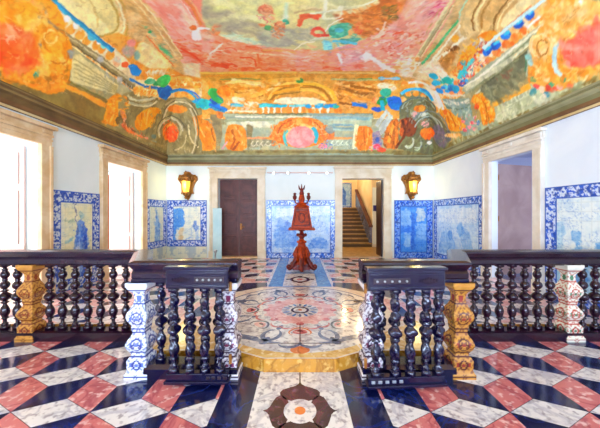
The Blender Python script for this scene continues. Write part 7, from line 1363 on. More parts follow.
for k in range(8):
    t = math.radians(45*k)
    pf(bm, local(blob(.58, .80, .135), t), Z1+.0008, NAVY if k != 6 else ORANGE)
    pf(bm, local(blob(.61, .80, .115), t), Z1+.0012, WHITE)
    pf(bm, local(blob(.63, .76, .085), t), Z1+.0016, PINK if k % 2 == 0 else LPINK)
    pf(bm, local(blob(.66, .70, .04), t), Z1+.002, WINE)
    for sg in (-1, 1):
        for args in (((.80, sg*.26), .16, 0, sg*-20, sg*170, .024), ((.93, sg*.12), .13, 0, sg*-80, sg*60, .022), ((.52, sg*.15), .10, 0, sg*-60, sg*80, .014)):
            c, r, _, a0, a1, w = args
            pf(bm, crescent(c, r, t, a0, a1, w), Z1+.0024, (GREY, GREY, PINK)[0 if r > .15 else (1 if r > .12 else 2)])
    t2 = math.radians(45*k+22.5)
    pf(bm, local(blob(.90, 1.08, .05), t2), Z1+.0012, GREY if k % 2 else NAVY)
    pf(bm, local(blob(.56, .70, .03), t2), Z1+.0012, GREY)
# aisle to the lectern
pf(bm, rect(-.60, .60, 4.99, 8.22), Z1+.0003, BLUE)
pf(bm, rect(-.33, .33, 5.05, 6.10), Z1+.0008, WHITE)
for r0, r1, mi in ((.17, .245, NAVY), (.0, .08, PINK)): ring(r0, r1, Z1+.0014, mi, cx=0, cy=5.55, sx=.85)
for k in range(4): pf(bm, local(blob(.20, .30, .05), k*PI/2, 0, 5.55), Z1+.0018, NAVY)
pf(bm, rect(-.33, .33, 6.2, 8.2), Z1+.0008, WHITE); ring(.15, .25, Z1+.0014, NAVY, cx=0, cy=7.2)
for sg in (-1, 1):
    pf(bm, rect(min(sg*.60, sg*.66), max(sg*.60, sg*.66), 4.99, 8.22), Z1+.0003, WHITE)
    pf(bm, [(sg*.62, 5.0), (sg*.70, 4.98), (sg*1.25, 4.55), (sg*1.6, 4.2), (sg*1.6, 4.9), (sg*1.1, 5.25), (sg*.66, 5.3)], Z1+.0008, NAVY)
    pf(bm, [(sg*.66, 5.3), (sg*1.1, 5.25), (sg*1.6, 4.9), (sg*1.6, 5.12), (sg*1.1, 5.42), (sg*.66, 5.42)], Z1+.001, LPINK)
    pf(bm, [(sg*1.25, 3.4), (sg*1.6, 3.4), (sg*1.6, 4.1), (sg*1.3, 4.35)], Z1+.0008, LPINK)
    pf(bm, [(sg*1.3, 3.55), (sg*1.5, 3.5), (sg*1.5, 3.9), (sg*1.38, 4.1)], Z1+.0012, NAVY)
struct('floor', bm, FM)

# ------------------------------------------------------------------ azulejo panels
def shapes_img(C, U, V, w, h, L):
    for i, (c, c2, pts) in enumerate(L):
        fill(C, U+(fbm(U*14, V*14, 2, 4)-.5)*.13, V+(fbm(U*14, V*14, 6, 4)-.5)*.13, [(a*w, b*h) for a, b in pts], c, c2, .82, .014, 22, i)
def panel(place, s0, s1, z0, z1, label, pict=(), ground='E4EEF6', bd=.2, wash='A8C8EC', amount=.5, bcol='2A5CC8', bbase='DCE6F4', bottom=0, group=None, mirror=False):
    w, h = s1-s0, z1-z0; st = .0125; nc = max(8, int(w/st)); nr = int(h/st)
    u = np.linspace(0, w, nc); v = np.linspace(0, h, nr); U, V = np.meshgrid(u, v); U = U.ravel(); V = V.ravel()
    G = fbm(U*6, V*6, 5, 4)
    C = np.zeros((len(U), 3)); C[:] = hexa(ground)
    # washed landscape in blues
    hz = sstep(.46, .62, fbm(U*3.2, V*4.2, int(s0*7) % 13, 4)); C = C*(1-hz[:, None]*amount)+hexa(wash)[None]*hz[:, None]*amount
    ln = np.abs(fbm(U*9, V*9, 8+int(z1*3), 3)-.5); m = sstep(.022, .006, ln)*amount*.8
    C = C*(1-m[:, None])+hexa('5C92DC')[None]*m[:, None]
    if pict:
        x = U if not mirror else w-U
        shapes_img(C, x, V, w, h, pict)
    # border: arabesques in strong blue on white, between two fillets
    eb = np.minimum(np.minimum(U, w-U), np.minimum(V-bottom, h-V))
    inb = eb < bd
    # fine penwork inside the picture
    p1 = np.abs(fbm(U*24+fbm(U*6, V*6, 61, 2)*3, V*24, 63, 2)-.5); pen = sstep(.06, .01, p1)*sstep(.42, .58, fbm(U*5, V*5, 65, 2))*.8*amount*1.5
    w2 = sstep(.50, .62, fbm(U*10+4, V*10, 69, 3))*.28*amount*1.5; C = C*(1-w2[:, None])+C*hexa('7CACE8')[None]*w2[:, None]
    C = C*(1-pen[:, None])+C*hexa('5C90DC')[None]*pen[:, None]
    lt = sstep(.55, .7, fbm(U*19, V*19, 67, 3))*.35; C = C*(1-lt[:, None])+hexa(ground)[None]*lt[:, None]
    a = fbm(U*32, V*32, 51, 2); b2 = np.abs(fbm(U*20+3, V*20, 55, 2)-.5)
    pat = np.clip(sstep(.50, .58, a)*.95+sstep(.05, .015, b2)*.8, 0, 1)
    Bc = hexa(bbase)[None]*(1-pat[:, None])+hexa(bcol)[None]*pat[:, None]
    dk = sstep(.60, .70, fbm(U*22, V*22, 77, 2)); Bc = Bc*(1-.75*dk[:, None])+hexa('24409C')[None]*.75*dk[:, None]
    C = np.where(inb[:, None], Bc, C)
    for e0 in (.0, bd-.02):
        f = (eb >= e0) & (eb < e0+.022); C[f] = hexa('2A58B8')
    if bottom:  # yellowish floor reflection painted into the lowest tiles
        lo = V < bottom; C[lo] = (hexa('DCE0C8')[None]*(1-sstep(.5, .6, G)[:, None]*.6)+hexa('8CA8C0')[None]*sstep(.5, .6, G)[:, None]*.6)[lo]
    # tile joints every 14 cm
    jx = np.minimum(U % .14, .14-U % .14); jz = np.minimum(V % .14, .14-V % .14)
    C *= (1-.05*((jx < .006) | (jz < .006)))[:, None]
    P = np.stack([U+s0, np.full_like(U, .014), V+z0], -1)
    # glazed face plus a thin tile edge
    F = gridfaces(nr, nc)
    base = len(P); E4 = np.array([[s0, .003, z0], [s1, .003, z0], [s1, .003, z1], [s0, .003, z1]])
    ci = [0, nc-1, nr*nc-1, (nr-1)*nc]
    F2 = np.array([[base+i, base+(i+1) % 4, ci[(i+1) % 4], ci[i]] for i in range(4)])
    P = np.concatenate([P, E4]); C = np.concatenate([C, np.tile(hexa('C8D4E4'), (4, 1))])
    P4 = np.concatenate([P, np.ones((len(P), 1))], 1) @ np.array(place).T
    me = npmesh('tile_panel', P4[:, :3], np.concatenate([F, F2])); setpaint(me, C)
    return tag(obj('tile_panel', me, M['azulejo']), label, 'tile panel', group)
ZT = 1.93
def el(cx, cy, rx, ry, n=14): return [(cx+rx*math.cos(2*PI*i/n), cy+ry*math.sin(2*PI*i/n)) for i in range(n)]
# left wall, between the two windows: a standing figure with a staff on cream tiles (s grows away from the viewer)
figure = [('F0ECC0', 'E6E2B0', [(.24, .12), (.80, .12), (.80, .84), (.24, .84)]),
          ('2A58C8', '5C90E0', [(.40, .05), (.42, .45), (.47, .66), (.55, .72), (.66, .68), (.74, .50), (.72, .05)]),
          ('DCE8F4', '88B0E8', [(.46, .10), (.47, .40), (.51, .60), (.55, .40), (.54, .10)]), ('1C3CA8', '3A68D0', [(.60, .10), (.60, .55), (.67, .62), (.70, .45), (.68, .1)]),
          ('7CA8A8', 'A8CCC8', el(.57, .76, .045, .05)), ('3A70D0', '9CC0EC', [(.43, .60), (.50, .50), (.62, .52), (.60, .58), (.50, .60)]),
          ('3A4A80', '4A5A90', [(.44, .88), (.46, .88), (.50, .56), (.48, .55)]),
          ('88C0C8', 'A8D8D8', [(.26, .50), (.42, .52), (.42, .50), (.26, .47)]), ('98B890', 'B8C8A0', [(.26, .72), (.44, .71), (.44, .69), (.26, .69)])]
panel(PL, 4.40, 5.485, UP, 1.91, 'azulejo panel of a blue robed figure with a staff, between the two tall windows', figure, ground='EEEAC0', wash='C8D8D0', amount=.25, bd=.2, bcol='2C50B8', bbase='CCD8DC')
small = [('EEEAC8', 'E4E4C0', [(.22, .12), (.80, .12), (.80, .86), (.22, .86)]), ('4C84D0', '88B4E4', [(.40, .18), (.40, .62), (.47, .74), (.56, .74), (.66, .60), (.64, .18)]), ('5A90C8', '9CC4DC', el(.50, .79, .06, .05)), ('3A68C0', '4A80D0', [(.44, .88), (.47, .88), (.50, .7), (.46, .7)])]
panel(PL, 7.11, 8.235, UP, 1.91, 'narrow azulejo panel with a small figure, in the left corner beyond the second window', small, ground='E8EAC8', wash='B8D4D8', amount=.3, bd=.2, bottom=.38)
back_l = [('F0F0DC', 'E6EAD8', [(.2, .2), (.86, .2), (.86, .86), (.2, .86)]),
          ('1E78E0', '3C94EC', [(.10, .20), (.10, .86), (.42, .86), (.44, .62), (.36, .52), (.24, .48), (.20, .22)]),
          ('E4C890', 'D8B880', [(.28, .28), (.28, .48), (.40, .52), (.40, .24)]), ('C4D4DC', 'A0C0E0', [(.70, .30), (.72, .55), (.66, .62), (.74, .66), (.82, .50), (.80, .30)]),
          ('4A78C8', '78A0DC', el(.72, .55, .06, .09)), ('5A98D8', '88B8E4', [(.45, .28), (.52, .32), (.62, .34), (.62, .37), (.50, .35)]), ('A8C4D8', 'D0DCE0', el(.62, .40, .03, .12))]
panel(PB, -4.13, -2.90, UP, ZT, 'azulejo panel with a bright blue curtain, on the back wall below the left lantern', back_l, ground='ECEEDC', wash='B8D0E4', amount=.35, bd=.2, bottom=.36)
ctr = [('BCD8F4', 'A0C8F0', [(.10, .16), (.9, .16), (.9, .86), (.1, .86)]), ('5C98E4', '90BCF0', [(.12, .18), (.40, .18), (.44, .42), (.34, .62), (.20, .70), (.12, .50)]),
       ('4484DC', '78ACEC', [(.60, .18), (.88, .18), (.88, .30), (.76, .38), (.64, .30)]), ('E4F0FA', 'D0E4F8', [(.14, .70), (.40, .74), (.60, .70), (.86, .76), (.86, .86), (.14, .86)]),
       ('3E78D8', '70A4E8', [(.36, .20), (.38, .50), (.44, .54), (.46, .22)]), ('D4E6F8', 'B0D0F4', [(.66, .40), (.84, .40), (.84, .72), (.66, .68)]), ('3870D0', '5C94E4', el(.30, .56, .05, .08)), ('4C88E0', '88B4EC', el(.22, .40, .06, .13)), ('4C88E0', '6CA0E8', el(.76, .26, .09, .06))]
panel(PB, -1.05, 1.10, UP, ZT, 'wide pale blue azulejo scene behind the carved lectern, between the two back doors', ctr, ground='CCE0F6', wash='6CA4EC', amount=.6, bd=.17, bcol='2668D8', bbase='C8DCF6')
br = [('2E88F0', '58A4F4', [(.14, .10), (.86, .10), (.86, .86), (.14, .86)]), ('88BCF4', 'ACD4F8', [(.16, .50), (.42, .50), (.42, .82), (.30, .86), (.16, .80)]),
      ('2A6CE0', '4A90F0', [(.16, .44), (.44, .44), (.44, .56), (.16, .56)]), ('B4D8F8', '90C0F4', [(.26, .20), (.44, .20), (.44, .44), (.26, .44)]), ('1C58D0', '3C80E8', [(.42, .14), (.54, .14), (.52, .78), (.44, .80)]),
      ('DCE4E0', 'D0DCE0', [(.58, .64), (.80, .64), (.80, .86), (.58, .86)]), ('8CC0F4', 'ACD4F8', [(.56, .30), (.84, .30), (.84, .60), (.56, .60)]), ('6CACF0', '4C94F0', [(.56, .14), (.84, .14), (.84, .30), (.56, .36)])]
panel(PB, 2.93, 4.13, UP, ZT, 'saturated blue azulejo panel with a columned building, below the right lantern', br, ground='5CA0F0', wash='2C78E4', amount=.5, bd=.19, bcol='1C5CE0', bbase='8CB8F4')
rf = [('D8ECFA', 'BCDCF8', [(.10, .12), (.9, .12), (.9, .84), (.1, .84)]), ('88BCF0', 'A8D0F4', [(.14, .14), (.30, .14), (.46, .58), (.40, .66), (.22, .50)]), ('78B0EC', '98C8F4', [(.44, .14), (.88, .14), (.80, .46), (.66, .50), (.54, .40)]),
      ('5C9CE8', '88BCF0', el(.40, .52, .06, .10)), ('5494E4', '78B0EC', el(.60, .44, .05, .08)), ('ECF4FA', 'DCECF8', [(.12, .64), (.88, .64), (.88, .84), (.12, .84)])]
panel(PR, 5.96, 8.22, UP, ZT, 'light blue azulejo scene on the right wall between the corner and the open door', rf, ground='D0E6FA', wash='84BCF0', amount=.45, bd=.19, bcol='2464D8', bbase='C4DAF8')
rn = [('E6F2F4', 'DCECF0', [(.04, .10), (.96, .10), (.96, .86), (.04, .86)]), ('6CACE4', '90C4EC', [(.35, .12), (.94, .12), (.90, .34), (.80, .50), (.70, .46), (.60, .56), (.48, .40)]),
      ('4C94DC', '78B4E8', el(.80, .56, .035, .07)), ('4C94DC', '88BCE8', el(.66, .50, .03, .06)), ('B8DCF0', 'D0E8F4', [(.56, .14), (.74, .14), (.70, .36), (.60, .36)]), ('3C84D8', '6CA8E4', [(.74, .16), (.84, .16), (.82, .46), (.76, .44)]), ('90C4E8', 'B8DCF0', [(.86, .14), (.95, .14), (.94, .66), (.88, .70)]), ('A0CCEC', 'C0E0F4', [(.10, .12), (.32, .12), (.26, .30), (.14, .34)])]
panel(PR, 1.95, 4.485, UP, ZT+.01, 'large white azulejo panel with pale blue figures, right of the open side door', rn, ground='E4F0F4', wash='B4D8EC', amount=.35, bd=.2, bcol='2858D0', bbase='CCDCF4')

# ------------------------------------------------------------------ doors
def panelled(bm, x0, x1, z0, z1, y0, y1, rows, fr=.09):
    box(bm, x0, x1, y0, y1, z0, z1, bev=.004)
    for a, b in rows:
        za, zb = z0+(z1-z0)*a, z0+(z1-z0)*b
        box(bm, x0+fr, x1-fr, y0-.018, y0+.01, za, zb, bev=.012)
        box(bm, x0+fr+.06, x1-fr-.06, y0-.03, y0-.01, za+.06, zb-.06, bev=.01)
rows = ((.05, .26), (.30, .50), (.54, .74), (.78, .96))
bm = bmesh.new(); panelled(bm, DL[0]+.01, (DL[0]+DL[1])/2-.004, UP+.02, 2.6, YB+.19, YB+.25, rows)
d1 = struct('door_1', bm, M['door_brown'])
bm = bmesh.new(); panelled(bm, (DL[0]+DL[1])/2+.004, DL[1]-.01, UP+.02, 2.6, YB+.19, YB+.25, rows); ob('door_leaf', bm, M['door_brown'], d1)
bm = bmesh.new(); box(bm, -1.90, -1.84, YB+.15, YB+.19, 1.0, 1.2, bev=.01); tube(bm, [(-1.87, YB+.13, 1.09), (-1.75, YB+.12, 1.09)], .012); ob('door_handle', bm, M['gilt'], d1)
bm = newbox(DL[0], DL[1], YB-.06, YB+.3, UP, UP+.035, bev=.008); struct(tname(), bm, M['stone_gold'])
# dark leaf standing open in the right back doorway
bm = bmesh.new(); panelled(bm, 0, .56, UP+.03, 2.56, -.03, .01, rows)
bm.transform(Matrix.Translation((2.56, 8.31, 0)) @ Matrix.Rotation(math.radians(90), 4, 'Z')); struct('door_2', bm, M['door_dark'])
# mauve leaf of the right-hand door, swung into the side room
bm = bmesh.new(); box(bm, 0, 1.04, -.02, .03, UP+.03, 2.60, bev=.004)
for k in range(1, 5): box(bm, .02, 1.02, -.028, -.018, UP+.5*k, UP+.5*k+.03)
bm.transform(Matrix.Translation((XW+.15, RD[1]+.05, 0)) @ Matrix.Rotation(math.radians(16), 4, 'Z')); d3 = struct('door_3', bm, M['door_mauve'])
MD = Matrix.Translation((XW+.15, RD[1]+.05, 0)) @ Matrix.Rotation(math.radians(16), 4, 'Z')
for z in (.5, 1.4, 2.3):
    bm = newbox(-.01, .03, -.035, -.015, z-.06, z+.06); bm.transform(MD); ob('hinge', bm, M['gilt'], d3)
# side room beyond it
bm = bmesh.new(); box(bm, XW+.14, 8.2, 3.0, 3.1, 0, 3.4); box(bm, XW+.14, 8.2, 8.0, 8.1, 0, 3.4); box(bm, 8.1, 8.2, 3.0, 8.1, 0, 3.4)
struct('wall_side_room', bm, M['plaster_blue'])
struct('ceiling', newbox(XW+.14, 8.2, 3.0, 8.1, 3.2, 3.4), M['plaster_blue'])
struct('floor', newbox(XW+.14, 8.2, 3.0, 8.1, 0, UP), M['m_grey'])

# ------------------------------------------------------------------ stair hall behind the right back doorway
SY0 = 11.0; NS = 10; RISE = .17; RUN = .28
struct('floor', newbox(.6, 4.4, YB+.3, SY0+.05, 0, UP), M['step'])
bm = bmesh.new(); box(bm, .5, .6, YB+.3, 14.5, 0, 4.4); box(bm, 4.4, 4.5, YB+.3, 14.5, 0, 4.4); box(bm, .5, 4.5, 14.4, 14.5, 0, 4.4)
box(bm, 3.0, 4.4, SY0, SY0+.12, UP, 4.4); box(bm, 3.10, 3.22, SY0+.12, 14.4, UP, 4.4); box(bm, .6, 4.4, YB+.3, YB+.31, 2.75, 4.4)
struct('wall_stair_hall', bm, M['warm_plaster'])
struct('ceiling', newbox(.5, 4.5, YB+.3, 14.5, 4.4, 4.5), M['warm_plaster'])
st = thing('staircase', 'golden flight of stairs rising beyond the right back doorway', 'staircase', (1.62, SY0, UP))
for i in range(NS):
    bm = newbox(-1.15, 1.37, i*RUN, 3.36, i*RISE, (i+1)*RISE-.0, mi=1)
    box(bm, -1.16, 1.375, i*RUN-.03, i*RUN+.3, (i+1)*RISE-.045, (i+1)*RISE+.002, mi=0)
    ob('step', bm, [M['step'], M['riser']], st)
bm = bmesh.new()     # raking parapet with handrail on the right of the flight
def rake(bm, x0, x1, a, b, zoff0, zoff1):
    p = [(x, a if s == 0 else b, (RISE/RUN)*(a if s == 0 else b)+z) for x in (x0, x1) for s in (0, 1) for z in (zoff0, zoff1)]
    v = [bm.verts.new(q) for q in p]
    for f in ((0, 1, 3, 2), (4, 6, 7, 5), (0, 4, 5, 1), (2, 3, 7, 6), (0, 2, 6, 4), (1, 5, 7, 3)): bm.faces.new([v[i] for i in f])
rake(bm, 1.27, 1.37, 0, 2.8, 0.1, .85); ob('parapet', bm, M['m_grey'], st)
bm = bmesh.new(); rake(bm, 1.24, 1.39, -.05, 2.85, .85, .93); ob('handrail', bm, M['door_brown'], st)
PS = Matrix(((1, 0, 0, 0), (0, -1, 0, 14.396), (0, 0, 1, 0), (0, 0, 0, 1)))
panel(PS, 1.9, 2.8, UP+NS*RISE, 3.2, 'azulejo panel with a blue figure at the head of the stairs beyond the doorway', [('88B4E0', 'B0D0EC', [(.1, .1), (.9, .1), (.9, .9), (.1, .9)]), ('1C50C0', '3C78D8', [(.35, .1), (.35, .6), (.5, .82), (.65, .6), (.68, .1)])], ground='A8C8E8', bd=.08, bcol='3C70C8')
bm = newbox(3.03, 3.25, SY0-.034, SY0-.013, 1.62, 1.86, bev=.006); tag(ob('wall_sign', bm, M['signblue']), 'small dark blue square sign on the pale wall beside the stairs', 'sign')
bm = newbox(3.005, 3.55, SY0-.012, SY0, UP, 2.6); struct(tname(), bm, M['plaster'])
bm = newbox(3.0, 3.55, SY0-.04, SY0-.012, UP, UP+.12, bev=.005); struct('baseboard_hall', bm, M['stone_white'])

# ------------------------------------------------------------------ balustrade
bm = bmesh.new()
beads = [(0, .10, .0), (.095, .235, .045), (.255, .395, .050), (.43, .57, .064), (.62, .83, .048), (.80, .87, .03)]   # from the top, fractions
def bal_profile(H, n=84):
    out = []
    for i in range(n+1):
        f = i/n; r = .019
        for a, b, R in beads[1:5]:
            if a <= f <= b:
                t = (f-a)/(b-a); r = .013+(R-.013)*math.sin(PI*min(1, max(0, t)))**.78
        for c, R in ((.41, .040), (.59, .040), (.085, .036), (.83, .036), (.245, .024)):
            if abs(f-c) < .014: r = max(r, R*math.sqrt(max(0, 1-((f-c)/.014)**2))+.004)
        if f < .05 or f > .90: r = .034
        out.append((r, H*(1-f)))
    return out[::-1]
def twist(r, z, a):
    return r*(1-TW*(1-math.cos(3*a+z*28))) if .026 < r else r
def baluster_mesh(H, name='baluster', tw=.04):
    global TW; TW = tw
    bm = bmesh.new(); lathe(bm, bal_profile(H), 30, twist=twist)
    box(bm, -.034, .034, -.034, .034, 0, H*.06); box(bm, -.034, .034, -.034, .034, H*.955, H)
    bmesh.ops.recalc_face_normals(bm, faces=bm.faces)
    me = bpy.data.meshes.new(name); bm.to_mesh(me); bm.free()
    for p in me.polygons: p.use_smooth = True
    return me
def post_mesh(H, ground, ground2, ink, ink2, name):
    """square marble vase-shaped post with inlaid scrollwork on its four faces"""
    kn = [(0, .098), (.055, .098), (.07, .080), (.085, .085), (.20, .088), (.215, .070), (.25, .064), (.275, .078), (.33, .092), (.37, .092), (.42, .074), (.45, .062), (.48, .060), (.50, .070), (.515, .070), (.53, .062), (.56, .072), (.62, .090), (.68, .088), (.74, .066), (.80, .055), (.86, .056), (.90, .066), (.93, .086), (.96, .090), (1, .090)]
    nz = 130; nu = 18
    zs = np.linspace(0, 1, nz); rs = np.interp(zs, [k[0] for k in kn], [k[1] for k in kn]); rs = np.convolve(np.pad(.079+(rs-.079)*1.45, 3, 'edge'), np.ones(7)/7, 'valid'); rs[zs > .955] = .098; rs[zs < .05] = .105
    P = []; Uc = []; Vc = []
    for r, z in zip(rs, zs):
        for side in range(4):
            for j in range(nu):
                s = -1+2*j/nu; a = side*PI/2
                x, y = s*r, -r
                P.append((x*math.cos(a)-y*math.sin(a), x*math.sin(a)+y*math.cos(a), z*H)); Uc.append(s*r); Vc.append(z*H)
    nc = nu*4; F = []
    for i in range(nz-1):
        for j in range(nc): F.append((i*nc+j, i*nc+(j+1) % nc, (i+1)*nc+(j+1) % nc, (i+1)*nc+j))
    U = np.abs(np.array(Uc)); V = np.array(Vc)
    C = mixv(ground, ground2, fbm(np.array(Uc)*20, V*20, 3))
    s = H/.87
    sw = np.abs(np.sin(U*75+np.sin(V*60)*1.6)*np.sin(V*62+np.cos(U*90))); C[(sw > .55) & (V > .06*H) & (V < .9*H)] = hexa(ink)*.6+hexa(ground)*.4
    def dot(c, cc, r, cu=0, asp=1): return (np.hypot((U-cu)*asp, V-c*H) < r*s)
    for c, w in ((.14, .036), (.35, .045), (.62, .05)):
        R = np.hypot(U, (V-c*H)*.9)
        C[(np.abs(R-w) < .006)] = hexa(ink); C[R < .013] = hexa(ink2)
        for k in range(1, 4):
            t = k*PI/4-PI/2
            C[np.hypot(U-.028*math.cos(t), V-c*H-.028*math.sin(t)) < .009] = hexa(ink)
        C[(np.abs(U-.055) < .009) & (np.abs(V-c*H) < .02)] = hexa(ink2)
    for c in (.03, .22, .265, .47, .51, .77, .92): C[(np.abs(V-c*H) < .006)] = hexa(ink)
    C[(np.abs(V-.82*H) < .03) & (U < .02)] = hexa(ink2)
    C[(np.abs(U-V % .03) < .005) & (V < .05*H)] = hexa(ink)
    me = npmesh(name, np.array(P), np.array(F)); setpaint(me, C)
    return me
def mixv(a, b, f): return hexa(a)[None]*(1-f[:, None])+hexa(b)[None]*f[:, None]
rail_prof = [(-.10, 0), (-.07, -.045), (-.055, -.06), (-.075, -.085), (-.075, -.125), (-.05, -.15), (.05, -.15), (.075, -.125), (.075, -.085), (.055, -.06), (.07, -.045), (.10, 0), (.095, .018), (.05, .03), (-.05, .03), (-.095, .018)]
def rail(bm, path, ztop, k=1.0): sweep(bm, path, [(o*1.0, ztop-.03+z*k) for o, z in rail_prof])
HB1 = 1.04-.03-.15-.11
me_bal_side = baluster_mesh(.89-.10); me_bal_gate = baluster_mesh(.865-.12, tw=.15)
posts = {  # gold posts carry a warm light cast in their stone colour
 'blue': post_mesh(.87, 'E8EEF8', 'D0DCF0', '30408C', '5A70B8', 'marble_post'),
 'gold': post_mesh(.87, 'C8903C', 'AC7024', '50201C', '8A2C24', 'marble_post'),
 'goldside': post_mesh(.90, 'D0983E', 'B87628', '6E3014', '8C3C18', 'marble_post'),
 'pale': post_mesh(.87, 'E2DCD6', 'CFC8D8', '3A2440', '7A3050', 'marble_post'),
 'rose': post_mesh(.90, 'E8E4D0', 'D8D4C4', 'B04838', '4C7A58', 'marble_post')}
def cp(me, name, m, parent, loc, rz=0):
    o = obj(name, me, None, parent, loc); o.rotation_euler = (0, 0, rz)
    if not me.materials: me.materials.append(m)
    return o
def balustrade(sg, label):
    t = thing('balustrade', label, 'balustrade', (sg*1.49, 2.50, 0), group=None)
    ox, oy = sg*1.49, 2.50
    def L(x, y, z=0): return (x-ox, y-oy, z)
    side = [L(sg*(XW-.03), 3.20)[:2], L(sg*1.885, 3.20)[:2], L(sg*1.50, 2.50)[:2], L(sg*.60, 2.50)[:2]]
    # handrail: side run and return, then the lower-set front piece
    bm = bmesh.new(); rail(bm, side[:3]+[L(sg*.57, 2.50)[:2]], 1.068)
    ob('handrail', bm, M['rail_grey'] if sg < 0 else M['rosewood_red'], t)
    bm = bmesh.new(); box(bm, *sorted((L(sg*1.56, 0)[0], L(sg*.585, 0)[0])), -.06, .06, .865, .90, bev=.006); ob('fascia', bm, M['rosewood'], t)
    bm = bmesh.new(); sweep(bm, side[:3], [(-.09, 0.0), (-.09, .10), (-.06, .115), (.06, .115), (.09, .10), (.09, 0.0)]); ob('base_rail', bm, M['rosewood_red'], t)
    bm = bmesh.new(); sweep(bm, [L(sg*1.42, 2.50)[:2], L(sg*.57, 2.50)[:2]], [(-.10, 0.0), (-.10, .09), (-.07, .12), (.07, .12), (.10, .09), (.10, 0.0)]); ob('base_rail', bm, M['rosewood'], t)
    w = M['rosewood_red'] if sg > 0 else M['rail_grey']
    xs = [2.10+.153*i for i in range(7)]+[3.41+.153*i for i in range(5)]
    for x in xs: cp(me_bal_side, 'baluster', M['rosewood_red'], t, L(sg*x, 3.20, .11), random.random()*.3)
    for f in (.3, .58, .86): cp(me_bal_side, 'baluster', M['rosewood_red'], t, L(sg*(1.50+.385*f), 2.50+.70*f, .11))
    for x in (1.31, 1.19, 1.04, .896, .765): cp(me_bal_gate, 'baluster', M['rosewood'], t, L(sg*x, 2.50, .115))
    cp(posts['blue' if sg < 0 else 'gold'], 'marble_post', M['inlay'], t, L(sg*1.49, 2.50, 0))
    cp(posts['pale'], 'marble_post', M['inlay'], t, L(sg*.665, 2.50, 0.0))
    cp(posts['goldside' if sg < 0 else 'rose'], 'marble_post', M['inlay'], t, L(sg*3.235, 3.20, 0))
    return t
balustrade(-1, 'dark rosewood balustrade with twisted balusters, in front of the left windows')
balustrade(1, 'dark rosewood balustrade with twisted balusters, on the right by the open side door')
me_leaf_bal = baluster_mesh(.745, tw=.16)
def gate(loc, rz, w, label, sg):
    t = thing('gate_leaf', label, 'gate', loc, rz)
    bm = bmesh.new(); box(bm, 0, w, -.035, .035, .85, 1.015, bev=.008); box(bm, -.015, w+.015, -.055, .055, 1.015, 1.045, bev=.01)
    box(bm, .02, w-.02, -.045, -.03, .975, .99, bev=.003); box(bm, .02, w-.02, -.045, -.03, .865, .88, bev=.003); ob('top_rail', bm, M['rosewood'], t)
    bm = bmesh.new(); box(bm, 0, w, -.035, .035, .03, .115, bev=.008); box(bm, -.01, w+.01, -.055, .055, .03, .055, bev=.006); ob('bottom_rail', bm, M['rosewood'], t)
    bx = lambda f: f*w
    for i, x in enumerate((.075, .245, .378, .515, .628) if sg > 0 else (.057, .198, .33, .462)):
        cp(me_leaf_bal, 'baluster', M['rosewood'], t, (x, 0, .11), i*.4)
    # pierced panel: a dark slot with five pale studs, and a carved rosette plate
    s0 = .46 if sg < 0 else .06
    bm = bmesh.new(); box(bm, w*s0, w*(s0+.48), -.040, -.030, .905, .955, bev=.006); ob('slot_plate', bm, M['door_dark'], t)
    for i in range(5):
        bm = bmesh.new(); c = (w*(s0+.05+.095*i), .93)
        bmesh.ops.create_uvsphere(bm, u_segments=10, v_segments=6, radius=.011); bm.transform(Matrix.Translation((c[0], -.042, c[1]))); ob('stud', bm, M['metal'], t, True)
    r0 = w*(.24 if sg < 0 else .78); bm = bmesh.new()
    for k in range(-3, 4):
        s = .030-.006*abs(k)
        v = [bm.verts.new((r0+k*.024+a*s*.6, y, .93+b*s)) for y in (-.046, -.034) for a, b in ((1, 0), (0, 1), (-1, 0), (0, -1))]
        bm.faces.new(v[:4]); bm.faces.new(v[4:][::-1])
        for i in range(4): bm.faces.new((v[i], v[(i+1) % 4], v[4+(i+1) % 4], v[4+i]))
    ob('rosette_plate', bm, M['rosewood_red'], t)
    bm = bmesh.new()
    bm.free()
    for i in range(4 if sg < 0 else 5): 
        c = w*((.68+.09*i) if sg < 0 else (.06+.09*i)); ob('inlay_stud', newbox(c-.016, c+.016, -.042, -.03, .068, .092, bev=.004), M['metal'] if sg > 0 else M['door_dark'], t)
    hx = w if sg < 0 else 0
    for z in (.2, .85):
        bm = bmesh.new(); lathe(bm, [(.014, z-.04), (.014, z+.04)], 10, (hx, .045)); ob('hinge', bm, M['gilt'], t)
gate((-1.165, 2.33, 0), 0, .54, 'open dark gate leaf with bluish sheen, folded back against the left balustrade', -1)
gate((.575, 2.265, 0), math.radians(3.5), .67, 'open dark gate leaf folded back against the right balustrade', 1)

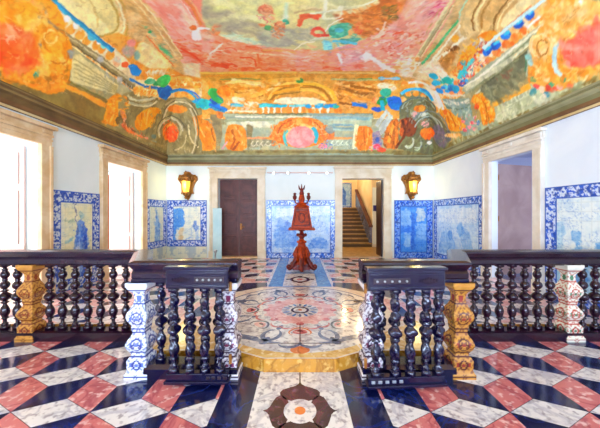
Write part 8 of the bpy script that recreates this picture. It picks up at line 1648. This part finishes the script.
# ------------------------------------------------------------------ carved lectern
LX, LY = 0.04, 6.35
lc = thing('lectern', 'tall carved red wooden lectern standing in the middle of the inlaid floor', 'lectern', (LX, LY, UP-.03))
def ball(bm, c, r, sx=1, sz=1, seg=14):
    q = bmesh.ops.create_uvsphere(bm, u_segments=seg, v_segments=8, radius=r)['verts']
    for v in q: v.co = Vector((v.co.x*sx+c[0], v.co.y+c[1], v.co.z*sz+c[2]))
bm = bmesh.new()                       # triangular plinth under the shaft
prism(bm, [(-.20, -.16), (.20, -.16), (.24, .2), (-.24, .2)], .08, .16); prism(bm, [(-.16, -.12), (.16, -.12), (.18, .16), (-.18, .16)], .16, .22)
ob('base', bm, M['lectern_dark'], lc)
for ax, ay in ((-.25, -.10), (.25, -.10), (0.0, -.18), (-.2, .2), (.2, .2)):      # scroll feet
    bm = bmesh.new(); n = Vector((ax, ay, 0)).normalized(); pts = []; rad = []
    for i in range(16):
        f = i/15
        pts.append((n.x*(.08+.24*f**.8), n.y*(.08+.24*f**.8), .44-.36*math.sin(f*PI/2)+.04*f)); rad.append(.06-.012*f)
    cen = Vector(pts[-1])+Vector((0, 0, .05))
    for i in range(1, 14):
        a = -PI/2+i*.45; r = .05*(1-i/16)
        pts.append((cen.x+n.x*r*math.cos(a), cen.y+n.y*r*math.cos(a), cen.z+r*math.sin(a))); rad.append(.036-.0015*i)
    tube(bm, pts, rad, 10); ob('foot', bm, M['lectern_dark'], lc, True)
bm = bmesh.new()
lathe(bm, [(.16, .20), (.17, .24), (.12, .28), (.13, .33), (.17, .40), (.175, .47), (.14, .56), (.10, .64), (.085, .70), (.12, .72), (.12, .75), (.07, .77), (.055, .80)], 24)
for k in range(8):
    a = k*PI/4; tube(bm, [(.14*math.cos(a), .14*math.sin(a), .28), (.185*math.cos(a), .185*math.sin(a), .44), (.12*math.cos(a), .12*math.sin(a), .62)], [.02, .032, .012], 6)
ob('shaft', bm, M['lectern'], lc, True)
bm = bmesh.new(); ball(bm, (0, 0, .88), .075, 1.1, 1); lathe(bm, [(.06, .78), (.05, .81), (.06, .83)], 16); lathe(bm, [(.05, .94), (.04, .98), (.09, 1.01), (.09, 1.04)], 16); ball(bm, (-.09, 0, .9), .04); ball(bm, (.09, 0, .9), .04)
ob('pivot', bm, M['lectern_dark'], lc, True)
# four-faced book rest
bm = bmesh.new()
prism(bm, [(-.27, -.27), (.27, -.27), (.27, .27), (-.27, .27)], 1.03, 1.075)
def frus(bm, r0, r1, z0, z1):
    v = [bm.verts.new((x*r, y*r, z)) for r, z in ((r0, z0), (r1, z1)) for x, y in ((-1, -1), (1, -1), (1, 1), (-1, 1))]
    for f in ((3, 2, 1, 0), (4, 5, 6, 7)): bm.faces.new([v[i] for i in f])
    for i in range(4): bm.faces.new((v[i], v[(i+1) % 4], v[4+(i+1) % 4], v[4+i]))
frus(bm, .245, .165, 1.075, 1.56)
for x in (-.28, .28):
    tube(bm, [(x, -.28, 1.05), (x, .28, 1.05)], .03, 10)
tube(bm, [(-.29, -.28, 1.05), (.29, -.28, 1.05)], .026, 10)
ob('book_rest', bm, M['lectern'], lc)
bm = bmesh.new(); v = []
def onface(x, z): 
    r = .245-(z-1.075)/.485*.08; return (x, -r-.008, z)
for x0, x1, z0, z1 in ((-.19, .19, 1.12, 1.15), (-.14, .14, 1.48, 1.51)): tube(bm, [onface(x0, z0+.01), onface(x1, z1-.01)], .012, 6)
for s in (-1, 1): tube(bm, [onface(s*.19, 1.13), onface(s*.135, 1.5)], .012, 6)
tube(bm, [onface(.07*math.cos(2*PI*i/16), 1.31+.11*math.sin(2*PI*i/16)) for i in range(17)], .014, 6)
ob('carved_panel', bm, M['lectern_dark'], lc)
bm = bmesh.new(); frus(bm, .20, .14, 1.56, 1.60); frus(bm, .14, .10, 1.60, 1.64); lathe(bm, [(.10, 1.62), (.06, 1.68), (.075, 1.76), (.06, 1.84), (.04, 1.88), (.03, 1.90)], 16)
ob('crowning_block', bm, M['lectern'], lc, False)
for s in (-1, 1):
    bm = bmesh.new(); tube(bm, [(s*.06, 0, 1.66), (s*.14, 0, 1.66), (s*.165, 0, 1.74)], .018, 8); lathe(bm, [(.015, 1.73), (.045, 1.77), (.05, 1.82), (.025, 1.85), (.04, 1.89), (.015, 1.91)], 12, (s*.165, 0)); ob('side_finial', bm, M['lectern_dark'], lc, True)
bm = bmesh.new(); ball(bm, (0, 0, 1.95), .045, 1, 1.3); ball(bm, (0, -.02, 1.89), .05, 1.2, 1)
for x in (-.06, 0, .06): tube(bm, [(x*.5, 0, 1.98), (x, 0, 2.03), (x*1.2, 0, 2.09+.03*(x == 0))], [.016, .018, .006], 6)
tube(bm, [(-.07, 0, 2.0), (.07, 0, 2.0)], .014, 6)
ob('crown_finial', bm, M['lectern_dark'], lc, True)

# ------------------------------------------------------------------ wall lanterns
def lantern(x, label):
    t = thing('wall_lantern', label, 'lantern', (x, YB, 2.36), group='gilded wall lanterns')
    bm = bmesh.new()                   # scrolled back plate
    out = [(0, .46), (.07, .44), (.11, .38), (.20, .35), (.29, .31), (.31, .20), (.25, .13), (.20, .04), (.15, -.10), (.17, -.20), (.10, -.26), (.06, -.36), (0, -.44)]
    pts = out+[(-a, b) for a, b in out[-2:0:-1]]
    f0 = [bm.verts.new((a, -.03, b)) for a, b in pts]; f1 = [bm.verts.new((a, 0, b)) for a, b in pts]
    bm.faces.new(f0); bm.faces.new(f1[::-1])
    for i in range(len(pts)): bm.faces.new((f0[i], f0[(i+1) % len(pts)], f1[(i+1) % len(pts)], f1[i]))
    for s in (-1, 1):
        P = []; 
        for i in range(26):
            a = i*.33; r = .10*(1-i/30); P.append((s*(.215+r*math.cos(a+1.2)), -.06, .23+r*math.sin(a+1.2)))
        tube(bm, P, .030, 8)
        tube(bm, [(s*.20, -.05, .15), (s*.17, -.06, .02), (s*.16, -.06, -.16), (s*.19, -.05, -.24)], .02, 8)
    ob('back_plate', bm, M['gilt'], t, False)
    bm = bmesh.new(); lathe(bm, [(.17, .13), (.16, .17), (.12, .21), (.13, .25), (.07, .31), (.05, .36), (.07, .39), (.03, .43), (.01, .46)], 8, (0, -.17)); tube(bm, [(0, 0, .3), (0, -.17, .33)], .025, 8); ob('cap', bm, M['gilt'], t)
    bm = bmesh.new(); lathe(bm, [(.085, -.20), (.13, .13)], 6, (0, -.17)); ob('glass', bm, M['glow'], t)
    bm = bmesh.new()
    for k in range(6):
        a = k*PI/3; tube(bm, [(.10*math.cos(a), -.17+.10*math.sin(a), -.20), (.15*math.cos(a), -.17+.15*math.sin(a), .14)], .009, 6)
    lathe(bm, [(.02, -.40), (.05, -.36), (.03, -.32), (.09, -.27), (.115, -.23), (.12, -.195), (.10, -.19)], 12, (0, -.17))
    ob('cage', bm, M['gilt'], t)
    l = bpy.data.lights.new('lantern_light', 'POINT'); l.energy = 14; l.color = (1, .85, .42); l.shadow_soft_size = .1
    o = bpy.data.objects.new('lantern_light', l); COL.objects.link(o); o.location = (x, YB-.42, 2.34)
lantern(-3.48, 'gilded wall lantern with lit glass, left of the brown double door')
lantern(3.45, 'gilded wall lantern with lit glass, right of the stair doorway')

# track of small spots over the centre panel
tr = thing('track_light', 'thin pale track with small spotlights above the central tile panel', 'spotlight track', (0, YB, 2.78))
bm = newbox(-1.02, 1.02, -.06, 0, -.015, .015, bev=.004); ob('rail', bm, M['whitewood'], tr)
for x in (-.80, -.37, .27, .82):
    bm = bmesh.new(); tube(bm, [(x, -.05, 0), (x, -.10, -.02)], .02, 10); tube(bm, [(x, -.08, -.01), (x, -.17, -.03)], .034, 12); s = ob('spot', bm, M['whitewood'], tr)
    bm = bmesh.new(); tube(bm, [(x, -.171, -.03), (x, -.176, -.031)], .03, 12); ob('bulb', bm, M['bulb'], s)

# pale board and small stanchion in the left back doorway
bm = newbox(-2.67, -2.40, YB-.14, YB-.115, UP, 1.68, bev=.006)
tag(ob('information_board', bm, M['board']), 'tall pale blue board leaning in the left side of the brown doorway', 'board')
s = thing('stanchion', 'short steel stanchion at the foot of the pale board', 'stanchion', (-2.52, YB-.35, UP))
bm = bmesh.new(); lathe(bm, [(.07, 0), (.07, .02), (.03, .03), (.02, .05)], 16); ob('foot', bm, M['metal'], s, True)
bm = bmesh.new(); lathe(bm, [(.02, .04), (.02, .22), (.04, .23), (.05, .26), (.05, .30), (.02, .31)], 14); ob('post', bm, M['metal'], s, True)

# ------------------------------------------------------------------ light
def area(name, loc, rot, sx, sy, e, col=(1, 1, 1)):
    l = bpy.data.lights.new(name, 'AREA'); l.shape = 'RECTANGLE'; l.size = sx; l.size_y = sy; l.energy = e; l.color = col
    o = bpy.data.objects.new(name, l); COL.objects.link(o); o.location = loc; o.rotation_euler = rot; return o
area('open_sky_outside', (-XW-4.2, 2.6, 2.6), (0, math.radians(-90-4), 0), 5.0, 13.0, 3300, (1.0, .95, .90))
for i, (a, b) in enumerate(FW):        # lights added at the unseen front windows, tilted up to brighten the ceiling
    area('window_daylight', ((a+b)/2, YF-.36, 1.9), (math.radians(90+40), 0, 0), 1.25, 1.95, 520, (.56, .72, 1.0))
area('side_room_window', (6.5, 3.3, 1.7), (math.radians(90), 0, 0), 1.5, 1.8, 70, (.9, .9, 1))  # area light added to brighten the side room, which has no window
for loc, e in (((2.2, 9.6, 2.9), 45), ((2.0, 12.6, 3.6), 90)):
    l = bpy.data.lights.new('hall_lamp', 'POINT'); l.energy = e; l.color = (1, .80, .50); l.shadow_soft_size = .15
    o = bpy.data.objects.new('hall_lamp', l); COL.objects.link(o); o.location = loc
W = bpy.data.worlds.new('World'); sc.world = W; W.use_nodes = True
bg = W.node_tree.nodes['Background']; bg.inputs['Color'].default_value = (.75, .87, 1, 1); bg.inputs['Strength'].default_value = 2.5

cam = bpy.data.cameras.new('Camera'); cam.sensor_width = 36; cam.lens = 36*265/600; cam.clip_start = .05
co = bpy.data.objects.new('Camera', cam); COL.objects.link(co); co.location = (0, 0, 1.5); co.rotation_euler = (PI/2, 0, 0); sc.camera = co
sc.view_settings.view_transform = 'Standard'; sc.view_settings.look = 'None'; sc.view_settings.exposure = -0.08; sc.view_settings.gamma = 1
sc.cycles.use_denoising = True; sc.cycles.max_bounces = 8; sc.cycles.diffuse_bounces = 5; sc.cycles.sample_clamp_indirect = 8
